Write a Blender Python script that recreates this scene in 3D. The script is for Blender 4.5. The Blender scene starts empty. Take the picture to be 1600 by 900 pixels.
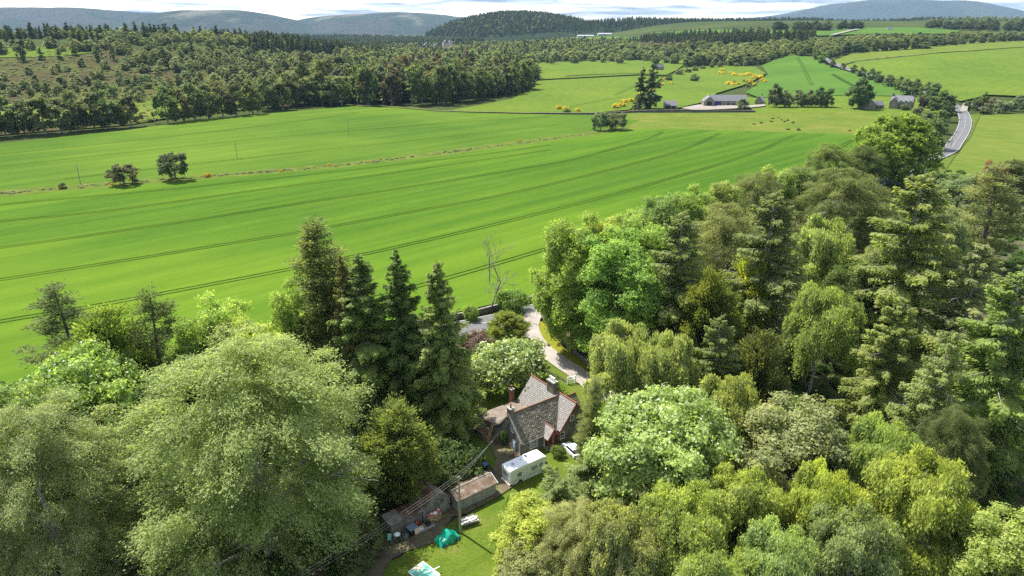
import bpy, math, random
import numpy as np
from mathutils import Vector, Matrix
from mathutils.geometry import delaunay_2d_cdt

scene = bpy.context.scene
COL = scene.collection
R = math.radians

# ------------------------------------------------------------------ camera
cam_data = bpy.data.cameras.new('camera'); cam = bpy.data.objects.new('camera', cam_data); COL.objects.link(cam)
cam.location = (0, 0, 62); cam.rotation_euler = (R(90-20.85), 0, 0)
cam_data.sensor_width = 36; cam_data.lens = 36*1066/1600
cam_data.clip_start = .5; cam_data.clip_end = 60000
scene.camera = cam

# ------------------------------------------------------------------ sky, sun, exposure
SUN_AZ = (-.735, .678); SUN_EL = 57
world = bpy.data.worlds.new('World'); scene.world = world; world.use_nodes = True
nt = world.node_tree; nt.nodes.clear()
def nd(t, kind, **kw):
    n = t.nodes.new(kind)
    for k, v in kw.items(): setattr(n, k, v)
    return n
out = nd(nt, 'ShaderNodeOutputWorld'); bg = nd(nt, 'ShaderNodeBackground'); bg.inputs['Strength'].default_value = .15
sky = nd(nt, 'ShaderNodeTexSky', sky_type='NISHITA', sun_disc=False)
sky.sun_elevation = R(SUN_EL); sky.sun_rotation = math.atan2(SUN_AZ[0], SUN_AZ[1]); sky.altitude = 150
sky.air_density = 1.0; sky.dust_density = 1.0; sky.ozone_density = 1.2
tc = nd(nt, 'ShaderNodeTexCoord'); sep = nd(nt, 'ShaderNodeSeparateXYZ'); nt.links.new(tc.outputs['Generated'], sep.inputs[0])
add = nd(nt, 'ShaderNodeMath', operation='ADD'); add.inputs[1].default_value = .055; nt.links.new(sep.outputs[2], add.inputs[0])
mx = nd(nt, 'ShaderNodeMath', operation='MAXIMUM'); mx.inputs[1].default_value = .03; nt.links.new(add.outputs[0], mx.inputs[0])
dx = nd(nt, 'ShaderNodeMath', operation='DIVIDE'); dy = nd(nt, 'ShaderNodeMath', operation='DIVIDE')
nt.links.new(sep.outputs[0], dx.inputs[0]); nt.links.new(mx.outputs[0], dx.inputs[1]); nt.links.new(sep.outputs[1], dy.inputs[0]); nt.links.new(mx.outputs[0], dy.inputs[1])
cmb = nd(nt, 'ShaderNodeCombineXYZ'); nt.links.new(dx.outputs[0], cmb.inputs[0]); nt.links.new(dy.outputs[0], cmb.inputs[1])
cn = nd(nt, 'ShaderNodeTexNoise'); cn.inputs['Scale'].default_value = .42; cn.inputs['Detail'].default_value = 7; cn.inputs['Roughness'].default_value = .58
nt.links.new(cmb.outputs[0], cn.inputs['Vector'])
cr = nd(nt, 'ShaderNodeValToRGB'); cr.color_ramp.elements[0].position = .44; cr.color_ramp.elements[1].position = .54; nt.links.new(cn.outputs['Fac'], cr.inputs[0])
cn2 = nd(nt, 'ShaderNodeTexNoise'); cn2.inputs['Scale'].default_value = .8; cn2.inputs['Detail'].default_value = 6; nt.links.new(cmb.outputs[0], cn2.inputs['Vector'])
cr2 = nd(nt, 'ShaderNodeValToRGB'); cr2.color_ramp.elements[0].position = .38; cr2.color_ramp.elements[1].position = .58
cr2.color_ramp.elements[0].color = (.95, 1.15, 1.55, 1); cr2.color_ramp.elements[1].color = (2.8, 2.85, 2.95, 1); nt.links.new(cn2.outputs['Fac'], cr2.inputs[0])
mix = nd(nt, 'ShaderNodeMix', data_type='RGBA')
nt.links.new(cr.outputs[0], mix.inputs[0]); nt.links.new(sky.outputs[0], mix.inputs[6]); nt.links.new(cr2.outputs[0], mix.inputs[7])
nt.links.new(mix.outputs[2], bg.inputs['Color']); nt.links.new(bg.outputs[0], out.inputs['Surface'])

sun_data = bpy.data.lights.new('sun', 'SUN'); sun_data.energy = 5.0; sun_data.angle = R(.5); sun_data.color = (1, .95, .86)
sun = bpy.data.objects.new('sun', sun_data); COL.objects.link(sun)
sd = Vector((SUN_AZ[0]*math.cos(R(SUN_EL)), SUN_AZ[1]*math.cos(R(SUN_EL)), math.sin(R(SUN_EL))))
sun.rotation_euler = sd.to_track_quat('Z', 'Y').to_euler(); sun.location = (-60, 60, 200)
vs = scene.view_settings; vs.view_transform = 'Standard'; vs.look = 'None'; vs.exposure = 1.2; vs.gamma = 1
scene.cycles.max_bounces = 6; scene.cycles.diffuse_bounces = 3; scene.cycles.transmission_bounces = 4; scene.cycles.transparent_max_bounces = 6
scene.cycles.volume_bounces = 1; scene.cycles.use_denoising = False

# ------------------------------------------------------------------ materials
MATS = {}
def mat(name):
    m = bpy.data.materials.new(name); m.use_nodes = True; t = m.node_tree
    MATS[name] = m
    return m, t, t.nodes['Principled BSDF']
def coords(t, kind, scale=(1, 1, 1), rot=0):
    if kind == 'Position': src = nd(t, 'ShaderNodeNewGeometry').outputs['Position']
    else: src = nd(t, 'ShaderNodeTexCoord').outputs['Object']
    mp = nd(t, 'ShaderNodeMapping'); mp.vector_type = 'TEXTURE'; mp.inputs['Scale'].default_value = tuple(1/s for s in scale); mp.inputs['Rotation'].default_value = (0, 0, -rot)
    t.links.new(src, mp.inputs['Vector']); return mp.outputs[0]
def noise(t, vec, scale, detail=4, rough=.55):
    n = nd(t, 'ShaderNodeTexNoise'); n.inputs['Scale'].default_value = scale; n.inputs['Detail'].default_value = detail; n.inputs['Roughness'].default_value = rough
    t.links.new(vec, n.inputs['Vector']); return n.outputs['Fac']
def ramp(t, fac, stops):
    r = nd(t, 'ShaderNodeValToRGB'); e = r.color_ramp.elements
    while len(e) < len(stops): e.new(.5)
    for i, (p, c) in enumerate(stops): e[i].position = p; e[i].color = (*c, 1)
    t.links.new(fac, r.inputs[0]); return r.outputs[0]
def mixc(t, fac, a, b, mode='MIX'):
    m = nd(t, 'ShaderNodeMix', data_type='RGBA', blend_type=mode)
    if isinstance(fac, (int, float)): m.inputs[0].default_value = fac
    else: t.links.new(fac, m.inputs[0])
    for k, v in ((6, a), (7, b)):
        if isinstance(v, tuple): m.inputs[k].default_value = (*v, 1)
        else: t.links.new(v, m.inputs[k])
    return m.outputs[2]
def bumpy(t, b, fac, strength, dist):
    n = nd(t, 'ShaderNodeBump'); n.inputs['Strength'].default_value = strength; n.inputs['Distance'].default_value = dist
    t.links.new(fac, n.inputs['Height']); t.links.new(n.outputs[0], b.inputs['Normal'])
def surf(name, layers, rough=.85, coord='Object', bump=None, metal=0, spec=.3):
    """layers: (stops, scale, detail, stretch, rotation, strength): noise ramps mixed one over the other"""
    m, t, b = mat(name); col = None
    for stops, scale, detail, stretch, rot, k in layers:
        c = ramp(t, noise(t, coords(t, coord, stretch, rot), scale, detail), stops)
        col = c if col is None else mixc(t, k, col, c, 'MIX' if k <= 1 else 'MULTIPLY')
    t.links.new(col, b.inputs['Base Color']); b.inputs['Roughness'].default_value = rough; b.inputs['Metallic'].default_value = metal
    b.inputs['Specular IOR Level'].default_value = spec
    if bump: bumpy(t, b, noise(t, coords(t, coord), bump[0], 5), bump[1], bump[2])
    return m
def plain(name, col, rough=.6, metal=0, vary=.18, scale=3, coord='Object', spec=.4):
    lo = tuple(c*(1-vary) for c in col); hi = tuple(min(1, c*(1+vary)) for c in col)
    return surf(name, [([(.3, lo), (.7, hi)], scale, 5, (1, 1, 1), 0, 1)], rough, coord, None, metal, spec)
U = (1, 1, 1)
ROWS = R(44.0)     # direction of the drilled rows in the crop
surf('crop', [([(.32, (.030, .078, .009)), (.68, (.080, .148, .014))], .05, 6, (.10, 1, 1), -ROWS, 1),
              ([(.3, (.030, .075, .007)), (.7, (.100, .170, .014))], .5, 9, (.35, 1, 1), -ROWS, .4),
              ([(.42, (.022, .064, .008)), (.5, (.052, .110, .011)), (.58, (.104, .162, .014))], .008, 4, (.45, 1, 1), -ROWS, .55),  # broad patches: uneven crop growth, with cloud shade painted into the colour
              ([(.38, (.036, .088, .007)), (.62, (.105, .168, .013))], .14, 5, (.04, 1, 1), -ROWS, .3)], 1, 'Position', (2.2, .5, .3), 0, .02)
surf('crop_upper', [([(.40, (.028, .072, .010)), (.5, (.050, .100, .012)), (.60, (.084, .135, .016))], .007, 4, U, 0, 1),
              ([(.32, (.045, .095, .010)), (.68, (.095, .15, .016))], .12, 6, (.04, 1, 1), -ROWS, .5)], 1, 'Position', (1.5, .4, .3), 0, .02)
surf('crop_dark', [([(.3, (.045, .10, .016)), (.7, (.07, .13, .02))], .012, 5, U, 0, 1)], 1, 'Position', None, 0, .02)
surf('pasture', [([(.38, (.055, .105, .012)), (.62, (.095, .14, .016))], .008, 5, U, 0, 1), ([(.35, (.055, .10, .014)), (.7, (.125, .155, .024))], .15, 8, U, 0, .5)], 1, 'Position', (1.2, .4, .3), 0, .02)
surf('hay', [([(.3, (.065, .108, .015)), (.7, (.10, .132, .022))], .012, 5, U, 0, 1), ([(.35, (.06, .10, .015)), (.7, (.15, .155, .035))], .2, 8, (.4, 1, 1), R(40), .45)], 1, 'Position', (1.2, .4, .3), 0, .02)
surf('rough_meadow', [([(.3, (.055, .10, .014)), (.5, (.09, .125, .018)), (.68, (.15, .145, .032))], .045, 8, U, 0, 1), ([(.3, (.045, .085, .012)), (.7, (.135, .15, .028))], .5, 9, U, 0, .45)], 1, 'Position', (.8, .6, .5), 0, .02)
surf('tram', [([(.3, (.018, .045, .006)), (.7, (.05, .09, .010))], .5, 5, U, 0, 1)], 1, 'Position', None, 0, .02)
surf('tram_faint', [([(.3, (.045, .09, .008)), (.7, (.065, .115, .010))], .5, 5, U, 0, 1)], 1, 'Position', None, 0, .02)
surf('rough_grass', [([(.3, (.05, .085, .012)), (.55, (.085, .115, .02)), (.75, (.13, .13, .032))], .2, 7, U, 0, 1)], 1, 'Position', (1, .7, .5), 0, .02)
surf('moor', [([(.40, (.042, .029, .02)), (.48, (.056, .042, .022)), (.52, (.055, .06, .018)), (.62, (.09, .105, .02))], .005, 8, U, 0, 1), ([(.35, (.035, .03, .018)), (.7, (.09, .095, .028))], .07, 7, U, 0, .45)], 1, 'Position', (.3, .8, 1.2), 0, .02)
surf('land', [([(.3, (.022, .036, .011)), (.5, (.036, .052, .015)), (.7, (.062, .075, .02))], .006, 8, U, 0, 1), ([(.35, (.028, .04, .012)), (.7, (.07, .09, .024))], .1, 7, U, 0, .4)], 1, 'Position', None, 0, .02)
surf('woodland_floor', [([(.38, (.065, .045, .03)), (.5, (.06, .07, .022)), (.64, (.07, .12, .02))], .12, 7, U, 0, 1), ([(.35, (.045, .035, .02)), (.7, (.10, .11, .035))], 1.3, 7, U, 0, .5)], .95, 'Position', (1.5, .8, .4))
surf('lawn', [([(.3, (.052, .092, .011)), (.52, (.085, .125, .015)), (.70, (.14, .135, .04))], .25, 7, U, 0, 1), ([(.3, (.038, .072, .010)), (.7, (.12, .155, .022))], 3.0, 9, U, 0, .5)], 1, 'Position', (6, .6, .12), 0, .02)
surf('verge', [([(.3, (.10, .13, .012)), (.6, (.19, .175, .018))], .3, 7, U, 0, 1), ([(.3, (.08, .11, .012)), (.7, (.22, .20, .03))], 2.5, 7, U, 0, .4)], 1, 'Position', (5, .6, .12), 0, .02)
surf('soil', [([(.3, (.06, .042, .026)), (.45, (.10, .075, .05)), (.58, (.10, .10, .04)), (.75, (.20, .15, .105))], .7, 8, U, 0, 1)], .95, 'Position', (6, .6, .08))
surf('gravel', [([(.3, (.20, .175, .15)), (.7, (.31, .28, .25))], .35, 6, U, 0, 1), ([(.35, (.17, .15, .13)), (.65, (.45, .42, .39))], 9, 6, U, 0, .35)], .95, 'Position', (12, .5, .03), 0, .1)
surf('yard', [([(.3, (.17, .15, .13)), (.7, (.26, .235, .205))], .08, 6, U, 0, 1)], .95, 'Position', None, 0, .1)
surf('asphalt', [([(.3, (.09, .09, .095)), (.7, (.125, .125, .13))], .2, 6, U, 0, 1), ([(.35, (.075, .075, .075)), (.65, (.16, .16, .165))], 12, 5, U, 0, .3)], .9, 'Position', None, 0, .2)
plain('road_paint', (.45, .45, .43), .7, coord='Position')
surf('heather_hill', [([(.40, (.036, .027, .030)), (.46, (.03, .027, .024)), (.49, (.010, .017, .013)), (.55, (.014, .022, .014)), (.58, (.034, .04, .022)), (.62, (.13, .115, .085))], .0011, 5, (1, .6, 1), 0, 1), ([(.35, (.016, .024, .015)), (.65, (.055, .052, .036))], .008, 7, U, 0, .35)], 1, 'Position', None, 0, .02)
surf('mountain', [([(.35, (.022, .024, .028)), (.55, (.03, .034, .034)), (.75, (.045, .05, .045))], .0012, 8, U, 0, 1)], 1, 'Position', None, 0, .02)
surf('wood_hill', [([(.35, (.010, .018, .009)), (.55, (.018, .027, .011)), (.75, (.04, .05, .018))], .004, 8, U, 0, 1)], 1, 'Position', None, 0, .02)
surf('stone', [([(.3, (.10, .088, .068)), (.5, (.16, .143, .113)), (.72, (.22, .20, .16))], 3.2, 6, U, 0, 1), ([(.35, (.075, .068, .055)), (.65, (.25, .23, .19))], .8, 5, U, 0, .4)], .95, 'Object', (5, .8, .05), 0, .15)
surf('render_wall', [([(.3, (.17, .155, .12)), (.7, (.25, .235, .19))], .8, 6, U, 0, 1)], .9, 'Object', (9, .4, .02))
surf('pale_stone', [([(.3, (.42, .38, .34)), (.7, (.56, .52, .47))], .3, 6, U, 0, 1)], .9)
plain('red_paint', (.20, .045, .03), .6)
surf('terracotta', [([(.3, (.14, .055, .035)), (.7, (.26, .11, .07))], 3, 6, U, 0, 1)], .85)
surf('felt', [([(.3, (.10, .078, .06)), (.5, (.15, .122, .098)), (.72, (.20, .17, .14))], 1.1, 7, U, 0, 1)], .9, 'Object', (14, .4, .01))
surf('rust', [([(.3, (.075, .035, .022)), (.45, (.14, .075, .048)), (.54, (.19, .15, .12)), (.64, (.36, .34, .32))], .8, 7, (1, .5, 1), 0, 1)], .8, 'Object')
surf('garage_roof', [([(.32, (.09, .058, .038)), (.5, (.145, .10, .07)), (.62, (.20, .165, .13)), (.72, (.36, .34, .32))], .9, 7, U, 0, 1)], .85, 'Object', (10, .4, .02))
surf('concrete', [([(.3, (.20, .20, .18)), (.7, (.31, .30, .28))], 1.2, 7, U, 0, 1), ([(.4, (.18, .19, .14)), (.7, (.45, .44, .42))], .5, 5, (1, 1, .3), 0, .35)], .9, 'Object', (10, .3, .02))
surf('weathered_wood', [([(.3, (.14, .13, .11)), (.7, (.28, .265, .235))], 2, 7, (1, 1, .15), 0, 1)], .9, 'Object', (8, .4, .02))
surf('green_timber', [([(.3, (.15, .15, .09)), (.7, (.28, .27, .18))], 2, 6, (1, 1, .2), 0, 1)], .9)
surf('new_timber', [([(.3, (.42, .28, .12)), (.7, (.62, .45, .22))], 4, 6, U, 0, 1)], .8)
surf('pole_wood', [([(.3, (.20, .19, .13)), (.7, (.33, .31, .22))], 3, 6, (1, 1, .1), 0, 1)], .9)
surf('white_body', [([(.3, (.74, .75, .74)), (.7, (.83, .83, .82))], 1.5, 5, U, 0, 1)], .3, 'Object', None, 0, .5)
surf('cream_side', [([(.3, (.58, .62, .58)), (.7, (.68, .71, .67))], 1.2, 5, U, 0, 1)], .4, 'Object', None, 0, .5)
plain('glass_dark', (.035, .045, .05), .08, 0, .2, 2, spec=.8)
plain('glass_sky', (.22, .26, .29), .08, 0, .2, 2, spec=.8)
plain('black_plastic', (.03, .03, .032), .5); plain('grey_plastic', (.16, .17, .18), .5); plain('rubber', (.022, .022, .022), .85); plain('steel', (.5, .5, .5), .4, .8)
plain('blue_bin', (.03, .075, .36), .4); plain('slate_blue', (.11, .16, .21), .6); plain('red_bottle', (.33, .035, .02), .4); plain('cream_board', (.55, .45, .30), .8)
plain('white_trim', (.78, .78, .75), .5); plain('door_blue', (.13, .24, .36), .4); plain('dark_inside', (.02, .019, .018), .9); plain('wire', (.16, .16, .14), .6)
plain('white_bag', (.72, .72, .73), .6); plain('red_bag', (.5, .06, .06), .6); plain('tail_red', (.45, .02, .02), .3); plain('pipe', (.2, .2, .2), .6)
plain('castle_stone', (.50, .42, .40), .9, 0, .15, .2); plain('far_roof', (.13, .13, .145), .8, 0, .15, .3); plain('farm_blue', (.03, .03, .16), .7); plain('far_sheds', (.26, .26, .27), .7, 0, .1, .1)
surf('far_stone', [([(.3, (.15, .125, .10)), (.7, (.25, .215, .18))], .6, 6, U, 0, 1)], .9)
surf('tarp', [([(.3, (.0, .27, .17)), (.7, (.012, .36, .235))], 1.5, 5, U, 0, 1)], .28, 'Object', (4, .5, .06), 0, .55)
surf('teal_sheet', [([(.36, (.07, .36, .28)), (.55, (.20, .47, .38)), (.62, (.55, .50, .38)), (.7, (.42, .33, .22))], .75, 4, U, 0, 1)], .15, 'Object', None, 0, .6)
surf('bark', [([(.3, (.085, .07, .055)), (.7, (.19, .165, .14))], 3, 6, (1, 1, .25), 0, 1)], .95)
surf('grey_bark', [([(.3, (.20, .185, .165)), (.7, (.38, .36, .33))], 3, 6, (1, 1, .25), 0, 1)], .95)
surf('dead_wood', [([(.3, (.15, .13, .11)), (.7, (.27, .245, .215))], 3, 6, (1, 1, .25), 0, 1)], .9)
surf('log', [([(.3, (.22, .13, .07)), (.5, (.38, .25, .14)), (.7, (.55, .42, .28))], 2.6, 3, U, 0, 1)], .9)

def tone_mat(name, stops, rough, bump=None):
    """pieces that differ one from the next: colour by each piece's own tone"""
    m, t, b = mat(name); a = nd(t, 'ShaderNodeAttribute', attribute_name='tone')
    c = ramp(t, a.outputs['Fac'], stops)
    c = mixc(t, .35, c, ramp(t, noise(t, coords(t, 'Object'), 6, 5), [(.3, stops[0][1]), (.7, stops[-1][1])]))
    t.links.new(c, b.inputs['Base Color']); b.inputs['Roughness'].default_value = rough; b.inputs['Specular IOR Level'].default_value = .35
    return m
tone_mat('slates', [(0, (.035, .033, .03)), (.3, (.085, .08, .07)), (.6, (.14, .13, .108)), (.8, (.20, .178, .125)), (1, (.34, .31, .23))], .7)
tone_mat('slates_smooth', [(0, (.15, .143, .137)), (.5, (.20, .19, .18)), (1, (.27, .255, .24))], .6)
tone_mat('mossy_slates', [(0, (.13, .10, .06)), (.5, (.20, .16, .09)), (1, (.28, .26, .12))], .8)
tone_mat('wall_stones', [(0, (.09, .085, .075)), (.5, (.16, .15, .13)), (1, (.27, .26, .235))], .9)

def leaf_mat(name, base=None, vary=.25, white=0):
    m, t, b = mat(name); oi = nd(t, 'ShaderNodeObjectInfo'); a = nd(t, 'ShaderNodeAttribute', attribute_name='tone')
    if base is None: c = oi.outputs['Color']
    else:
        c = ramp(t, oi.outputs['Random'], base)
    k = nd(t, 'ShaderNodeMapRange'); k.inputs['From Min'].default_value = 0; k.inputs['From Max'].default_value = 1
    k.inputs['To Min'].default_value = 1.1; k.inputs['To Max'].default_value = 2.8; t.links.new(a.outputs['Fac'], k.inputs['Value'])
    v = nd(t, 'ShaderNodeVectorMath', operation='SCALE'); t.links.new(c, v.inputs[0]); t.links.new(k.outputs[0], v.inputs['Scale'])
    hs = nd(t, 'ShaderNodeHueSaturation'); hs.inputs['Saturation'].default_value = .93; t.links.new(v.outputs[0], hs.inputs['Color'])
    hr = nd(t, 'ShaderNodeMapRange'); hr.inputs['To Min'].default_value = .515; hr.inputs['To Max'].default_value = .485; t.links.new(a.outputs['Fac'], hr.inputs['Value']); t.links.new(hr.outputs[0], hs.inputs['Hue'])
    col = hs.outputs[0]
    if white:
        g = nd(t, 'ShaderNodeMath', operation='GREATER_THAN'); g.inputs[1].default_value = 1-white
        a2 = nd(t, 'ShaderNodeAttribute', attribute_name='pick'); t.links.new(a2.outputs['Fac'], g.inputs[0]); col = mixc(t, g.outputs[0], col, (.62, .66, .55))
    t.links.new(col, b.inputs['Base Color']); b.inputs['Roughness'].default_value = .6; b.inputs['Specular IOR Level'].default_value = .12
    tr = nd(t, 'ShaderNodeBsdfTranslucent'); sc = nd(t, 'ShaderNodeVectorMath', operation='MULTIPLY'); t.links.new(col, sc.inputs[0]); sc.inputs[1].default_value = (1.6, 1.6, .7)
    t.links.new(sc.outputs[0], tr.inputs['Color'])
    mx = nd(t, 'ShaderNodeMixShader'); mx.inputs[0].default_value = .5; t.links.new(b.outputs[0], mx.inputs[1]); t.links.new(tr.outputs[0], mx.inputs[2])
    t.links.new(mx.outputs[0], t.nodes['Material Output'].inputs['Surface'])
    return m
leaf_mat('leaf'); leaf_mat('leaf_blossom', None, .25, .13); leaf_mat('leaf_pale', None, .25, .05)
leaf_mat('wood_broad', [(0, (.05, .065, .024)), (.4, (.08, .10, .034)), (.75, (.115, .135, .046)), (1, (.145, .155, .065))])
leaf_mat('wood_conifer', [(0, (.022, .034, .016)), (.5, (.036, .05, .022)), (1, (.058, .07, .028))])
leaf_mat('wood_dark', [(0, (.045, .058, .025)), (.5, (.065, .08, .033)), (1, (.09, .105, .045))])
leaf_mat('wood_purple', [(0, (.055, .035, .045)), (1, (.09, .055, .065))])
leaf_mat('wood_scrub', [(0, (.06, .075, .034)), (.5, (.10, .12, .054)), (1, (.135, .15, .072))])
leaf_mat('undergrowth_leaf', [(0, (.05, .085, .018)), (1, (.06, .10, .02))])

# ------------------------------------------------------------------ mesh helpers
def link(o, parent=None):
    COL.objects.link(o)
    if parent: o.parent = parent
    return o
def tag(o, label=None, cat=None, group=None, kind=None):
    if label: o['label'] = label
    if cat: o['category'] = cat
    if group: o['group'] = group
    if kind: o['kind'] = kind
    return o
def thing(name, label, cat, loc=(0, 0, 0), rz=0, group=None):
    o = bpy.data.objects.new(name, None); o.empty_display_size = .3; link(o)
    o.location = loc; o.rotation_euler = (0, 0, rz); return tag(o, label, cat, group)
def np_mesh(name, V, F, mats, tone=None, pick=None, smooth=False, mi=None):
    V = np.asarray(V, np.float32); F = np.asarray(F, np.int32); k = F.shape[1]
    me = bpy.data.meshes.new(name); me.vertices.add(len(V)); me.vertices.foreach_set('co', V.ravel())
    me.loops.add(F.size); me.loops.foreach_set('vertex_index', F.ravel()); me.polygons.add(len(F))
    me.polygons.foreach_set('loop_start', np.arange(0, F.size, k, dtype=np.int32))
    for m in mats: me.materials.append(MATS[m])
    for nm, arr in (('tone', tone), ('pick', pick)):
        if arr is not None:
            at = me.attributes.new(nm, 'FLOAT', 'FACE'); at.data.foreach_set('value', np.clip(arr, 0, 1).astype(np.float32))
    if mi is not None: me.polygons.foreach_set('material_index', np.asarray(mi, np.int32))
    me.update(calc_edges=True)
    if smooth: me.polygons.foreach_set('use_smooth', np.ones(len(F), bool))
    return me
class MB:
    """collects boxes, tubes and faces, then links them as one mesh object"""
    def __init__(s): s.v = []; s.f = []; s.t = []
    def add(s, vs, fs, tone=.5):
        n = len(s.v); s.v += [tuple(p) for p in vs]; s.f += [tuple(i+n for i in f) for f in fs]; s.t += [tone]*len(fs); return s
    def box(s, c, d, rz=0, M=None, tone=.5):
        vs = []
        for z in (-.5, .5):
            for x, y in ((-.5, -.5), (.5, -.5), (.5, .5), (-.5, .5)): vs.append(Vector((x*d[0], y*d[1], z*d[2])))
        Rm = Matrix.Rotation(rz, 3, 'Z') if M is None else M
        return s.add([Vector(c)+Rm @ v for v in vs], [(0, 3, 2, 1), (4, 5, 6, 7), (0, 1, 5, 4), (1, 2, 6, 5), (2, 3, 7, 6), (3, 0, 4, 7)], tone)
    def bx(s, x0, x1, y0, y1, z0, z1): return s.box(((x0+x1)/2, (y0+y1)/2, (z0+z1)/2), (x1-x0, y1-y0, z1-z0))
    def tube(s, p0, p1, r0, r1=None, n=8, cap=True, tone=.5):
        r1 = r0 if r1 is None else r1; p0 = Vector(p0); p1 = Vector(p1); q = (p1-p0).to_track_quat('Z', 'Y'); vs = []
        for p, r in ((p0, r0), (p1, r1)):
            for i in range(n):
                a = 2*math.pi*i/n; vs.append(p+q @ Vector((r*math.cos(a), r*math.sin(a), 0)))
        fs = [(i, (i+1) % n, n+(i+1) % n, n+i) for i in range(n)]
        if cap: fs += [tuple(range(n-1, -1, -1)), tuple(range(n, 2*n))]
        return s.add(vs, fs, tone)
    def path(s, pts, r, n=6):
        for a, b in zip(pts[:-1], pts[1:]): s.tube(a, b, r if not callable(r) else r(a), r if not callable(r) else r(b), n)
        return s
    def prism(s, prof, d0, d1, axis='x'):
        """profile (u,z) swept from d0 to d1 along x (u is y) or along y (u is x)"""
        n = len(prof); f = (lambda u, z, d: (d, u, z)) if axis == 'x' else (lambda u, z, d: (u, d, z))
        vs = [f(u, z, d) for d in (d0, d1) for u, z in prof]
        return s.add(vs, [tuple(range(n)), tuple(range(2*n-1, n-1, -1))]+[(i, n+i, n+(i+1) % n, (i+1) % n) for i in range(n)])
    def slab(s, p, th):
        """four corners in order and a thickness downwards along the normal"""
        p = [Vector(q) for q in p]; nrm = (p[1]-p[0]).cross(p[3]-p[0]).normalized()
        if nrm.z < 0: nrm = -nrm
        return s.add(p+[q-nrm*th for q in p], [(0, 1, 2, 3), (7, 6, 5, 4), (0, 4, 5, 1), (1, 5, 6, 2), (2, 6, 7, 3), (3, 7, 4, 0)])
    def build(s, name, m, parent=None, bevel=0, kind=None, smooth=False):
        me = bpy.data.meshes.new(name); me.from_pydata(s.v, [], s.f); me.materials.append(MATS[m])
        at = me.attributes.new('tone', 'FLOAT', 'FACE'); at.data.foreach_set('value', np.array(s.t, np.float32))
        import bmesh
        b = bmesh.new(); b.from_mesh(me); bmesh.ops.recalc_face_normals(b, faces=b.faces); b.to_mesh(me); b.free()
        if smooth: me.polygons.foreach_set('use_smooth', np.ones(len(me.polygons), bool))
        o = link(bpy.data.objects.new(name, me), parent)
        if bevel:
            md = o.modifiers.new('bevel', 'BEVEL'); md.width = bevel; md.segments = 3; md.limit_method = 'ANGLE'
        if kind: o['kind'] = kind
        return o
def one(name, m, parent, fn, bevel=0, kind=None, smooth=False):
    b = MB(); fn(b); return b.build(name, m, parent, bevel, kind, smooth)

# ------------------------------------------------------------------ terrain
def S(t):
    t = np.clip(t, 0, 1); return t*t*(3-2*t)
def hgt(x, y):
    """height of the land in metres: flat valley floor, moor rising to the west, field hill to the east, rising country beyond"""
    x = np.asarray(x, float); y = np.asarray(y, float); r = np.hypot(x, y)
    z = 46*S((y-520)/560)*S((-x-140)/420)*S((1750-y)/550)
    z = z + 34*S((y-470)/760)*S((x-230)/430)
    z = z + 46*S((y-1150)/1500)*S((x+500)/1500)*S((3600-r)/900)
    z = z + 10*S((y-900)/900)*S((x+100)/400)
    z = z + 1.6*np.sin(x/97+1.3)*np.sin(y/133+.4)*S((r-300)/500)
    return z

def inside(poly, P):
    x, y = P[:, 0], P[:, 1]; c = np.zeros(len(P), bool); n = len(poly)
    for i in range(n):
        x0, y0 = poly[i]; x1, y1 = poly[(i+1) % n]
        k = ((y0 > y) != (y1 > y)) & (x < (x1-x0)*(y-y0)/((y1-y0) if y1 != y0 else 1e-9)+x0); c ^= k
    return c
def lift(x, y, k): return hgt(x, y)+k*(.004+.0007*np.hypot(x, y))
def ground_mesh():
    az = np.unique(np.concatenate([np.arange(-180, -55, 5), np.arange(-55, 55, .5), np.arange(55, 181, 5)])); rr = np.concatenate([[0], np.geomspace(15, 14000, 150)])
    A, Q = np.meshgrid(np.radians(az), rr); X = Q*np.sin(A); Y = Q*np.cos(A); Z = hgt(X, Y)-.004-.0007*Q
    n = len(az); V = np.stack([X.ravel(), Y.ravel(), Z.ravel()], 1)
    i, j = np.meshgrid(np.arange(len(rr)-1), np.arange(n-1), indexing='ij'); b = (i*n+j).ravel()
    return np_mesh('ground', V, np.stack([b, b+n, b+n+1, b+1], 1)[:, ::-1], ['land'], smooth=True)
tag(link(bpy.data.objects.new('ground', ground_mesh())), 'green and brown land of the valley stretching to the hills', kind='structure')
def sheet(name, poly, m, k=1, step=None, label=None, kind='structure', parent=None):
    poly = [tuple(p) for p in poly]; P = np.array(poly); r = np.hypot(*P.T)
    step = step or max(3, .04*np.median(r))
    bp = []
    for i in range(len(poly)):                                    # resample the outline so that it follows the land
        a = P[i]; b = P[(i+1) % len(poly)]; q = max(1, int(np.hypot(*(b-a))/step)); bp += [tuple(a+(b-a)*t/q) for t in range(q)]
    lo = P.min(0); hi = P.max(0); gx, gy = np.meshgrid(np.arange(lo[0], hi[0], step), np.arange(lo[1], hi[1], step)); G = np.stack([gx.ravel(), gy.ravel()], 1)
    G = G[inside(bp, G)]; n = len(bp)
    vs = [Vector(p) for p in bp]+[Vector(p) for p in G]
    V, E, F, *_ = delaunay_2d_cdt(vs, [(i, (i+1) % n) for i in range(n)], [], 1, 1e-4)
    X = np.array([v.x for v in V]); Y = np.array([v.y for v in V]); Z = lift(X, Y, k)
    me = np_mesh(name, np.stack([X, Y, Z], 1), np.array(F), [m], smooth=True)
    import bmesh
    b = bmesh.new(); b.from_mesh(me); bmesh.ops.recalc_face_normals(b, faces=b.faces)
    if sum(f.normal.z for f in b.faces) < 0: bmesh.ops.reverse_faces(b, faces=b.faces)
    b.to_mesh(me); b.free()
    return tag(link(bpy.data.objects.new(name, me), parent), label, kind=kind)
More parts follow.
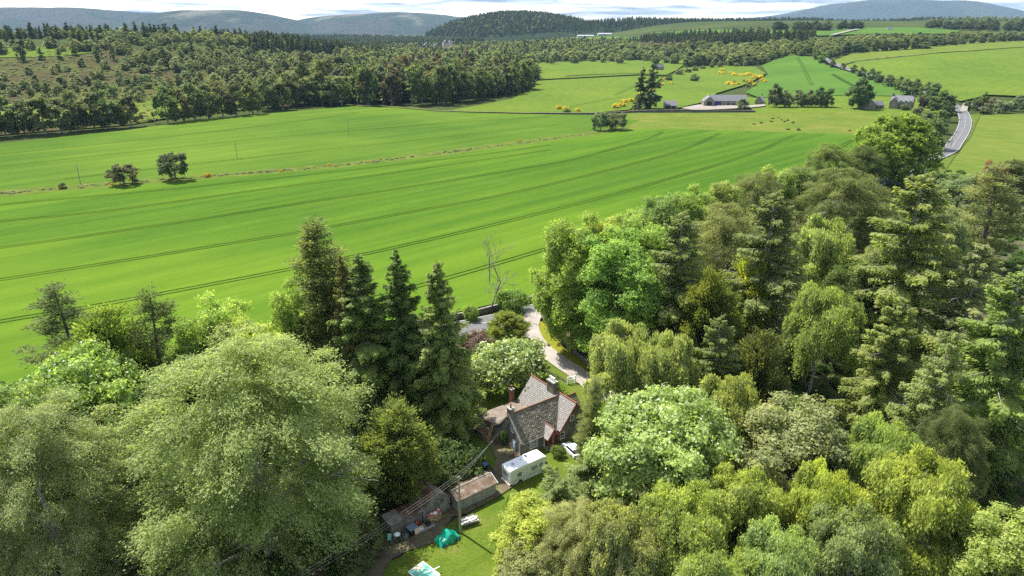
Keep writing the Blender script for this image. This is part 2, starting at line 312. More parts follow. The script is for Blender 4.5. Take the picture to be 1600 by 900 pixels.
def smooth_line(pts, step=6):
    """Catmull-Rom through world points"""
    P = [np.array(p, float) for p in pts]; P = [2*P[0]-P[1]]+P+[2*P[-1]-P[-2]]; o = []
    for i in range(1, len(P)-2):
        a, b, c, d = P[i-1:i+3]; n = max(2, int(np.hypot(*(c-b))/step))
        for t in np.arange(n)/n: o.append(.5*((2*b)+(c-a)*t+(2*a-5*b+4*c-d)*t*t+(3*b-a-3*c+d)*t**3))
    return np.array(o+[P[-2]])
def strip(name, pts, half, m, k=1, parent=None, off=(0,), step=6, kind='structure', label=None, dash=None):
    """ribbons of half width `half` laid along a line, at sideways offsets"""
    L = smooth_line(pts, step); T = np.gradient(L, axis=0); T /= np.hypot(*T.T)[:, None]; N = np.stack([T[:, 1], -T[:, 0]], 1); V = []; F = []
    for o in off:
        n0 = len(V)*0+sum(len(v) for v in V)
        A = L+N*(o-half); B = L+N*(o+half); W = np.empty((2*len(L), 3)); W[0::2, :2] = A; W[1::2, :2] = B; W[:, 2] = lift(W[:, 0], W[:, 1], k); V.append(W)
        for i in range(len(L)-1):
            if dash and (i % dash[1]) >= dash[0]: continue
            F.append((n0+2*i, n0+2*i+1, n0+2*i+3, n0+2*i+2))
    me = np_mesh(name, np.concatenate(V), np.array(F), [m], smooth=True); o = link(bpy.data.objects.new(name, me), parent)
    return tag(o, label, kind=kind if parent is None else None)

# ------------------------------------------------------------------ trees
def unit(v): return v/np.maximum(np.linalg.norm(v, axis=-1, keepdims=True), 1e-9)
def leaves(C, ax, nrm, L, W, fold=.18):
    """one folded, pointed leaf spray per row"""
    ax = unit(ax); sd = unit(np.cross(ax, nrm)); up = np.cross(sd, ax); L = L[:, None]; W = W[:, None]; n = len(C)
    V = np.stack([C-ax*L*.5, C+sd*W*.5-up*W*fold+ax*L*.05, C+ax*L*.5, C-sd*W*.5-up*W*fold+ax*L*.05], 1).reshape(-1, 3)
    return V, np.arange(4*n).reshape(-1, 4)
def crown_blob(seed, H, Rr, z0, nl, ns, nf, leaf, mode, lob=(.24, .40), dome=1.0, mat_='leaf', name='crown', boxy=2.):
    g = np.random.default_rng(seed); zc = z0+(H-z0)*(.46 if dome >= 1 else .5); hz = (H-z0)/2
    d = unit(g.normal(size=(nl, 3))); d[:, 2] = np.where(d[:, 2] < (-.85 if z0 < 1.2 else -.55), -d[:, 2], d[:, 2])
    d = d/(np.abs(d)**boxy).sum(1, keepdims=True)**(1/boxy)
    rad = g.uniform(.40, .92, nl)**.8*g.uniform(.86, 1.06, nl); rl = Rr*g.uniform(lob[0], lob[1], nl)
    top = np.where(d[:, 2] > 0, H-zc, zc-z0)
    lc = np.stack([d[:, 0]*Rr*rad, d[:, 1]*Rr*rad, zc+d[:, 2]*top*rad], 1)
    lt = g.normal(0, .11, nl)
    # twigs over each lobe
    sdv = unit(g.normal(size=(nl, ns, 3))+unit(lc-[0, 0, zc])[:, None]*.55+np.array([0, 0, .3]))
    ell = np.array([1, 1, .8])
    sc = lc[:, None]+sdv*ell*(rl[:, None, None]*g.uniform(.55, 1.08, (nl, ns, 1)))
    st = lt[:, None]+g.normal(0, .13, (nl, ns))
    hor = unit(np.concatenate([sc[..., :2], np.zeros((nl, ns, 1))], -1)+g.normal(0, .25, (nl, ns, 3))*[1, 1, 0])
    if mode == 'birch': ax = unit(hor*.28+np.array([0, 0, -1.])); sa, sl, sv = .95, .20, .20
    elif mode == 'beech': ax = unit(hor+np.array([0, 0, -.22])+g.normal(0, .18, (nl, ns, 3))); sa, sl, sv = .80, .24, .12
    elif mode == 'yew': ax = unit(hor*.9+np.array([0, 0, .55])); sa, sl, sv = .6, .25, .2
    elif mode == 'scale': ax = unit(hor*.45+np.array([0, 0, 1.])); sa, sl, sv = .5, .22, .22
    else: ax = unit(sdv+np.array([0, 0, .1])); sa, sl, sv = .34, .36, .20
    k = leaf[2] if len(leaf) > 2 else 1.
    lat = unit(np.cross(ax, np.array([0, 0, 1.])+g.normal(0, .1, ax.shape))); ver = np.cross(lat, ax)
    a = g.normal(0, sa*k, (nl, ns, nf, 1)); a = np.abs(a) if mode == 'birch' else a
    b = g.normal(0, sl*k, (nl, ns, nf, 1)); c = g.normal(0, sv*k, (nl, ns, nf, 1))
    P = sc[:, :, None]+ax[:, :, None]*a+lat[:, :, None]*b+ver[:, :, None]*c
    P = P.reshape(-1, 3); N = len(P)
    out = unit(P-np.repeat(lc, ns*nf, 0)); axl = np.repeat(ax.reshape(-1, 3), nf, 0)
    if mode in ('birch', 'yew', 'scale'): A = unit(axl+g.normal(0, .35, (N, 3))); nr = unit(out+g.normal(0, .5, (N, 3))+[0, 0, .2])
    elif mode == 'beech': A = unit(axl+g.normal(0, .5, (N, 3))); nr = unit(out*.5+[0, 0, .8]+g.normal(0, .42, (N, 3)))
    else: A = unit(np.cross(out, g.normal(size=(N, 3)))+[0, 0, -.25]); nr = unit(out*.7+[0, 0, .55]+g.normal(0, .48, (N, 3)))
    s = np.clip(g.lognormal(0, .32, N), .45, 2.0)
    V, F = leaves(P, A, nr, leaf[0]*s, leaf[1]*s)
    tone = .46+np.repeat(st.ravel(), nf)+g.normal(0, .10, N)+(np.repeat(np.abs(a).max(2).ravel(), nf)*0)
    keep = np.repeat(P[:, 2] > .25, 1)
    F = F[keep]
    me = np_mesh(name, V, F, [mat_], tone[keep], g.uniform(0, 1, N)[keep])
    return me, lc
def tube_np(p0, p1, r0, r1, n=5):
    p0 = np.array(p0, float); p1 = np.array(p1, float); d = unit(p1-p0); u = unit(np.cross(d, [.31, .22, .9] if abs(d[2]) < .9 else [1., 0, 0])); w = np.cross(d, u)
    a = np.arange(n)*2*np.pi/n; c = np.cos(a)[:, None]*u+np.sin(a)[:, None]*w
    V = np.concatenate([p0+c*r0, p1+c*r1]); i = np.arange(n); j = (i+1) % n
    return V, np.stack([i, j, n+j, n+i], 1)
def tubes_mesh(name, segs, m):
    V = []; F = []; o = 0
    for s in segs:
        v, f = tube_np(*s); V.append(v); F.append(f+o); o += len(v)
    return np_mesh(name, np.concatenate(V), np.concatenate(F), [m], smooth=True)
def trunk_blob(seed, H, z0, lc, r, m='bark', nlimb=14, name='trunk'):
    g = np.random.default_rng(seed+99); segs = []; top = H*.8; pts = [np.array([0, 0, -.3])]; nseg = 7
    for i in range(1, nseg+1): pts.append(np.array([g.normal(0, .012*H*i/nseg), g.normal(0, .012*H*i/nseg), top*i/nseg]))
    for i in range(nseg):
        segs.append((pts[i], pts[i+1], r*(1.25 if i == 0 else 1)*(1-i/nseg)**.8+.04, r*(1-(i+1)/nseg)**.8+.04, 8))
    for c in lc[:nlimb]:
        zb = min(top*.8, max(z0*.6, c[2]-np.hypot(c[0], c[1])*g.uniform(.5, 1.0))); b = np.array([0, 0, zb]); mid = (b+c)/2+np.array([0, 0, .06*H*g.uniform(-.2, .6)]); rb = r*.42*(1-zb/H)
        segs += [(b, mid, rb, rb*.65, 5), (mid, c, rb*.65, rb*.25, 5)]
        for q in range(3):
            e = c+g.normal(0, .045*H, 3); segs.append(((mid+c)/2, e, rb*.3, .02, 4))
    return tubes_mesh(name, segs, m)
def conifer(seed, H, Rr, z0, wh, nb, dens, leaf, kind='spruce', bark='bark', thin=0., shape=.8, bare=0, mat_='leaf'):
    g = np.random.default_rng(seed); zs = np.arange(z0, H*.985, wh); segs = []; P = []; A = []; Nn = []; T = []; S_ = []
    lean = lambda z: np.array([.012*H*math.sin(z/H*3+seed), .012*H*math.cos(z/H*2.3+seed), 0])
    for i in range(8): segs.append((lean(H*i/8)+[0, 0, H*i/8-(.3 if i == 0 else 0)], lean(H*(i+1)/8)+[0, 0, H*(i+1)/8], .017*H*(1-i/8)+.03, .017*H*(1-(i+1)/8)+.025, 7))
    for z in zs:
        t = (H-z)/(H-z0)                                            # 0 at the top
        prof = min(1., t**shape*1.12)*(1 if t < .75 else 1-.35*(t-.75)/.25)
        for b in range(nb+(g.random() < .4)):
            if g.random() < thin: continue
            Lb = max(.35, Rr*prof*g.choice([g.uniform(.45, .8), g.uniform(.75, 1.12)])); az = g.uniform(0, 2*np.pi); h = np.array([math.cos(az), math.sin(az), 0]); side = np.array([-h[1], h[0], 0])
            zz = min(H*.985, max(z0*.8, z+g.uniform(-1.2, 1.2)*wh))
            up = (.55*(1-t)-.18*t) if kind == 'spruce' else (.75*(1-t)+.12); dr = .28*t+.10 if kind == 'spruce' else .05
            f = lambda s: lean(zz)+np.array([0, 0, zz])+h*(Lb*s)+np.array([0, 0, Lb*(up*s-dr*s*s+(.14*s**3 if kind == 'spruce' else .18*s*s))])
            segs += [(f(0), f(.5), .02+.011*Lb, .015+.006*Lb, 3), (f(.5), f(.95), .015+.006*Lb, .012, 3)]
            dead = g.random() < bare*(t**1.2)
            if dead:
                for q in range(4):
                    s = g.uniform(.3, .9); p = f(s); segs.append((p, p+h*.25*Lb*g.uniform(.3, .8)+side*g.uniform(-.3, .3)*Lb+[0, 0, -.12*Lb], .014, .006, 3))
                continue
            bt = g.normal(0, .12)
            n = int(dens*Lb*(1+.25*Lb))
            if kind == 'pine':
                nc = max(2, int(2.2*Lb)); cs = g.uniform(.35, 1, nc)
                for s in cs:
                    p = f(s)+side*g.normal(0, .16*Lb)+[0, 0, g.normal(.1, .15)]; m = max(4, n//nc); ct = bt+g.normal(0, .1)
                    q = p+g.normal(0, 1, (m, 3))*[.42, .42, .22]; P.append(q); A.append(unit(q-p+[0, 0, .25]+h*.2)); Nn.append(g.normal(0, .6, (m, 3))+[0, 0, .6]); T.append(.45+ct+g.normal(0, .08, m)); S_.append(g.uniform(.7, 1.25, m))
            else:
                s = g.uniform(.10, 1.02, n)**.8; lw = .30*Lb*(1.05-s*.75); lo = g.uniform(-1, 1, n)
                q = np.stack([f(x) for x in s])+side*(lo*lw)[:, None]+h*(np.abs(lo)*-.10*Lb)[:, None]; q[:, 2] -= np.abs(lo)*lw*.45+np.abs(g.normal(0, .18+.09*Lb, n))*(.4+.6*s)
                P.append(q); A.append(h*.8+side*(np.sign(lo)*.75)[:, None]+[0, 0, -.55]+g.normal(0, .30, (n, 3))); Nn.append(g.normal(0, .50, (n, 3))+[0, 0, .65]+h*.5)
                T.append(.30+bt+.26*s+g.normal(0, .08, n)); S_.append(g.uniform(.7, 1.25, n)*(.75+.25*min(1, Lb)))
    P = np.concatenate(P); A = np.concatenate(A); Nn = np.concatenate(Nn); T = np.concatenate(T); S_ = np.concatenate(S_)
    V, F = leaves(P, A, unit(Nn), leaf[0]*S_, leaf[1]*S_)
    return np_mesh('crown', V, F, [mat_], T, np.random.default_rng(1).uniform(0, 1, len(T))), tubes_mesh('trunk', segs, bark)
def dead_tree(seed, H, m, depth=4, spread=.55, r=.22):
    g = np.random.default_rng(seed); segs = []
    def grow(p, d, L, r, k):
        n = 3; q = p
        for i in range(n):
            d = unit(d+g.normal(0, .10, 3)); e = q+d*L/n; segs.append((q, e, r*(1-.25*i/n), r*(1-.25*(i+1)/n), 6 if k > 2 else 3)); q = e
            if k > 0 and i > 0:
                for _ in range(2 if k > 1 else 3):
                    nd_ = unit(d*.7+g.normal(0, spread, 3)+[0, 0, .22]); grow(q, nd_, L*g.uniform(.45, .65), r*.5, k-1)
    grow(np.array([0, 0, -.2]), np.array([0, 0, 1.]), H*.55, r, depth)
    grow(np.array([0, 0, H*.5]), np.array([.05, 0, 1.]), H*.45, r*.6, depth-1)
    return tubes_mesh('trunk', segs, m)

PROTO = {}   # kind -> (crown mesh, trunk mesh, height, width)
def reg(kind, crown, trunk):
    co = np.empty(len(crown.vertices)*3, np.float32); crown.vertices.foreach_get('co', co); co = co.reshape(-1, 3)
    r = np.percentile(np.hypot(co[:, 0], co[:, 1]), 99.3); PROTO[kind] = (crown, trunk, float(np.percentile(co[:, 2], 99.7)), 2*float(r))
def blob(kind, seed, H, Rr, z0, nl, ns, nf, leaf, mode, r, bark='bark', nlimb=14, **kw):
    c, lc = crown_blob(seed, H, Rr, z0, nl, ns, nf, leaf, mode, **kw); reg(kind, c, trunk_blob(seed, H, z0, lc, r, bark, nlimb))
blob('beech', 3, 28, 13, .5, 300, 34, 22, (.28, .13), 'beech', .7, 'grey_bark', 24, lob=(.10, .18), dome=1, boxy=3.7)
blob('broad', 5, 25, 6.6, .4, 120, 34, 17, (.34, .21), 'broad', .45, lob=(.18, .30))
blob('broad2', 8, 25, 7.2, .4, 135, 32, 16, (.34, .21), 'broad', .45, lob=(.16, .27))
blob('maple', 9, 18, 8, 1.2, 130, 32, 14, (.33, .25), 'broad', .4, lob=(.14, .25), mat_='leaf_pale')
blob('orchard', 10, 9, 5, 1.6, 48, 20, 14, (.34, .26), 'broad', .25, lob=(.22, .34), mat_='leaf_blossom')
blob('birch', 11, 19, 5.2, 2.5, 62, 34, 28, (.33, .14), 'birch', .26, 'grey_bark', lob=(.18, .32), dome=1)
blob('birch2', 14, 18, 6.0, 2.0, 76, 34, 26, (.33, .14), 'birch', .26, 'grey_bark', lob=(.15, .28), dome=1)
blob('yew', 17, 15, 6.5, .6, 100, 26, 18, (.44, .16), 'yew', .5, lob=(.18, .32), dome=1)
blob('cypress', 18, 22, 3.6, .8, 90, 20, 14, (.50, .20), 'scale', .35, lob=(.28, .46))
blob('oak', 19, 22, 12, .8, 95, 24, 14, (.62, .44), 'broad', .6, lob=(.2, .32))
blob('bush', 20, 5, 3.6, .1, 26, 18, 12, (.36, .24), 'broad', .12, lob=(.26, .42))
reg('spruce', *conifer(21, 30, 5.6, 1.2, .42, 5, 40, (.46, .16), 'spruce', 'bark', .02, .74))
reg('spruce2', *conifer(24, 32, 6.6, 2.4, .55, 4, 36, (.48, .17), 'spruce', 'grey_bark', .10, .62, .12))
reg('snag_spruce', *conifer(27, 27, 6.2, 2.4, .62, 4, 34, (.48, .17), 'spruce', 'dead_wood', .12, .52, .38))
reg('pine', *conifer(29, 24, 5.4, 4.0, .80, 4, 38, (.42, .13), 'pine', 'bark', .16, .60))
reg('fir', *conifer(31, 33, 5.6, 4.0, .58, 4, 42, (.44, .15), 'pine', 'bark', .08, .68))
reg('cedar', *conifer(33, 10, 5.0, 1.0, .7, 5, 42, (.60, .14), 'spruce', 'bark', .1, .45))
# trees of the middle distance: the same growth with coarser sprays
blob('mid_broad', 41, 18, 7, .3, 36, 14, 8, (1.15, .8, 1.5), 'broad', .4, lob=(.24, .38), nlimb=8)
blob('mid_broad2', 43, 18, 6.2, .5, 32, 14, 8, (1.1, .8, 1.5), 'broad', .4, 'grey_bark', lob=(.26, .42), nlimb=8)
blob('mid_beech', 45, 18, 7.6, 0.6, 40, 14, 8, (1.2, .7, 1.6), 'beech', .4, 'grey_bark', lob=(.2, .34), nlimb=10)
blob('mid_bush', 47, 6, 4.2, .1, 16, 11, 7, (.85, .6, 1.2), 'broad', .15, lob=(.28, .44), nlimb=5)
blob('thorn', 49, 11, 6, .4, 36, 16, 8, (.62, .42, 1.1), 'broad', .22, 'bark', 26, lob=(.16, .26))
reg('mid_spruce', *conifer(51, 22, 4.2, 2.0, 1.3, 5, 9, (1.3, .55), 'spruce', 'bark', .05, .65))
reg('mid_pine', *conifer(53, 20, 5.2, 7.0, 1.6, 4, 9, (1.3, .55), 'pine', 'bark', .05, .5))
def fl(name, crown):                                                # the same crown in a wood's own leaf colours
    m = crown.copy(); m.materials.clear(); m.materials.append(MATS[name]); return m
SP = random.Random(5)
def tree(kind, name, x, y, h, w, col, label, group=None, cat='tree', rot=None, z=None):
    cm, tm, H0, W0 = PROTO[kind]; sxy = w/W0; sz = h/H0
    t = thing(name, label, cat, (x, y, float(hgt(x, y)) if z is None else z), SP.uniform(0, 6.283) if rot is None else rot, group)
    t.scale = (sxy, sxy, sz)
    if cm is not None:
        c = link(bpy.data.objects.new('crown', cm), t); k = SP.uniform(.92, 1.08); c.color = (col[0]*k*SP.uniform(.95, 1.05), col[1]*k, col[2]*k*SP.uniform(.9, 1.1), 1)
    link(bpy.data.objects.new('trunk', tm), t)
    return t
def instancer(name, pts, scl, mesh, label, seed=1, zs=None):
    """a far wood that reads as one mass: points that each carry a crown"""
    g = np.random.default_rng(seed); n = len(pts); me = bpy.data.meshes.new(name); me.vertices.add(n); me.vertices.foreach_set('co', np.asarray(pts, np.float32).ravel())
    a = me.attributes.new('size', 'FLOAT_VECTOR', 'POINT'); a.data.foreach_set('vector', np.asarray(scl, np.float32).ravel())
    a = me.attributes.new('turn', 'FLOAT_VECTOR', 'POINT'); tv = np.zeros((n, 3), np.float32); tv[:, 2] = g.uniform(0, 6.28, n); a.data.foreach_set('vector', tv.ravel())
    o = link(bpy.data.objects.new(name, me)); tag(o, label, kind='stuff')
    src = bpy.data.objects.new(name+'_crown', mesh)
    ng = bpy.data.node_groups.new(name, 'GeometryNodeTree'); ng.interface.new_socket('Geometry', in_out='INPUT', socket_type='NodeSocketGeometry'); ng.interface.new_socket('Geometry', in_out='OUTPUT', socket_type='NodeSocketGeometry')
    gi = nd(ng, 'NodeGroupInput'); go = nd(ng, 'NodeGroupOutput'); ip = nd(ng, 'GeometryNodeInstanceOnPoints'); oi = nd(ng, 'GeometryNodeObjectInfo'); oi.inputs['Object'].default_value = src; oi.inputs['As Instance'].default_value = True
    s = nd(ng, 'GeometryNodeInputNamedAttribute', data_type='FLOAT_VECTOR'); s.inputs['Name'].default_value = 'size'; r = nd(ng, 'GeometryNodeInputNamedAttribute', data_type='FLOAT_VECTOR'); r.inputs['Name'].default_value = 'turn'
    ng.links.new(gi.outputs[0], ip.inputs['Points']); ng.links.new(oi.outputs['Geometry'], ip.inputs['Instance']); ng.links.new(s.outputs[0], ip.inputs['Scale']); ng.links.new(r.outputs[0], ip.inputs['Rotation']); ng.links.new(ip.outputs[0], go.inputs[0])
    md = o.modifiers.new('wood', 'NODES'); md.node_group = ng
    return o
def wood(name, poly, spacing, mesh, H0, hrange, label, seed, wide=1., zfun=None, avoid=()):
    g = np.random.default_rng(seed); P = np.array(poly); lo = P.min(0); hi = P.max(0); n = int((hi[0]-lo[0])*(hi[1]-lo[1])/spacing**2)
    Q = g.uniform(lo, hi, (n, 2)); Q = Q[inside(poly, Q)]
    for a in avoid: Q = Q[~inside(a, Q)]
    z = (zfun or hgt)(Q[:, 0], Q[:, 1]); h = g.uniform(hrange[0], hrange[1], len(Q))/H0; w = h*wide*g.uniform(.85, 1.25, len(Q))
    return instancer(name, np.stack([Q[:, 0], Q[:, 1], z-.2], 1), np.stack([w, w, h], 1), mesh, label, seed)

# places in metres: x east,y north of the camera
D = {}
D['road'] = [(-190,45),(-120,78),(-60,109),(-10,137.5),(7,147.5),(60,190),(120,250),(185,318),(228.0,359.9),(252.1,391.9),(276.7,426.0),(302.3,464.3),(325.1,501.9),(345.0,539.0),(364.2,586.1),(386.2,649.9),(403.8,720.6),(421.5,822.2),(434.9,924.9),(451.6,1020.5),(460.9,1060.2),(470.7,1093.0)]
D['side_road'] = [(342.2,531.3),(375.9,581.0),(376.1,571.3),(359.9,531.6)]
D['crop_field'] = [(-190,62),(-120,92),(-62,121),(-12,147),(6,158),(55,201),(112,262),(165,318),(216.5,423.9),(168.3,438.8),(109.1,455.1),(77.1,451.5),(47.0,423.4),(-33.2,355.4),(-84.1,319.1),(-131.7,296.0),(-166.0,279.4),(-199.9,261.3),(-220.7,241.3),(-248.5,212.6)]
D['upper_field'] = [(-267.3,230.5),(-235.4,259.0),(-208.5,273.6),(-172.3,290.8),(-136.3,307.1),(-87.0,330.8),(-34.6,371.4),(46.7,439.5),(81.2,477.1),(91.8,499.6),(61.2,534.5),(14.8,539.8),(-50.5,551.7),(-96.2,586.2),(-129.5,592.0),(-162.8,556.7),(-225.4,490.7),(-246.1,444.4),(-291.2,391.6),(-339.4,345.0)]
D['ditch'] = [(-248.5,212.6),(-220.7,241.3),(-199.9,261.3),(-166.0,279.4),(-131.7,296.0),(-84.1,319.1),(-33.2,355.4),(47.0,423.4),(77.1,451.5),(81.2,477.1),(46.7,439.5),(-34.6,371.4),(-87.0,330.8),(-136.3,307.1),(-172.3,290.8),(-208.5,273.6),(-235.4,259.0),(-267.3,230.5)]
D['ditchline'] = [(-227.7,249.8),(-203.9,267.1),(-169.4,285.5),(-134.0,301.6),(-85.6,324.9),(-33.9,363.4),(47.1,431.4),(73.9,458.1)]
D['meadow'] = [(77.1,451.5),(109.1,455.1),(168.3,438.8),(216.5,423.9),(236.3,445.2),(306.8,511.0),(314.1,532.2),(248.6,543.9),(188.5,542.2),(129.6,544.8),(100.1,546.9),(61.2,534.5),(91.8,499.6),(81.2,477.1)]
D['track_row'] = [(-128.7,588.1),(-95.3,580.2),(-50.6,553.7),(14.9,543.8),(62.1,542.5),(101.8,556.8),(133.2,560.4),(152.8,557.4),(191.0,549.8)]
D['yard'] = [(139.2,577.5),(158.4,599.4),(169.7,604.6),(195.2,586.4),(215.4,598.4),(210.1,583.3),(190.3,571.1),(160.6,563.6),(145.7,559.3)]
D['pasture_mid'] = [(101.8,556.8),(121.6,636.5),(197.5,914.9),(267.6,1128.7),(325.4,1138.4),(363.5,1070.0),(346.7,976.3),(262.6,808.4),(205.4,708.8),(174.8,630.2),(138.0,581.8)]
D['crop_dark'] = [(236.0,714.0),(343.3,956.3),(375.7,1078.4),(418.2,1139.7),(454.6,1162.3),(461.3,1107.8),(440.2,1005.9),(425.6,878.3),(412.3,775.2),(388.1,685.8),(355.7,653.5),(322.2,670.6),(266.2,666.8),(230.3,658.9)]
D['farmyard_grass'] = [(227.6,659.8),(266.2,666.8),(322.2,670.6),(355.7,653.5),(384.4,662.5),(362.3,584.9),(323.3,531.4),(248.6,543.9),(189.8,546.0),(217.8,686.3)]
D['far_field_a'] = [(-51.7,565.6),(-22.6,621.6),(0.0,670.0),(22.2,767.7),(31.5,875.4),(81.5,906.3),(176.4,982.3),(200.8,951.0),(126.3,696.6),(97.3,575.8),(63.2,552.4),(15.1,549.8)]
D['far_field_b'] = [(30.5,893.5),(38.3,1341.5),(168.8,1353.5),(312.2,1299.0),(279.3,1175.3),(216.4,1005.0),(181.2,1009.9),(83.6,930.3)]
D['right_field'] = [(441.3,963.8),(482.4,1001.9),(552.4,1001.8),(653.5,1023.1),(781.5,1103.2),(1264.0,1434.6),(521.7,571.7),(468.7,645.8),(444.4,658.0),(387.8,609.0),(406.8,670.2),(429.6,795.4)]
D['right_strip'] = [(462.5,1037.6),(512.8,1089.3),(620.5,1131.0),(786.7,1237.0),(894.1,1266.1),(1231.9,1472.7),(1264.0,1434.6),(790.6,1116.4),(659.8,1033.3),(555.2,1007.1),(484.9,1007.4),(449.2,982.1)]
D['hay_field'] = [(344.0,515.8),(384.1,524.4),(442.7,508.2),(339.4,345.0),(243.8,241.2),(215.9,284.3),(193.0,290.8),(192.5,304.2),(228.8,354.6),(277.1,418.6),(309.0,464.7)]
D['road_verge'] = [(201.0,323.7),(234.0,363.2),(280.8,425.7),(311.2,470.4),(336.5,513.6),(350.1,523.8),(338.2,505.2),(309.5,464.3),(277.7,418.2),(228.3,352.6),(192.5,303.0)]
D['moor'] = [(-400.7,373.8),(-315.3,426.0),(-260.1,471.0),(-241.4,527.4),(-174.1,597.1),(-139.4,639.0),(-197.5,843.2),(-325.4,985.7),(-407.5,976.4),(-498.3,937.9),(-678.9,960.2),(-992.3,976.3)]
D['moor_grass'] = [(-426.7,418.9),(-327.9,444.1),(-278.4,465.1),(-242.8,509.1),(-201.0,580.2),(-234.8,614.7),(-303.3,606.4),(-369.4,596.9),(-428.8,588.3),(-582.3,580.1)]
D['hill_grass'] = [(-729.4,818.0),(-598.6,840.7),(-537.1,850.6),(-510.8,885.2),(-560.0,916.5),(-658.7,930.4),(-855.9,967.8)]
D['distant_field_a'] = [(564.5,1645.9),(638.3,1510.7),(762.5,1548.4),(920.3,1516.6),(1019.0,1657.9),(1004.6,1819.0),(880.7,1793.4),(707.6,1644.2),(619.0,1720.0)]
D['distant_field_b'] = [(418.8,2165.9),(541.8,1929.4),(576.2,1726.4),(495.0,1815.7),(442.0,1932.1)]
D['distant_field_c'] = [(183.4,2601.5),(315.3,2237.9),(363.7,1964.6),(252.9,2046.4)]
D['far_track'] = [(662.2,1504.7),(746.4,1618.2),(801.8,1691.6)]
D['tram_A'] = [(-129.0,131.2),(-115.4,140.8),(-96.2,152.1),(-60.5,176.9),(-31.3,199.6),(9.1,235.8),(56.4,282.4),(125.4,358.7),(153.2,397.5),(172.0,422.3)]
D['tram_B'] = [(-150.2,156.7),(-134.3,167.9),(-104.0,188.2),(-70.1,211.7),(-36.7,238.2),(10.6,278.8),(84.7,361.2),(119.3,415.2),(130.1,432.9)]
D['tram_C'] = [(-172.6,183.6),(-153.9,195.7),(-119.4,219.6),(-92.7,240.8),(-42.6,279.8),(0.0,315.0),(32.3,344.5),(79.5,408.3),(95.5,439.8)]
D['tram_Z'] = [(-66.4,127.8),(-50.6,141.2),(-26.0,161.9),(-13.8,172.5),(10.0,194.7),(26.9,212.3)]
D['tram_E'] = [(101.4,272.8),(159.7,348.1),(188.1,388.9),(210.9,417.8)]
D['faint'] = [[(-189.0,216.0),(-175.2,226.1),(-147.5,239.2),(-104.0,272.9),(-47.4,314.4),(20.8,371.4)],[(-191.2,249.0),(-126.4,283.1),(-32.3,344.5),(21.7,388.4)],[(-244.1,324.4),(-203.3,362.9),(-126.6,427.7),(-18.4,499.7),(28.8,523.2)],[(-267.1,357.2),(-210.7,413.4),(-152.1,486.8),(-119.2,543.1)],[(-195.6,295.1),(-130.8,349.3),(-59.9,403.6),(35.2,478.7)],[(101.4,698.7),(150.5,834.5),(182.8,924.1)],[(36.9,576.8),(75.6,639.5),(116.8,696.3)]]
D['dark_tram'] = [[(444.8,1123.1),(400.6,981.4),(332.2,786.7)],[(403.6,899.6),(357.9,733.3),(336.2,668.2)]]
D['far_ditch'] = [(70.1,951.4),(125.4,998.2),(183.6,1023.7),(209.8,1016.6)]
D['right_wall'] = [(445.3,973.0),(483.2,1003.7),(554.3,1005.3),(656.7,1028.2),(786.1,1109.8),(1264.0,1434.6)]
D['garden_lawn'] = [(-8.4,123.7),(0.0,128.0),(9.0,123.7),(12.9,116.3),(15.2,112.0),(20.7,104.0),(18.8,92.1),(14.9,82.7),(8.5,73.5),(1.6,65.0),(0.0,58.0),(-17.1,57.5),(-17.7,65.7),(-14.0,67.6),(-11.7,71.1),(-7.3,74.6),(-3.6,77.9),(-0.9,81.0),(-2.9,86.0),(-6.6,91.8)]
D['track'] = [(-9.8,74.4),(-6.1,75.8),(-2.2,79.0),(0.6,82.0),(3.8,84.9),(0.0,92.0),(-4.8,103.9),(-6.5,103.8),(-6.0,97.8),(-3.5,91.9),(-2.4,88.0),(-3.0,83.9),(-5.5,80.8),(-8.8,76.5)]
D['bare_soil'] = [(-18.5,59.2),(-19.8,67.2),(-18.4,69.6),(-16.3,69.1),(-13.3,70.8),(-12.2,72.0),(-9.6,75.4),(-6.7,78.7),(-7.5,76.6),(-9.9,70.3),(-13.0,68.8),(-15.0,67.3),(-15.6,65.2),(-15.2,59.1)]
D['drive'] = [(5.72,147.89),(3.99,138.94),(4.5,131.92),(6.55,125.83),(9.5,120.63),(12.8,115.29),(16.25,108.79),(19.63,104.17),(20.43,98.91)]
D['verge'] = [(6.2,140.9),(5.3,135.9),(6.1,130.9),(9.1,124.7),(12.5,119.3),(15.3,115.0),(16.0,116.9),(13.4,122.3),(10.6,127.6),(8.6,133.7),(7.5,138.8)]
D['woodland'] = [(-102.0,82.2),(-100.2,103.4),(-89.9,115.0),(-64.4,123.2),(-40.4,129.9),(-21.3,128.2),(-11.0,132.5),(-7.1,123.8),(-7.3,103.7),(-6.6,91.8),(-2.9,86.0),(-0.9,81.0),(-7.3,74.6),(-14.0,67.6),(-17.1,57.5),(-19.0,48.4),(-88.6,48.4)]
D['woodland_right'] = [(8.6,140.7),(35.8,180.5),(77.3,228.3),(132.5,284.7),(182.8,324.0),(204.2,324.0),(207.9,272.8),(235.7,232.4),(122.0,92.3),(69.8,48.5),(-2.6,48.9),(0.0,60.0),(14.9,82.7),(18.8,92.1),(20.7,104.0),(15.5,114.0),(12.6,120.3)]
D['big_wood'] = [(-186.0,591.5),(-136.1,623.3),(-58.8,647.3),(0.0,726.0),(25.4,829.6),(31.4,973.5),(0.0,926.0),(-91.5,1019.9),(-222.3,1034.4),(-273.4,870.0)]
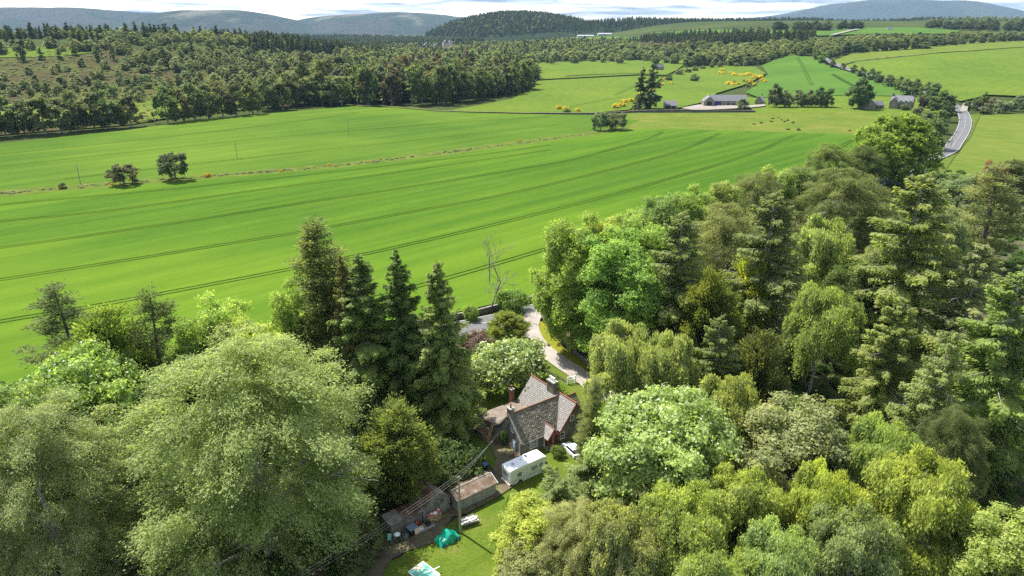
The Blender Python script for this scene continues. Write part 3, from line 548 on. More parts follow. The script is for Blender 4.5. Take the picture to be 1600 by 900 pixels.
D['AT'] = {'barn': (180.7,597.3,0.0),'barn_small': (130.2,577.5,-0.5),'cottage_white': (214.7,609.3,0.4),'outbuilding': (289.4,566.3,1.2),'farmhouse': (313.4,564.9,1.4),'hidden_house': (226.4,1109.1,0.8),'wood_hut': (-4.9,768.0,-0.2),'castle': (-298.9,2818.2,1.5),'sheds': (549.9,4891.2,37.9),'stub': (21.4,587.6,-1.0)}
D['POLES'] = {'field_pole_a': (-181.0,283.1,-0.0),'field_pole_b': (-139.1,346.1,-0.0),'field_pole_c': (-101.0,428.2,-0.0),'right_pole_a': (295.6,444.7,0.4),'right_pole_b': (242.0,379.4,0.0),'right_pole_c': (385.7,598.5,2.0)}
D['GORSE'] = [(310.0,1053.3,4.6),(295.6,1011.7,3.9),(294.0,1003.8,4.5),(306.6,983.3,4.0),(306.5,1000.1,4.5),(302.8,974.0,4.3),(312.4,979.4,3.0),(312.3,960.5,3.6),(311.0,956.7,3.9),(318.3,967.0,4.4),(320.1,964.2,4.9),(323.7,950.4,3.6),(305.4,910.1,3.4),(310.9,910.4,4.4),(319.7,920.0,4.5),(302.9,860.2,4.7),(303.7,853.6,3.3),(253.1,826.1,4.7),(265.5,849.5,3.8),(253.8,815.4,3.4),(261.8,823.4,4.1),(282.2,858.8,4.7),(264.0,791.1,4.2),(283.6,852.0,4.6),(277.9,813.9,3.7),(271.2,792.9,3.4),(91.1,599.1,3.3),(87.0,587.6,4.0),(95.4,598.5,3.5),(100.1,626.1,3.7),(108.4,638.9,3.7),(126.6,690.5,3.8),(137.9,741.3,3.2),(144.5,727.8,4.2),(152.0,761.0,3.8),(167.8,806.7,3.6),(171.5,812.1,3.6),(185.3,827.5,3.7),(195.6,903.1,4.4),(39.0,580.7,3.4),(43.4,570.4,3.3),(43.7,558.3,3.0),(52.3,559.6,3.1)]
D['DITCHGORSE'] = [(-134.4,299.2,3.0),(-167.8,283.0,1.8),(-105.8,311.5,1.8),(-87.2,325.5,2.2),(-69.5,336.9,1.6),(4.5,402.0,2.2)]
D['TUFTS'] = [(165.1,474.1),(171.7,480.2),(181.2,487.4),(188.5,503.9),(193.9,508.3),(191.8,496.2),(190.2,486.1),(194.7,492.9),(193.8,480.4),(178.1,447.9),(184.0,445.5),(214.5,440.6)]
D['WOODS'] = {'valley': [(-198.2,863.5),(-276.6,1194.4),(-382.8,2160.3),(-203.1,2295.0),(73.7,2084.7),(295.7,1858.6),(280.1,1579.4),(127.8,1436.3),(39.5,1385.4),(33.2,973.4),(0.0,866.0),(-84.3,938.2)],'valley_right': [(49.2,1381.1),(134.4,1512.0),(295.4,1668.0),(411.4,1407.1),(423.0,1159.2),(374.6,1104.2),(330.7,1157.7),(284.8,1171.9),(313.2,1313.2)],'right_belt': [(284.8,1171.9),(368.0,1336.3),(481.8,1361.2),(552.7,1275.4),(720.3,1295.2),(674.5,1192.5),(527.6,1122.1),(471.0,1068.8),(475.3,1125.8),(426.2,1153.8),(372.2,1096.6)],'plantation': [(277.4,1693.4),(348.1,1878.0),(450.5,1703.4),(535.4,1518.4),(592.7,1399.7),(539.7,1298.3),(458.6,1362.9),(363.3,1412.0)],'purple': [(262.5,1600.6),(303.6,1715.3),(404.8,1525.2),(385.7,1412.3),(309.2,1451.4)],'conifers_left': [(-376.3,1008.0),(-422.2,1193.5),(-857.6,3738.9),(-308.8,3498.4),(-88.2,2494.4),(-191.9,2167.5),(-363.9,2052.0),(-314.5,1178.8)],'moor_wood': [(-454.1,834.4),(-442.0,921.5),(-378.1,1064.9),(-269.2,1161.2),(-175.2,760.1),(-189.6,632.2),(-230.6,669.4),(-323.4,818.4),(-398.6,809.2)],'moor_scrub': [(-462.6,590.4),(-575.5,745.7),(-500.5,800.4),(-407.6,844.8),(-297.6,828.1),(-225.2,671.2),(-262.2,575.0),(-330.7,557.2)],'west_copse': [(-786.0,885.4),(-643.1,907.2),(-600.7,916.7),(-567.0,928.6),(-595.3,1007.2),(-469.6,1182.2),(-415.6,1042.2),(-462.3,913.7),(-483.6,877.6),(-580.6,884.4),(-673.9,841.4)],'ridge_top': [(576.2,1726.4),(795.7,1815.3),(1114.8,1817.3),(1299.8,1765.1),(1199.2,1625.5),(1035.5,1685.3),(731.6,1666.5)],'hilltop_right': [(493.5,1122.3),(643.1,1173.3),(811.0,1276.1),(978.6,1321.0),(1065.6,1440.7),(856.7,1389.1),(690.5,1349.6),(541.0,1247.7)]}
FOREGROUND_TREES = [
    ('pine','pine_tree',-72.4,100.9,24,15.7,(0.065,0.084,0.033),'sparse dark pine,leftmost of the three conifer tops beside the crop field','tree'),
    ('yew','conifer_tree',-61.5,93.3,23,14.7,(0.09,0.12,0.021),'dense yellow-tipped dark conifer between the two sparse pines','tree'),
    ('pine','pine_tree',-56.2,97.6,24,14.2,(0.061,0.084,0.032),'dark pine with bushy top just right of the yellow-tipped conifer','tree'),
    ('maple','maple_tree',-61.1,84.3,20,17.2,(0.156,0.22,0.053),'fresh light green maple below the three left conifer tops','tree'),
    ('broad2','broadleaf_tree',-62.2,76.2,20,10.9,(0.125,0.17,0.044),'light green broadleaf at the left picture edge behind the grey-green beech','tree'),
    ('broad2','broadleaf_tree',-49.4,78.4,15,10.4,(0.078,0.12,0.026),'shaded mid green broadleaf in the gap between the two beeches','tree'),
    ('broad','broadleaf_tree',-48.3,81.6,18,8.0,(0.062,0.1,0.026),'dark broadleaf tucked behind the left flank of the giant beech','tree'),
    ('beech','beech_tree',-52.5,63.4,24,21.4,(0.131,0.163,0.063),'grey-green feathery beech cut off by the lower left corner','tree'),
    ('beech','beech_tree',-30.6,69.0,29,30.9,(0.135,0.166,0.056),'giant domed pale green beech,the largest tree in the scene','tree'),
    ('broad','broadleaf_tree',-44.8,97.4,23,12.2,(0.166,0.225,0.044),'lime green broadleaf rising just behind the giant beech','tree'),
    ('broad2','broadleaf_tree',-38.5,93.7,21,11.8,(0.208,0.25,0.044),'yellow-green rounded treetop peeping over the giant beech','tree'),
    ('broad2','broadleaf_tree',-48.6,94.1,21,9.9,(0.135,0.19,0.035),'light green treetop left of the lime tree behind the giant beech','tree'),
    ('broad','broadleaf_tree',-35.6,100.3,24,7.8,(0.146,0.2,0.048),'slim light green tree left of the tallest fir','tree'),
    ('fir','fir_tree',-31.4,104.6,33,17.5,(0.094,0.109,0.036),'tallest dark fir with bare trunk showing against the green field','tree'),
    ('spruce','spruce_tree',-25.8,97.5,29,7.0,(0.102,0.104,0.038),'brownish spruce squeezed between the tall fir and a green spruce','tree'),
    ('spruce','spruce_tree',-23.0,97.5,29,16.1,(0.099,0.131,0.031),'dark green dense spruce right of the tall fir','tree'),
    ('spruce','spruce_tree',-17.9,97.5,30,12.8,(0.072,0.104,0.028),'narrow dark spruce with layered top,third of the conifer group','tree'),
    ('spruce','spruce_tree',-11.0,95.1,29,12.6,(0.117,0.145,0.038),'broad spruce with brown tip beside the cottage','tree'),
    ('yew','yew_tree',-15.7,79.0,15,13.0,(0.089,0.108,0.026),'low spreading dark yew behind the corrugated shed','tree'),
    ('bush','evergreen_bush',-8.7,82.9,6,10.1,(0.047,0.07,0.019),'dark evergreen bush at the foot of the broad spruce above the garage','bush'),
    ('yew','evergreen_bush',-9.8,79.6,4,7.2,(0.06,0.072,0.021),'low dark evergreen directly behind the garage roof','bush'),
    ('orchard','apple_tree',0.0,110.8,9.5,15.6,(0.125,0.165,0.044),'fruit tree with white blossom behind the cottage','tree'),
    ('orchard','apple_tree',-6.5,107.2,8,9.0,(0.114,0.15,0.044),'smaller blossoming fruit tree left of the cottage by the spruce','tree'),
    ('yew','yew_tree',-1.3,130.3,7,9.9,(0.12,0.138,0.026),'golden brown yew beside the road junction','tree'),
    ('bush','plum_bush',-7.0,122.3,6,8.4,(0.104,0.07,0.075),'purple-leaved bush between the spruce and the golden yew','bush'),
    ('bush','roadside_bush',0.1,147.5,5.5,8.6,(0.104,0.16,0.035),'green bush by the field wall right of the dead tree','bush'),
    ('bush','garden_bush',6.3,107.6,4,5.3,(0.104,0.15,0.031),'small green shrub by the garden gate above the cottage','bush'),
    ('bush','roadside_bush',-9.3,141.8,4,4.0,(0.125,0.17,0.035),'light green bush at the left end of the field wall','bush'),
    ('broad','broadleaf_tree',12.2,125.9,28,16.3,(0.14,0.195,0.035),'bright green tree leaning over the road junction,nearest the driveway','tree'),
    ('broad2','broadleaf_tree',19.9,118.5,27,19.1,(0.125,0.19,0.035),'large bright green tree behind the driveway fence','tree'),
    ('broad','broadleaf_tree',27.6,134.5,25,16.0,(0.135,0.19,0.04),'bright green tree directly left of the dark trunked spruce','tree'),
    ('broad2','broadleaf_tree',19.0,142.2,24,13.4,(0.177,0.21,0.044),'yellowish green crown behind the tree at the road junction','tree'),
    ('broad','broadleaf_tree',26.3,147.7,24,12.4,(0.146,0.19,0.044),'light green crown at the field edge,fourth from the junction','tree'),
    ('broad2','broadleaf_tree',35.7,161.2,24,14.9,(0.12,0.17,0.044),'green crown at the field edge above the dark trunked spruce','tree'),
    ('broad','broadleaf_tree',46.0,169.6,24,14.8,(0.125,0.175,0.04),'green crown beside the field,left of the grey-brown beech','tree'),
    ('broad2','broadleaf_tree',55.3,178.0,24,14.6,(0.146,0.18,0.044),'sunlit crown beside the field between two grey-brown beeches','tree'),
    ('spruce2','spruce_tree',30.7,116.9,31,17.0,(0.108,0.138,0.041),'dark trunked spruce with open branches amid the bright green trees','tree'),
    ('beech','beech_tree',45.8,140.3,27,20.7,(0.114,0.125,0.044),'grey-brown beech with twiggy crown right of the dark trunked spruce','tree'),
    ('beech','beech_tree',66.7,184.0,25,20.4,(0.094,0.11,0.04),'dull brown-grey beech at the field edge','tree'),
    ('broad','broadleaf_tree',77.4,198.3,24,15.2,(0.125,0.165,0.04),'green crown right of the dull brown-grey beech at the field edge','tree'),
    ('broad2','broadleaf_tree',89.3,208.7,22,15.9,(0.104,0.135,0.04),'mid green crown behind the big dark copper-green tree','tree'),
    ('yew','conifer_tree',34.4,110.4,23,13.5,(0.074,0.09,0.017),'blackish green bushy conifer below the grey-brown beech','tree'),
    ('cypress','cypress_tree',43.8,118.1,23,9.6,(0.179,0.204,0.021),'golden green columnar cypress beside the tall central spruce','tree'),
    ('spruce2','spruce_tree',47.4,118.8,34,19.5,(0.099,0.123,0.038),'tall dark spruce in the middle of the right-hand wood','tree'),
    ('birch','birch_tree',63.1,133.7,26,14.6,(0.156,0.19,0.062),'pale weeping birch right of the tall dark central spruce','tree'),
    ('birch2','birch_tree',53.3,107.7,21,15.0,(0.13,0.17,0.044),'weeping birch standing directly below the pale one','tree'),
    ('beech','beech_tree',91.1,184.2,26,29.2,(0.083,0.1,0.033),'big dark copper-green round tree in the upper right wood','tree'),
    ('oak','oak_tree',158.9,283.6,29,35.6,(0.104,0.15,0.018),'vivid green oak beside the bend of the road','tree'),
    ('beech','beech_tree',123.5,265.7,20,22.5,(0.083,0.11,0.026),'low brown-green roadside beech left of the vivid oak','tree'),
    ('beech','beech_tree',138.0,268.9,19,18.9,(0.068,0.09,0.026),'dark low roadside tree just under the vivid oak','tree'),
    ('birch','whitebeam_tree',70.4,125.1,22,10.7,(0.166,0.19,0.101),'silvery pale tree left of the great leaning spruce','tree'),
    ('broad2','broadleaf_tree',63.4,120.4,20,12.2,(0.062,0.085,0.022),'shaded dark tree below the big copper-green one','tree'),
    ('spruce2','spruce_tree',73.9,119.8,37,23.7,(0.144,0.167,0.046),'great grey-trunked spruce towering over the right-hand wood','tree'),
    ('pine','pine_tree',125.7,175.7,29,25.3,(0.123,0.138,0.051),'brown-tinged pine at the right picture edge','tree'),
    ('broad','copper_maple',154.1,217.3,22,9.9,(0.135,0.06,0.028),'small orange-red tree behind the brown-tinged pine','tree'),
    ('broad2','broadleaf_tree',135.9,203.9,21,16.6,(0.109,0.14,0.057),'grey-green tree between the great spruce and the red one','tree'),
    ('broad','broadleaf_tree',172.4,232.9,20,13.3,(0.073,0.085,0.031),'dark tree top at the right edge beyond the red tree','tree'),
    ('birch','birch_tree',106.9,163.3,20,12.8,(0.135,0.16,0.07),'soft grey-green birch directly right of the great spruce top','tree'),
    ('snag_spruce','spruce_tree',81.5,112.0,27,17.0,(0.145,0.167,0.07),'half bare spruce with pale dead branches near the right edge','tree'),
    ('spruce2','spruce_tree',68.9,85.7,31,19.3,(0.123,0.167,0.038),'yellow-green spruce cut off by the right picture edge','tree'),
    ('snag_spruce','spruce_tree',58.9,83.0,24,11.5,(0.131,0.16,0.057),'ragged spruce with dead lower limbs below the great spruce','tree'),
    ('spruce2','spruce_tree',57.7,94.4,24,12.8,(0.153,0.174,0.045),'light green spruce in front of the great spruce trunk','tree'),
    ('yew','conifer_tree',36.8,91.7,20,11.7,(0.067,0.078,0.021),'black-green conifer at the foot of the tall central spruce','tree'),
    ('spruce2','spruce_tree',31.0,91.8,22,11.6,(0.108,0.131,0.038),'dark spruce behind the pale birches right of the driveway','tree'),
    ('birch','birch_tree',16.9,94.5,20,12.4,(0.166,0.2,0.066),'pale weeping birch beside the driveway,nearest the cottage','tree'),
    ('birch2','birch_tree',23.2,90.8,20,10.6,(0.161,0.195,0.07),'weeping birch right of the one nearest the cottage','tree'),
    ('birch','birch_tree',29.5,81.6,18,11.1,(0.156,0.185,0.053),'weeping birch above the white-flecked maple on its right','tree'),
    ('maple','maple_tree',19.2,75.1,19,19.4,(0.177,0.22,0.07),'broad white-flecked maple in the centre foreground right of the cottage','tree'),
    ('broad2','willow_tree',35.2,73.4,18,16.3,(0.146,0.165,0.066),'grey-green spreading willow right of the white-flecked maple','tree'),
    ('birch2','birch_tree',45.5,71.7,17,11.1,(0.151,0.19,0.048),'light green birch between the willow and the yellow-green spruce','tree'),
    ('birch','birch_tree',45.5,62.9,18,13.6,(0.182,0.205,0.044),'big golden green weeping birch in the lower right','tree'),
    ('birch2','birch_tree',34.9,63.7,16,9.1,(0.192,0.225,0.044),'bright golden birch left of the big lower right one','tree'),
    ('birch','birch_tree',26.8,64.3,15,10.2,(0.161,0.195,0.053),'yellow-green birch just below the grey-green willow','tree'),
    ('birch2','birch_tree',19.3,60.9,15,12.4,(0.166,0.2,0.053),'yellow-green weeping birch below the white-flecked maple','tree'),
    ('birch2','birch_tree',11.5,59.2,14,10.9,(0.151,0.165,0.066),'yellow-green birch at the bottom centre right of the golden bush','tree'),
    ('broad2','golden_maple',2.8,63.8,11,11.2,(0.198,0.215,0.035),'golden-leaved low tree right of the lawn','tree'),
    ('beech','willow_tree',7.4,61.3,13,10.8,(0.156,0.17,0.066),'grey-green willow scrub between the golden low tree and the birches','tree'),
    ('birch2','birch_tree',27.4,56.3,14,9.9,(0.156,0.2,0.075),'birch at the bottom edge below the bright golden birch','tree'),
    ('birch','birch_tree',36.3,58.0,15,10.7,(0.135,0.165,0.062),'birch at the bottom edge left of the big lower right one','tree'),
    ('broad2','broadleaf_tree',50.0,55.6,16,10.6,(0.166,0.205,0.053),'fresh green tree in the lower right corner','tree'),
    ('birch','birch_tree',20.6,54.6,13,9.7,(0.161,0.19,0.053),'birch at the very bottom below the yellow-green weeping one','tree'),
    ('broad2','willow_tree',2.1,59.1,9,8.5,(0.146,0.155,0.057),'low willow at the bottom edge beside the lawn','tree'),
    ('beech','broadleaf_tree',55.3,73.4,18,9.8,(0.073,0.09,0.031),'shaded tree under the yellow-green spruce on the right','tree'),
    ('fir','pine_tree',11.5,82.4,17,5.5,(0.131,0.145,0.057),'slender thin-crowned pine beside the cottage gable','tree'),
    ('cedar','larch_tree',5.9,72.5,9,10.7,(0.138,0.167,0.057),'drooping feathery larch in front of the motorhome','tree'),
    ('cedar','larch_tree',10.9,79.2,8,9.7,(0.131,0.16,0.057),'feathery larch right of the motorhome by the white bags','tree'),
    ('bush','garden_bush',7.1,89.2,2.2,2.4,(0.094,0.13,0.031),'climbing shrub beside the red porch','bush'),
    ('bush','garden_bush',-18.1,68.9,5,6.0,(0.094,0.11,0.035),'green shrub between the giant beech and the slatted lean-to','bush'),
    ('bush','garden_bush',-18.6,64.5,4,5.3,(0.083,0.1,0.031),'low shrub at the bottom edge under the giant beech','bush'),]
MIDDLE_TREES = [
    ('mid_broad2','broadleaf_tree',-325.9,410.3,20.9,19.1,(0.077,0.085,0.035),'first tree from the left in the dark row along the upper field','tree','dark trees along the upper field'),
    ('mid_broad','broadleaf_tree',-314.5,416.6,21.2,22.0,(0.073,0.087,0.034),'second tree from the left in the dark row along the upper field','tree','dark trees along the upper field'),
    ('mid_broad2','broadleaf_tree',-309.4,422.9,24.3,18.0,(0.066,0.094,0.038),'third tree from the left in the dark row along the upper field','tree','dark trees along the upper field'),
    ('mid_broad','broadleaf_tree',-301.5,428.6,20.5,19.5,(0.063,0.083,0.037),'fourth tree from the left in the dark row along the upper field','tree','dark trees along the upper field'),
    ('mid_broad2','broadleaf_tree',-291.6,433.0,22.3,23.6,(0.076,0.094,0.033),'fifth tree from the left in the dark row along the upper field','tree','dark trees along the upper field'),
    ('mid_broad2','broadleaf_tree',-285.7,439.3,20.9,22.0,(0.077,0.089,0.031),'sixth tree from the left in the dark row along the upper field','tree','dark trees along the upper field'),
    ('mid_beech','broadleaf_tree',-278.9,446.0,24.4,18.4,(0.065,0.079,0.031),'seventh tree from the left in the dark row along the upper field','tree','dark trees along the upper field'),
    ('mid_beech','broadleaf_tree',-271.0,450.8,23.2,23.2,(0.073,0.081,0.037),'eighth tree from the left in the dark row along the upper field','tree','dark trees along the upper field'),
    ('mid_beech','broadleaf_tree',-264.8,456.8,24.0,22.0,(0.063,0.093,0.037),'ninth tree from the left in the dark row along the upper field','tree','dark trees along the upper field'),
    ('mid_broad2','broadleaf_tree',-254.6,464.9,21.0,18.8,(0.075,0.087,0.035),'tenth tree from the left in the dark row along the upper field','tree','dark trees along the upper field'),
    ('mid_broad2','broadleaf_tree',-238.3,482.3,24.7,18.8,(0.065,0.094,0.032),'eleventh tree from the left in the dark row along the upper field','tree','dark trees along the upper field'),
    ('mid_beech','broadleaf_tree',-230.9,490.4,22.1,19.9,(0.07,0.077,0.032),'twelfth tree from the left in the dark row along the upper field','tree','dark trees along the upper field'),
    ('mid_broad2','broadleaf_tree',-226.8,498.8,24.6,22.4,(0.073,0.093,0.035),'thirteenth tree from the left in the dark row along the upper field','tree','dark trees along the upper field'),
    ('mid_broad','broadleaf_tree',-219.8,506.4,23.6,21.2,(0.075,0.092,0.035),'fourteenth tree from the left in the dark row along the upper field','tree','dark trees along the upper field'),
    ('mid_broad2','broadleaf_tree',-213.2,515.7,21.4,19.3,(0.075,0.081,0.032),'fifteenth tree from the left in the dark row along the upper field','tree','dark trees along the upper field'),
    ('mid_broad2','broadleaf_tree',-206.5,524.8,24.7,20.9,(0.065,0.075,0.031),'sixteenth tree from the left in the dark row along the upper field','tree','dark trees along the upper field'),
    ('mid_broad','broadleaf_tree',-197.9,534.5,24.7,18.5,(0.074,0.093,0.031),'seventeenth tree from the left in the dark row along the upper field','tree','dark trees along the upper field'),
    ('mid_beech','broadleaf_tree',-195.5,560.9,25.1,20.0,(0.067,0.088,0.039),'first tree from the left in the dark clump beyond the field corner','tree','trees beyond the field corner'),
    ('mid_broad','broadleaf_tree',-196.3,577.6,25.5,18.2,(0.067,0.093,0.038),'second tree from the left in the dark clump beyond the field corner','tree','trees beyond the field corner'),
    ('mid_broad2','broadleaf_tree',-185.3,566.4,21.5,18.2,(0.07,0.086,0.033),'third tree from the left in the dark clump beyond the field corner','tree','trees beyond the field corner'),
    ('mid_broad2','broadleaf_tree',-186.9,589.1,26.5,21.2,(0.076,0.087,0.033),'fourth tree from the left in the dark clump beyond the field corner','tree','trees beyond the field corner'),
    ('mid_broad','broadleaf_tree',-182.5,596.7,26.0,19.9,(0.071,0.084,0.04),'fifth tree from the left in the dark clump beyond the field corner','tree','trees beyond the field corner'),
    ('mid_broad','broadleaf_tree',-175.7,600.8,21.4,21.7,(0.077,0.09,0.036),'sixth tree from the left in the dark clump beyond the field corner','tree','trees beyond the field corner'),
    ('mid_beech','broadleaf_tree',-168.2,605.1,23.5,18.6,(0.076,0.1,0.035),'seventh tree from the left in the dark clump beyond the field corner','tree','trees beyond the field corner'),
    ('mid_broad2','broadleaf_tree',-162.4,602.5,27.0,17.6,(0.067,0.083,0.032),'eighth tree from the left in the dark clump beyond the field corner','tree','trees beyond the field corner'),
    ('mid_broad','broadleaf_tree',-152.9,596.7,23.6,21.6,(0.07,0.092,0.034),'ninth tree from the left in the dark clump beyond the field corner','tree','trees beyond the field corner'),
    ('mid_broad2','broadleaf_tree',-145.8,602.6,22.9,20.3,(0.081,0.1,0.033),'tenth tree from the left in the dark clump beyond the field corner','tree','trees beyond the field corner'),
    ('mid_broad2','broadleaf_tree',-147.0,629.1,21.6,18.4,(0.081,0.093,0.04),'eleventh tree from the left in the dark clump beyond the field corner','tree','trees beyond the field corner'),
    ('mid_broad2','broadleaf_tree',-136.3,621.2,23.1,19.5,(0.069,0.096,0.035),'twelfth tree from the left in the dark clump beyond the field corner','tree','trees beyond the field corner'),
    ('mid_pine','broadleaf_tree',-134.2,623.7,32.5,20.4,(0.052,0.071,0.026),'first tree from the left on the front edge of the big wood','tree','front edge of the big wood'),
    ('mid_broad','broadleaf_tree',-123.5,599.4,32.2,17.2,(0.058,0.057,0.034),'second tree from the left on the front edge of the big wood','tree','front edge of the big wood'),
    ('mid_broad2','broadleaf_tree',-122.3,599.6,31.4,23.3,(0.056,0.077,0.031),'third tree from the left on the front edge of the big wood','tree','front edge of the big wood'),
    ('mid_broad2','broadleaf_tree',-121.7,632.4,30.4,17.3,(0.099,0.102,0.047),'fourth tree from the left on the front edge of the big wood','tree','front edge of the big wood'),
    ('mid_broad','broadleaf_tree',-114.8,627.6,31.4,23.2,(0.08,0.102,0.05),'fifth tree from the left on the front edge of the big wood','tree','front edge of the big wood'),
    ('mid_broad2','broadleaf_tree',-104.2,609.2,26.0,19.4,(0.053,0.05,0.036),'sixth tree from the left on the front edge of the big wood','tree','front edge of the big wood'),
    ('mid_broad2','broadleaf_tree',-105.0,621.2,31.3,18.6,(0.064,0.06,0.031),'seventh tree from the left on the front edge of the big wood','tree','front edge of the big wood'),
    ('mid_broad2','broadleaf_tree',-104.2,641.6,28.4,23.4,(0.059,0.056,0.031),'eighth tree from the left on the front edge of the big wood','tree','front edge of the big wood'),
    ('mid_broad','broadleaf_tree',-96.3,638.8,29.3,17.7,(0.062,0.079,0.034),'ninth tree from the left on the front edge of the big wood','tree','front edge of the big wood'),
    ('mid_pine','broadleaf_tree',-86.7,611.9,32.7,17.9,(0.087,0.11,0.055),'tenth tree from the left on the front edge of the big wood','tree','front edge of the big wood'),
    ('mid_beech','broadleaf_tree',-85.0,648.4,32.0,22.2,(0.062,0.078,0.034),'eleventh tree from the left on the front edge of the big wood','tree','front edge of the big wood'),
    ('mid_beech','broadleaf_tree',-78.7,617.0,31.6,19.0,(0.068,0.089,0.031),'twelfth tree from the left on the front edge of the big wood','tree','front edge of the big wood'),
    ('mid_pine','broadleaf_tree',-71.0,632.0,28.3,23.5,(0.077,0.077,0.036),'thirteenth tree from the left on the front edge of the big wood','tree','front edge of the big wood'),
    ('mid_beech','broadleaf_tree',-64.9,618.6,31.7,21.8,(0.063,0.087,0.036),'fourteenth tree from the left on the front edge of the big wood','tree','front edge of the big wood'),
    ('mid_broad2','broadleaf_tree',-60.3,619.1,31.6,17.3,(0.056,0.067,0.027),'fifteenth tree from the left on the front edge of the big wood','tree','front edge of the big wood'),
    ('mid_broad2','broadleaf_tree',-59.2,655.3,30.8,22.0,(0.05,0.066,0.028),'sixteenth tree from the left on the front edge of the big wood','tree','front edge of the big wood'),
    ('mid_broad','broadleaf_tree',-54.7,635.7,31.9,18.5,(0.051,0.076,0.028),'first tree from the left where the big wood tapers to the bright field','tree','wood end by the bright field'),
    ('mid_broad2','broadleaf_tree',-48.8,648.2,24.5,22.7,(0.057,0.082,0.028),'second tree from the left where the big wood tapers to the bright field','tree','wood end by the bright field'),
    ('mid_beech','broadleaf_tree',-45.5,640.4,26.3,22.1,(0.052,0.062,0.025),'third tree from the left where the big wood tapers to the bright field','tree','wood end by the bright field'),
    ('mid_beech','broadleaf_tree',-39.3,654.8,25.0,19.2,(0.085,0.097,0.033),'fourth tree from the left where the big wood tapers to the bright field','tree','wood end by the bright field'),
    ('mid_broad','broadleaf_tree',-32.1,665.2,24.5,21.4,(0.053,0.075,0.024),'fifth tree from the left where the big wood tapers to the bright field','tree','wood end by the bright field'),
    ('mid_spruce','broadleaf_tree',-29.5,669.3,26.5,17.7,(0.045,0.066,0.024),'sixth tree from the left where the big wood tapers to the bright field','tree','wood end by the bright field'),
    ('mid_broad2','broadleaf_tree',-28.6,691.4,26.4,23.6,(0.078,0.105,0.033),'seventh tree from the left where the big wood tapers to the bright field','tree','wood end by the bright field'),
    ('mid_broad2','broadleaf_tree',-17.8,717.8,27.3,23.0,(0.058,0.071,0.03),'eighth tree from the left where the big wood tapers to the bright field','tree','wood end by the bright field'),
    ('mid_broad','broadleaf_tree',-15.8,703.8,26.4,21.1,(0.076,0.095,0.037),'ninth tree from the left where the big wood tapers to the bright field','tree','wood end by the bright field'),
    ('mid_spruce','broadleaf_tree',-6.0,718.0,32.4,20.6,(0.048,0.062,0.027),'tenth tree from the left where the big wood tapers to the bright field','tree','wood end by the bright field'),
    ('mid_beech','broadleaf_tree',1.4,724.0,27.1,17.3,(0.074,0.091,0.031),'eleventh tree from the left where the big wood tapers to the bright field','tree','wood end by the bright field'),
    ('mid_spruce','broadleaf_tree',5.6,744.0,25.4,20.2,(0.051,0.064,0.026),'twelfth tree from the left where the big wood tapers to the bright field','tree','wood end by the bright field'),
    ('mid_broad','broadleaf_tree',13.5,765.9,26.1,19.0,(0.079,0.102,0.034),'thirteenth tree from the left where the big wood tapers to the bright field','tree','wood end by the bright field'),
    ('mid_spruce','broadleaf_tree',18.3,769.8,30.3,17.8,(0.069,0.072,0.029),'fourteenth tree from the left where the big wood tapers to the bright field','tree','wood end by the bright field'),
    ('mid_beech','broadleaf_tree',-206.5,681.4,25.7,18.1,(0.079,0.098,0.05),'first treetop from the left in the big wood,second line back','tree','inner lines of the big wood'),
    ('mid_beech','broadleaf_tree',-198.3,681.7,31.2,19.2,(0.044,0.063,0.023),'second treetop from the left in the big wood,second line back','tree','inner lines of the big wood'),
    ('mid_pine','broadleaf_tree',-193.9,705.9,25.6,20.9,(0.096,0.117,0.043),'third treetop from the left in the big wood,second line back','tree','inner lines of the big wood'),
    ('mid_pine','broadleaf_tree',-184.3,691.9,31.9,17.4,(0.047,0.053,0.021),'fourth treetop from the left in the big wood,second line back','tree','inner lines of the big wood'),
    ('mid_broad2','broadleaf_tree',-170.5,693.3,25.3,19.3,(0.07,0.072,0.039),'fifth treetop from the left in the big wood,second line back','tree','inner lines of the big wood'),
    ('mid_broad2','broadleaf_tree',-159.9,681.5,28.0,16.0,(0.08,0.105,0.041),'sixth treetop from the left in the big wood,second line back','tree','inner lines of the big wood'),
    ('mid_spruce','broadleaf_tree',-160.2,702.0,31.3,21.9,(0.082,0.093,0.033),'seventh treetop from the left in the big wood,second line back','tree','inner lines of the big wood'),
    ('mid_broad2','broadleaf_tree',-144.2,693.2,25.4,18.6,(0.089,0.107,0.045),'eighth treetop from the left in the big wood,second line back','tree','inner lines of the big wood'),
    ('mid_broad2','broadleaf_tree',-146.3,731.5,26.6,17.0,(0.067,0.086,0.033),'ninth treetop from the left in the big wood,second line back','tree','inner lines of the big wood'),
    ('mid_beech','broadleaf_tree',-130.3,708.1,25.4,16.9,(0.041,0.067,0.022),'tenth treetop from the left in the big wood,second line back','tree','inner lines of the big wood'),
    ('mid_spruce','broadleaf_tree',-116.6,700.4,31.3,19.8,(0.082,0.09,0.039),'eleventh treetop from the left in the big wood,second line back','tree','inner lines of the big wood'),
    ('mid_beech','broadleaf_tree',-113.4,696.8,25.7,17.8,(0.082,0.112,0.047),'twelfth treetop from the left in the big wood,second line back','tree','inner lines of the big wood'),
    ('mid_broad','broadleaf_tree',-110.3,701.4,30.2,22.7,(0.04,0.061,0.024),'thirteenth treetop from the left in the big wood,second line back','tree','inner lines of the big wood'),
    ('mid_spruce','broadleaf_tree',-103.8,750.9,26.6,18.6,(0.075,0.063,0.035),'fourteenth treetop from the left in the big wood,second line back','tree','inner lines of the big wood'),
    ('mid_pine','broadleaf_tree',-89.4,732.6,29.3,21.7,(0.062,0.068,0.039),'fifteenth treetop from the left in the big wood,second line back','tree','inner lines of the big wood'),
    ('mid_spruce','broadleaf_tree',-77.5,752.0,27.3,22.3,(0.075,0.07,0.037),'sixteenth treetop from the left in the big wood,second line back','tree','inner lines of the big wood'),
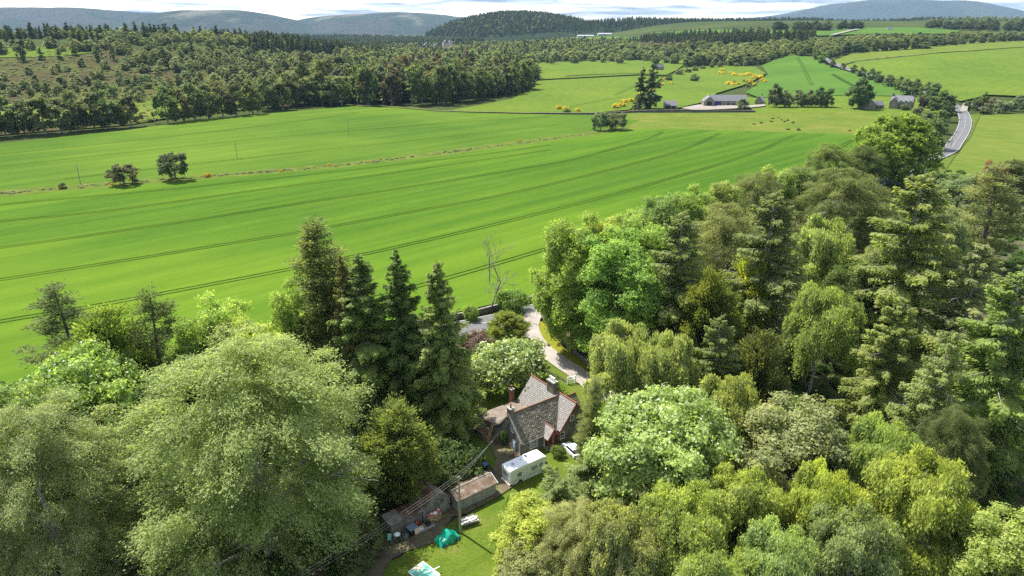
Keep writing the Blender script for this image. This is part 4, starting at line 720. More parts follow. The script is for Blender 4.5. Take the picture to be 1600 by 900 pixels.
    ('mid_spruce','broadleaf_tree',-74.7,748.3,24.7,16.3,(0.07,0.105,0.031),'seventeenth treetop from the left in the big wood,second line back','tree','inner lines of the big wood'),
    ('mid_broad','broadleaf_tree',-67.1,771.1,25.6,22.6,(0.089,0.118,0.047),'eighteenth treetop from the left in the big wood,second line back','tree','inner lines of the big wood'),
    ('mid_pine','broadleaf_tree',-53.7,720.0,29.7,18.4,(0.042,0.057,0.024),'nineteenth treetop from the left in the big wood,second line back','tree','inner lines of the big wood'),
    ('mid_beech','broadleaf_tree',-49.4,760.4,31.6,19.7,(0.073,0.087,0.033),'twentieth treetop from the left in the big wood,second line back','tree','inner lines of the big wood'),
    ('mid_spruce','broadleaf_tree',-30.7,729.4,27.0,22.2,(0.048,0.059,0.024),'twenty-first treetop from the left in the big wood,second line back','tree','inner lines of the big wood'),
    ('mid_broad','broadleaf_tree',-30.6,771.4,30.8,21.6,(0.068,0.084,0.038),'twenty-second treetop from the left in the big wood,second line back','tree','inner lines of the big wood'),
    ('mid_beech','broadleaf_tree',-25.6,743.6,24.7,20.3,(0.049,0.06,0.025),'twenty-third treetop from the left in the big wood,second line back','tree','inner lines of the big wood'),
    ('mid_broad2','broadleaf_tree',-3.2,776.0,24.1,20.3,(0.078,0.094,0.032),'twenty-fourth treetop from the left in the big wood,second line back','tree','inner lines of the big wood'),
    ('mid_broad2','broadleaf_tree',1.9,784.0,27.2,17.6,(0.04,0.064,0.026),'twenty-fifth treetop from the left in the big wood,second line back','tree','inner lines of the big wood'),
    ('mid_beech','broadleaf_tree',12.1,761.9,29.8,22.9,(0.081,0.118,0.04),'twenty-sixth treetop from the left in the big wood,second line back','tree','inner lines of the big wood'),
    ('mid_beech','broadleaf_tree',-240.8,762.9,28.0,23.0,(0.05,0.06,0.022),'first treetop from the left in the big wood,third line back','tree','inner lines of the big wood'),
    ('mid_broad2','broadleaf_tree',-226.3,750.6,27.6,18.0,(0.066,0.064,0.032),'second treetop from the left in the big wood,third line back','tree','inner lines of the big wood'),
    ('mid_beech','broadleaf_tree',-226.4,769.4,26.2,22.9,(0.078,0.085,0.035),'third treetop from the left in the big wood,third line back','tree','inner lines of the big wood'),
    ('mid_beech','broadleaf_tree',-211.6,777.7,28.6,16.3,(0.091,0.122,0.044),'fourth treetop from the left in the big wood,third line back','tree','inner lines of the big wood'),
    ('mid_broad2','broadleaf_tree',-201.9,782.4,29.1,22.2,(0.098,0.11,0.046),'fifth treetop from the left in the big wood,third line back','tree','inner lines of the big wood'),
    ('mid_broad','broadleaf_tree',-190.5,787.3,24.4,17.4,(0.049,0.061,0.027),'sixth treetop from the left in the big wood,third line back','tree','inner lines of the big wood'),
    ('mid_broad2','broadleaf_tree',-195.0,810.9,31.6,23.0,(0.049,0.058,0.025),'seventh treetop from the left in the big wood,third line back','tree','inner lines of the big wood'),
    ('mid_broad','broadleaf_tree',-183.0,801.4,29.2,22.4,(0.041,0.056,0.026),'eighth treetop from the left in the big wood,third line back','tree','inner lines of the big wood'),
    ('mid_broad','broadleaf_tree',-168.8,822.9,26.4,18.7,(0.085,0.121,0.041),'ninth treetop from the left in the big wood,third line back','tree','inner lines of the big wood'),
    ('mid_broad','broadleaf_tree',-155.5,807.2,26.9,22.2,(0.09,0.102,0.047),'tenth treetop from the left in the big wood,third line back','tree','inner lines of the big wood'),
    ('mid_broad2','broadleaf_tree',-150.8,838.6,28.7,20.2,(0.078,0.091,0.032),'eleventh treetop from the left in the big wood,third line back','tree','inner lines of the big wood'),
    ('mid_broad','broadleaf_tree',-139.5,828.3,26.6,21.4,(0.077,0.068,0.036),'twelfth treetop from the left in the big wood,third line back','tree','inner lines of the big wood'),
    ('mid_beech','broadleaf_tree',-127.6,846.4,31.9,21.5,(0.073,0.057,0.032),'thirteenth treetop from the left in the big wood,third line back','tree','inner lines of the big wood'),
    ('mid_broad2','broadleaf_tree',-107.7,806.8,28.7,19.3,(0.081,0.091,0.037),'fourteenth treetop from the left in the big wood,third line back','tree','inner lines of the big wood'),
    ('mid_broad','broadleaf_tree',-106.2,819.1,27.3,21.3,(0.077,0.072,0.039),'fifteenth treetop from the left in the big wood,third line back','tree','inner lines of the big wood'),
    ('mid_broad2','broadleaf_tree',-95.3,828.5,24.9,19.5,(0.049,0.057,0.026),'sixteenth treetop from the left in the big wood,third line back','tree','inner lines of the big wood'),
    ('mid_pine','broadleaf_tree',-84.0,825.7,28.6,16.1,(0.074,0.064,0.038),'seventeenth treetop from the left in the big wood,third line back','tree','inner lines of the big wood'),
    ('mid_spruce','broadleaf_tree',-62.0,819.7,24.5,21.6,(0.089,0.101,0.046),'eighteenth treetop from the left in the big wood,third line back','tree','inner lines of the big wood'),
    ('mid_pine','broadleaf_tree',-66.5,885.5,27.2,22.5,(0.064,0.072,0.032),'nineteenth treetop from the left in the big wood,third line back','tree','inner lines of the big wood'),
    ('mid_spruce','broadleaf_tree',-54.2,858.3,27.9,16.3,(0.043,0.058,0.022),'twentieth treetop from the left in the big wood,third line back','tree','inner lines of the big wood'),
    ('mid_spruce','broadleaf_tree',-36.2,891.3,25.9,17.9,(0.073,0.094,0.031),'twenty-first treetop from the left in the big wood,third line back','tree','inner lines of the big wood'),
    ('mid_broad','broadleaf_tree',-30.7,877.5,29.2,17.3,(0.081,0.11,0.043),'twenty-second treetop from the left in the big wood,third line back','tree','inner lines of the big wood'),
    ('mid_beech','broadleaf_tree',-22.2,879.7,28.6,19.9,(0.097,0.098,0.05),'twenty-third treetop from the left in the big wood,third line back','tree','inner lines of the big wood'),
    ('mid_pine','broadleaf_tree',1.4,848.0,26.2,16.7,(0.068,0.085,0.035),'twenty-fourth treetop from the left in the big wood,third line back','tree','inner lines of the big wood'),
    ('mid_spruce','broadleaf_tree',5.3,878.0,29.6,16.6,(0.049,0.062,0.022),'twenty-fifth treetop from the left in the big wood,third line back','tree','inner lines of the big wood'),
    ('mid_broad','broadleaf_tree',18.0,829.8,26.7,22.2,(0.077,0.095,0.031),'twenty-sixth treetop from the left in the big wood,third line back','tree','inner lines of the big wood'),
    ('mid_pine','broadleaf_tree',-265.1,824.4,30.2,18.3,(0.042,0.065,0.025),'first treetop from the left in the big wood,fourth line back','tree','inner lines of the big wood'),
    ('mid_broad','broadleaf_tree',-260.6,848.9,24.6,17.1,(0.1,0.119,0.047),'second treetop from the left in the big wood,fourth line back','tree','inner lines of the big wood'),
    ('mid_spruce','broadleaf_tree',-251.1,858.0,31.1,17.8,(0.063,0.059,0.033),'third treetop from the left in the big wood,fourth line back','tree','inner lines of the big wood'),
    ('mid_broad','broadleaf_tree',-252.0,882.7,29.1,17.3,(0.08,0.091,0.031),'fourth treetop from the left in the big wood,fourth line back','tree','inner lines of the big wood'),
    ('mid_broad2','broadleaf_tree',-223.7,873.8,26.7,20.7,(0.078,0.063,0.031),'fifth treetop from the left in the big wood,fourth line back','tree','inner lines of the big wood'),
    ('mid_broad2','broadleaf_tree',-220.1,930.3,24.3,19.0,(0.048,0.063,0.023),'sixth treetop from the left in the big wood,fourth line back','tree','inner lines of the big wood'),
    ('mid_pine','broadleaf_tree',-216.1,951.8,26.1,18.3,(0.041,0.064,0.021),'seventh treetop from the left in the big wood,fourth line back','tree','inner lines of the big wood'),
    ('mid_broad2','broadleaf_tree',-196.9,915.1,28.2,21.2,(0.095,0.11,0.05),'eighth treetop from the left in the big wood,fourth line back','tree','inner lines of the big wood'),
    ('mid_broad2','broadleaf_tree',-176.9,927.3,27.2,21.7,(0.087,0.12,0.046),'ninth treetop from the left in the big wood,fourth line back','tree','inner lines of the big wood'),
    ('mid_pine','broadleaf_tree',-181.0,955.0,24.8,19.4,(0.086,0.115,0.044),'tenth treetop from the left in the big wood,fourth line back','tree','inner lines of the big wood'),
    ('mid_spruce','broadleaf_tree',-159.8,936.5,24.7,21.3,(0.044,0.056,0.024),'eleventh treetop from the left in the big wood,fourth line back','tree','inner lines of the big wood'),
    ('mid_pine','broadleaf_tree',-150.9,960.2,26.3,21.8,(0.069,0.063,0.031),'twelfth treetop from the left in the big wood,fourth line back','tree','inner lines of the big wood'),
    ('mid_spruce','broadleaf_tree',-135.4,984.7,31.5,17.4,(0.077,0.061,0.039),'thirteenth treetop from the left in the big wood,fourth line back','tree','inner lines of the big wood'),
    ('mid_beech','broadleaf_tree',-117.9,940.6,30.0,22.3,(0.065,0.057,0.039),'fourteenth treetop from the left in the big wood,fourth line back','tree','inner lines of the big wood'),
    ('mid_broad2','broadleaf_tree',-107.4,1026.4,29.4,21.4,(0.073,0.069,0.034),'fifteenth treetop from the left in the big wood,fourth line back','tree','inner lines of the big wood'),
    ('mid_beech','broadleaf_tree',-86.5,932.0,26.4,18.4,(0.066,0.102,0.039),'sixteenth treetop from the left in the big wood,fourth line back','tree','inner lines of the big wood'),
    ('mid_spruce','broadleaf_tree',-73.8,1009.3,29.8,20.6,(0.074,0.086,0.033),'seventeenth treetop from the left in the big wood,fourth line back','tree','inner lines of the big wood'),
    ('mid_broad2','broadleaf_tree',-65.5,1031.9,30.9,22.7,(0.078,0.057,0.034),'eighteenth treetop from the left in the big wood,fourth line back','tree','inner lines of the big wood'),
    ('mid_spruce','broadleaf_tree',-54.8,972.5,30.5,22.3,(0.041,0.064,0.026),'nineteenth treetop from the left in the big wood,fourth line back','tree','inner lines of the big wood'),
    ('mid_beech','broadleaf_tree',-38.3,969.2,24.4,18.7,(0.045,0.063,0.027),'twentieth treetop from the left in the big wood,fourth line back','tree','inner lines of the big wood'),
    ('mid_pine','broadleaf_tree',-18.4,957.8,30.3,19.2,(0.043,0.061,0.026),'twenty-first treetop from the left in the big wood,fourth line back','tree','inner lines of the big wood'),
    ('mid_broad','broadleaf_tree',-8.5,946.0,24.9,16.3,(0.063,0.069,0.033),'twenty-second treetop from the left in the big wood,fourth line back','tree','inner lines of the big wood'),
    ('mid_broad','broadleaf_tree',11.0,1051.9,24.5,18.0,(0.07,0.087,0.035),'twenty-third treetop from the left in the big wood,fourth line back','tree','inner lines of the big wood'),
    ('mid_pine','broadleaf_tree',27.5,1029.6,27.2,21.7,(0.093,0.105,0.045),'twenty-fourth treetop from the left in the big wood,fourth line back','tree','inner lines of the big wood'),
    ('mid_broad2','scrub_tree',-478.5,651.1,7.8,12.1,(0.082,0.103,0.043),'first low tree from the left among the heather of the moor','tree','low trees scattered on the moor'),
    ('mid_broad2','scrub_tree',-474.3,646.7,10.8,13.4,(0.097,0.116,0.064),'second low tree from the left among the heather of the moor','tree','low trees scattered on the moor'),
    ('mid_bush','scrub_tree',-495.7,683.1,11.6,12.7,(0.087,0.092,0.048),'third low tree from the left among the heather of the moor','tree','low trees scattered on the moor'),
    ('mid_broad2','scrub_tree',-485.1,673.5,7.3,12.6,(0.065,0.079,0.035),'fourth low tree from the left among the heather of the moor','tree','low trees scattered on the moor'),
    ('mid_broad','scrub_tree',-454.2,646.4,11.4,11.7,(0.108,0.122,0.059),'fifth low tree from the left among the heather of the moor','tree','low trees scattered on the moor'),
    ('mid_bush','scrub_tree',-454.5,648.6,9.5,11.4,(0.076,0.099,0.05),'sixth low tree from the left among the heather of the moor','tree','low trees scattered on the moor'),
    ('mid_broad','scrub_tree',-463.5,674.0,9.3,12.3,(0.077,0.109,0.043),'seventh low tree from the left among the heather of the moor','tree','low trees scattered on the moor'),
    ('mid_broad','scrub_tree',-433.6,636.3,9.8,8.4,(0.069,0.092,0.038),'eighth low tree from the left among the heather of the moor','tree','low trees scattered on the moor'),
    ('mid_broad2','scrub_tree',-457.6,682.8,12.9,8.3,(0.068,0.087,0.034),'ninth low tree from the left among the heather of the moor','tree','low trees scattered on the moor'),
    ('mid_broad','scrub_tree',-371.1,560.3,7.9,10.0,(0.089,0.103,0.047),'tenth low tree from the left among the heather of the moor','tree','low trees scattered on the moor'),
    ('mid_broad','scrub_tree',-420.8,640.1,12.2,8.9,(0.061,0.076,0.031),'eleventh low tree from the left among the heather of the moor','tree','low trees scattered on the moor'),
    ('mid_broad2','scrub_tree',-405.8,621.2,7.1,8.1,(0.076,0.096,0.046),'twelfth low tree from the left among the heather of the moor','tree','low trees scattered on the moor'),
    ('mid_broad','scrub_tree',-420.3,654.7,8.6,8.9,(0.069,0.081,0.038),'thirteenth low tree from the left among the heather of the moor','tree','low trees scattered on the moor'),
    ('mid_broad','scrub_tree',-438.5,688.1,10.0,8.4,(0.079,0.109,0.047),'fourteenth low tree from the left among the heather of the moor','tree','low trees scattered on the moor'),
    ('mid_broad','scrub_tree',-384.5,660.2,11.9,13.1,(0.06,0.08,0.033),'fifteenth low tree from the left among the heather of the moor','tree','low trees scattered on the moor'),
    ('mid_bush','scrub_tree',-353.2,625.1,11.9,11.1,(0.08,0.11,0.042),'sixteenth low tree from the left among the heather of the moor','tree','low trees scattered on the moor'),
    ('mid_bush','scrub_tree',-326.2,612.6,11.8,9.7,(0.064,0.08,0.036),'seventeenth low tree from the left among the heather of the moor','tree','low trees scattered on the moor'),
    ('mid_broad2','scrub_tree',-332.5,631.8,10.4,10.1,(0.091,0.104,0.045),'eighteenth low tree from the left among the heather of the moor','tree','low trees scattered on the moor'),
    ('mid_broad','scrub_tree',-367.6,717.3,9.9,10.6,(0.091,0.118,0.055),'nineteenth low tree from the left among the heather of the moor','tree','low trees scattered on the moor'),
    ('mid_broad2','scrub_tree',-355.9,716.5,8.7,12.7,(0.086,0.103,0.046),'twentieth low tree from the left among the heather of the moor','tree','low trees scattered on the moor'),
    ('mid_broad','scrub_tree',-329.1,669.5,10.7,11.9,(0.083,0.102,0.041),'twenty-first low tree from the left among the heather of the moor','tree','low trees scattered on the moor'),
    ('mid_broad','scrub_tree',-329.2,676.1,8.9,11.3,(0.061,0.095,0.032),'twenty-second low tree from the left among the heather of the moor','tree','low trees scattered on the moor'),
    ('mid_bush','scrub_tree',-388.8,827.2,11.2,9.1,(0.089,0.124,0.062),'twenty-third low tree from the left among the heather of the moor','tree','low trees scattered on the moor'),
    ('mid_broad2','scrub_tree',-388.2,827.4,11.1,12.6,(0.094,0.122,0.067),'twenty-fourth low tree from the left among the heather of the moor','tree','low trees scattered on the moor'),
    ('mid_broad','scrub_tree',-333.4,711.8,12.9,9.8,(0.071,0.08,0.037),'twenty-fifth low tree from the left among the heather of the moor','tree','low trees scattered on the moor'),
    ('mid_bush','scrub_tree',-336.0,767.7,10.1,11.3,(0.087,0.097,0.047),'twenty-sixth low tree from the left among the heather of the moor','tree','low trees scattered on the moor'),
    ('mid_broad','scrub_tree',-279.8,641.7,12.1,13.1,(0.06,0.08,0.034),'twenty-seventh low tree from the left among the heather of the moor','tree','low trees scattered on the moor'),
    ('mid_bush','scrub_tree',-287.9,686.1,11.7,11.3,(0.091,0.095,0.041),'twenty-eighth low tree from the left among the heather of the moor','tree','low trees scattered on the moor'),
    ('mid_broad2','scrub_tree',-353.8,855.8,11.4,9.2,(0.107,0.11,0.056),'twenty-ninth low tree from the left among the heather of the moor','tree','low trees scattered on the moor'),
    ('mid_broad2','scrub_tree',-332.8,812.5,9.0,10.4,(0.11,0.122,0.054),'thirtieth low tree from the left among the heather of the moor','tree','low trees scattered on the moor'),
    ('mid_bush','scrub_tree',-318.5,792.4,12.6,10.9,(0.103,0.119,0.058),'thirty-first low tree from the left among the heather of the moor','tree','low trees scattered on the moor'),
    ('mid_bush','scrub_tree',-247.1,631.4,12.8,13.4,(0.096,0.128,0.056),'thirty-second low tree from the left among the heather of the moor','tree','low trees scattered on the moor'),
    ('mid_broad2','scrub_tree',-292.9,755.2,10.9,11.2,(0.112,0.127,0.054),'thirty-third low tree from the left among the heather of the moor','tree','low trees scattered on the moor'),
    ('mid_broad','scrub_tree',-313.9,830.7,7.4,9.4,(0.092,0.106,0.044),'thirty-fourth low tree from the left among the heather of the moor','tree','low trees scattered on the moor'),
    ('mid_broad2','scrub_tree',-245.1,685.5,8.7,12.9,(0.063,0.095,0.036),'thirty-fifth low tree from the left among the heather of the moor','tree','low trees scattered on the moor'),
    ('mid_broad2','scrub_tree',-241.6,691.0,10.8,13.1,(0.082,0.109,0.047),'thirty-sixth low tree from the left among the heather of the moor','tree','low trees scattered on the moor'),
    ('mid_bush','scrub_tree',-254.2,823.7,8.0,11.3,(0.065,0.091,0.032),'thirty-seventh low tree from the left among the heather of the moor','tree','low trees scattered on the moor'),
    ('mid_broad2','scrub_tree',-206.0,671.1,11.4,10.1,(0.09,0.121,0.065),'thirty-eighth low tree from the left among the heather of the moor','tree','low trees scattered on the moor'),
    ('mid_broad','scrub_tree',-254.0,869.7,10.6,10.1,(0.081,0.093,0.043),'thirty-ninth low tree from the left among the heather of the moor','tree','low trees scattered on the moor'),
    ('mid_broad','scrub_tree',-260.3,922.0,8.2,11.6,(0.09,0.114,0.066),'fortieth low tree from the left among the heather of the moor','tree','low trees scattered on the moor'),
    ('mid_bush','scrub_tree',-234.4,852.4,12.9,8.8,(0.11,0.121,0.056),'forty-first low tree from the left among the heather of the moor','tree','low trees scattered on the moor'),
    ('mid_bush','scrub_tree',-190.7,700.5,11.0,11.5,(0.084,0.11,0.049),'forty-second low tree from the left among the heather of the moor','tree','low trees scattered on the moor'),
    ('mid_bush','scrub_tree',-186.5,707.8,10.3,8.3,(0.106,0.115,0.062),'forty-third low tree from the left among the heather of the moor','tree','low trees scattered on the moor'),
    ('mid_broad2','scrub_tree',-224.3,888.1,12.3,9.0,(0.063,0.084,0.035),'forty-fourth low tree from the left among the heather of the moor','tree','low trees scattered on the moor'),
    ('mid_broad2','moor_bush',-412.5,640.7,9.3,8.5,(0.094,0.106,0.045),'first small birch or bush from the left on the upper moor','tree','small birches and bushes on the upper moor'),
    ('mid_broad2','moor_bush',-487.9,768.1,8.9,8.3,(0.09,0.107,0.045),'second small birch or bush from the left on the upper moor','tree','small birches and bushes on the upper moor'),
    ('mid_broad2','moor_bush',-480.7,772.7,6.2,11.5,(0.091,0.132,0.06),'third small birch or bush from the left on the upper moor','tree','small birches and bushes on the upper moor'),
    ('mid_spruce','moor_bush',-389.1,622.4,11.1,9.6,(0.089,0.092,0.045),'fourth small birch or bush from the left on the upper moor','tree','small birches and bushes on the upper moor'),
    ('mid_spruce','moor_bush',-418.4,700.6,10.3,10.4,(0.048,0.06,0.034),'fifth small birch or bush from the left on the upper moor','tree','small birches and bushes on the upper moor'),
    ('mid_spruce','moor_bush',-434.4,751.5,9.1,9.2,(0.091,0.129,0.058),'sixth small birch or bush from the left on the upper moor','tree','small birches and bushes on the upper moor'),
    ('mid_bush','moor_bush',-425.6,738.1,10.6,10.8,(0.094,0.105,0.041),'seventh small birch or bush from the left on the upper moor','tree','small birches and bushes on the upper moor'),
    ('mid_bush','moor_bush',-451.8,796.8,10.1,12.8,(0.08,0.097,0.049),'eighth small birch or bush from the left on the upper moor','tree','small birches and bushes on the upper moor'),
    ('mid_broad','moor_bush',-360.2,676.0,8.9,10.4,(0.048,0.071,0.028),'ninth small birch or bush from the left on the upper moor','tree','small birches and bushes on the upper moor'),
    ('mid_spruce','moor_bush',-378.6,716.0,10.7,11.6,(0.09,0.089,0.047),'tenth small birch or bush from the left on the upper moor','tree','small birches and bushes on the upper moor'),
    ('mid_spruce','moor_bush',-353.1,670.7,7.8,10.0,(0.085,0.111,0.042),'eleventh small birch or bush from the left on the upper moor','tree','small birches and bushes on the upper moor'),
    ('mid_broad','moor_bush',-405.5,787.8,7.9,11.9,(0.048,0.069,0.027),'twelfth small birch or bush from the left on the upper moor','tree','small birches and bushes on the upper moor'),
    ('mid_bush','moor_bush',-366.9,708.7,11.7,9.0,(0.078,0.109,0.048),'thirteenth small birch or bush from the left on the upper moor','tree','small birches and bushes on the upper moor'),
    ('mid_bush','moor_bush',-355.6,692.0,7.0,10.9,(0.085,0.104,0.043),'fourteenth small birch or bush from the left on the upper moor','tree','small birches and bushes on the upper moor'),
    ('mid_spruce','moor_bush',-406.3,800.8,7.0,10.4,(0.094,0.107,0.067),'fifteenth small birch or bush from the left on the upper moor','tree','small birches and bushes on the upper moor'),
    ('mid_broad2','moor_bush',-421.7,853.5,8.1,9.6,(0.049,0.068,0.032),'sixteenth small birch or bush from the left on the upper moor','tree','small birches and bushes on the upper moor'),
    ('mid_broad2','moor_bush',-366.8,735.6,10.2,9.0,(0.091,0.095,0.048),'seventeenth small birch or bush from the left on the upper moor','tree','small birches and bushes on the upper moor'),
    ('mid_bush','moor_bush',-388.6,785.1,10.5,9.2,(0.097,0.12,0.063),'eighteenth small birch or bush from the left on the upper moor','tree','small birches and bushes on the upper moor'),
    ('mid_broad','moor_bush',-395.9,810.5,6.3,12.3,(0.112,0.117,0.057),'nineteenth small birch or bush from the left on the upper moor','tree','small birches and bushes on the upper moor'),
    ('mid_broad','moor_bush',-341.4,708.0,9.3,8.1,(0.09,0.089,0.044),'twentieth small birch or bush from the left on the upper moor','tree','small birches and bushes on the upper moor'),
    ('mid_broad','moor_bush',-391.8,836.8,10.2,8.1,(0.095,0.101,0.041),'twenty-first small birch or bush from the left on the upper moor','tree','small birches and bushes on the upper moor'),
    ('mid_spruce','moor_bush',-378.8,807.6,10.8,8.2,(0.048,0.061,0.032),'twenty-second small birch or bush from the left on the upper moor','tree','small birches and bushes on the upper moor'),
    ('mid_spruce','moor_bush',-385.0,824.6,11.7,10.8,(0.109,0.115,0.067),'twenty-third small birch or bush from the left on the upper moor','tree','small birches and bushes on the upper moor'),
    ('mid_broad','moor_bush',-396.1,872.3,7.9,9.8,(0.098,0.11,0.063),'twenty-fourth small birch or bush from the left on the upper moor','tree','small birches and bushes on the upper moor'),
    ('mid_bush','moor_bush',-355.2,778.8,8.7,10.8,(0.093,0.131,0.064),'twenty-fifth small birch or bush from the left on the upper moor','tree','small birches and bushes on the upper moor'),
    ('mid_broad2','moor_bush',-334.4,735.6,8.1,10.1,(0.052,0.069,0.03),'twenty-sixth small birch or bush from the left on the upper moor','tree','small birches and bushes on the upper moor'),
    ('mid_broad2','moor_bush',-324.3,731.3,8.3,10.3,(0.109,0.128,0.06),'twenty-seventh small birch or bush from the left on the upper moor','tree','small birches and bushes on the upper moor'),
    ('mid_bush','moor_bush',-348.7,790.5,6.8,10.9,(0.048,0.061,0.031),'twenty-eighth small birch or bush from the left on the upper moor','tree','small birches and bushes on the upper moor'),
    ('mid_broad','moor_bush',-360.2,846.5,10.9,9.2,(0.054,0.063,0.029),'twenty-ninth small birch or bush from the left on the upper moor','tree','small birches and bushes on the upper moor'),
    ('mid_spruce','moor_bush',-324.0,779.3,7.4,10.3,(0.079,0.091,0.043),'thirtieth small birch or bush from the left on the upper moor','tree','small birches and bushes on the upper moor'),
    ('mid_spruce','moor_bush',-306.5,767.0,11.7,10.7,(0.105,0.118,0.059),'thirty-first small birch or bush from the left on the upper moor','tree','small birches and bushes on the upper moor'),
    ('mid_broad','moor_bush',-261.1,675.3,10.6,8.8,(0.054,0.066,0.032),'thirty-second small birch or bush from the left on the upper moor','tree','small birches and bushes on the upper moor'),
    ('mid_bush','moor_bush',-297.5,789.8,7.7,8.6,(0.055,0.068,0.03),'thirty-third small birch or bush from the left on the upper moor','tree','small birches and bushes on the upper moor'),
    ('mid_spruce','moor_bush',-343.5,939.2,6.4,10.5,(0.089,0.108,0.064),'thirty-fourth small birch or bush from the left on the upper moor','tree','small birches and bushes on the upper moor'),
    ('mid_broad','moor_bush',-259.4,769.5,9.7,9.7,(0.09,0.122,0.055),'thirty-fifth small birch or bush from the left on the upper moor','tree','small birches and bushes on the upper moor'),
    ('mid_broad','moor_bush',-231.4,692.4,8.7,11.5,(0.108,0.126,0.057),'thirty-sixth small birch or bush from the left on the upper moor','tree','small birches and bushes on the upper moor'),
    ('mid_broad','moor_bush',-290.4,902.4,7.6,12.6,(0.053,0.066,0.029),'thirty-seventh small birch or bush from the left on the upper moor','tree','small birches and bushes on the upper moor'),
    ('mid_broad','moor_bush',-242.2,747.7,8.7,12.1,(0.051,0.072,0.028),'thirty-eighth small birch or bush from the left on the upper moor','tree','small birches and bushes on the upper moor'),
    ('mid_broad2','moor_bush',-241.8,798.2,11.5,10.8,(0.108,0.107,0.055),'thirty-ninth small birch or bush from the left on the upper moor','tree','small birches and bushes on the upper moor'),
    ('mid_broad2','moor_bush',-282.9,967.5,10.8,8.3,(0.078,0.1,0.05),'fortieth small birch or bush from the left on the upper moor','tree','small birches and bushes on the upper moor'),
    ('mid_broad','moor_bush',-261.6,894.5,9.6,11.9,(0.046,0.061,0.03),'forty-first small birch or bush from the left on the upper moor','tree','small birches and bushes on the upper moor'),
    ('mid_spruce','moor_bush',-206.9,704.2,10.4,12.4,(0.093,0.121,0.057),'forty-second small birch or bush from the left on the upper moor','tree','small birches and bushes on the upper moor'),
    ('mid_broad2','moor_bush',-275.6,1017.3,6.4,11.0,(0.044,0.062,0.027),'forty-third small birch or bush from the left on the upper moor','tree','small birches and bushes on the upper moor'),
    ('mid_bush','moor_bush',-210.7,778.0,7.4,9.0,(0.108,0.113,0.057),'forty-fourth small birch or bush from the left on the upper moor','tree','small birches and bushes on the upper moor'),
    ('mid_broad','moor_bush',-244.1,914.0,9.2,9.4,(0.075,0.1,0.04),'forty-fifth small birch or bush from the left on the upper moor','tree','small birches and bushes on the upper moor'),
    ('mid_spruce','moor_bush',-211.5,812.9,8.4,12.0,(0.051,0.069,0.031),'forty-sixth small birch or bush from the left on the upper moor','tree','small birches and bushes on the upper moor'),
    ('mid_broad2','moor_bush',-204.1,788.0,11.9,11.5,(0.092,0.101,0.042),'forty-seventh small birch or bush from the left on the upper moor','tree','small birches and bushes on the upper moor'),
    ('mid_broad','moor_bush',-235.2,930.7,10.2,10.8,(0.108,0.121,0.067),'forty-eighth small birch or bush from the left on the upper moor','tree','small birches and bushes on the upper moor'),
    ('mid_spruce','broadleaf_tree',-611.3,863.5,19.4,14.0,(0.089,0.109,0.042),'first tree from the left below the crest of the moor hill','tree','trees under the moor crest'),
    ('mid_broad2','broadleaf_tree',-557.7,818.0,17.5,13.4,(0.046,0.063,0.026),'second tree from the left below the crest of the moor hill','tree','trees under the moor crest'),
    ('mid_spruce','broadleaf_tree',-544.2,831.8,15.1,11.5,(0.098,0.136,0.048),'third tree from the left below the crest of the moor hill','tree','trees under the moor crest'),
    ('mid_spruce','broadleaf_tree',-523.4,833.2,13.9,9.8,(0.079,0.106,0.041),'fourth tree from the left below the crest of the moor hill','tree','trees under the moor crest'),
    ('mid_broad','broadleaf_tree',-525.0,865.1,17.8,9.9,(0.104,0.118,0.05),'fifth tree from the left below the crest of the moor hill','tree','trees under the moor crest'),
    ('mid_broad2','broadleaf_tree',-480.3,835.8,19.5,12.9,(0.072,0.09,0.042),'sixth tree from the left below the crest of the moor hill','tree','trees under the moor crest'),
    ('mid_broad2','broadleaf_tree',-471.1,847.9,19.6,9.1,(0.082,0.097,0.04),'seventh tree from the left below the crest of the moor hill','tree','trees under the moor crest'),
    ('mid_broad2','broadleaf_tree',-457.2,862.3,13.2,9.2,(0.106,0.117,0.05),'eighth tree from the left below the crest of the moor hill','tree','trees under the moor crest'),
    ('mid_broad','broadleaf_tree',-447.0,907.9,14.7,10.6,(0.079,0.093,0.041),'ninth tree from the left below the crest of the moor hill','tree','trees under the moor crest'),
    ('mid_spruce','broadleaf_tree',-421.5,869.2,18.8,14.3,(0.086,0.099,0.042),'tenth tree from the left below the crest of the moor hill','tree','trees under the moor crest'),
    ('mid_spruce','broadleaf_tree',-405.8,914.0,19.7,11.7,(0.049,0.066,0.031),'eleventh tree from the left below the crest of the moor hill','tree','trees under the moor crest'),
    ('mid_broad2','broadleaf_tree',-415.3,990.5,15.6,12.7,(0.047,0.063,0.028),'twelfth tree from the left below the crest of the moor hill','tree','trees under the moor crest'),
    ('mid_broad2','broadleaf_tree',-399.5,1003.4,18.8,13.3,(0.041,0.065,0.031),'thirteenth tree from the left below the crest of the moor hill','tree','trees under the moor crest'),
    ('mid_spruce','broadleaf_tree',-366.5,1024.4,19.5,12.6,(0.089,0.112,0.045),'fourteenth tree from the left below the crest of the moor hill','tree','trees under the moor crest'),
    ('mid_pine','conifer_tree',-645.3,925.2,20.4,9.6,(0.027,0.047,0.022),'first dark conifer from the left on the skyline of the moor hill','tree','skyline conifers of the moor hill'),
    ('mid_spruce','conifer_tree',-638.6,927.4,22.3,9.8,(0.027,0.041,0.021),'second dark conifer from the left on the skyline of the moor hill','tree','skyline conifers of the moor hill'),
    ('mid_spruce','conifer_tree',-620.9,915.3,25.6,11.9,(0.031,0.044,0.019),'third dark conifer from the left on the skyline of the moor hill','tree','skyline conifers of the moor hill'),
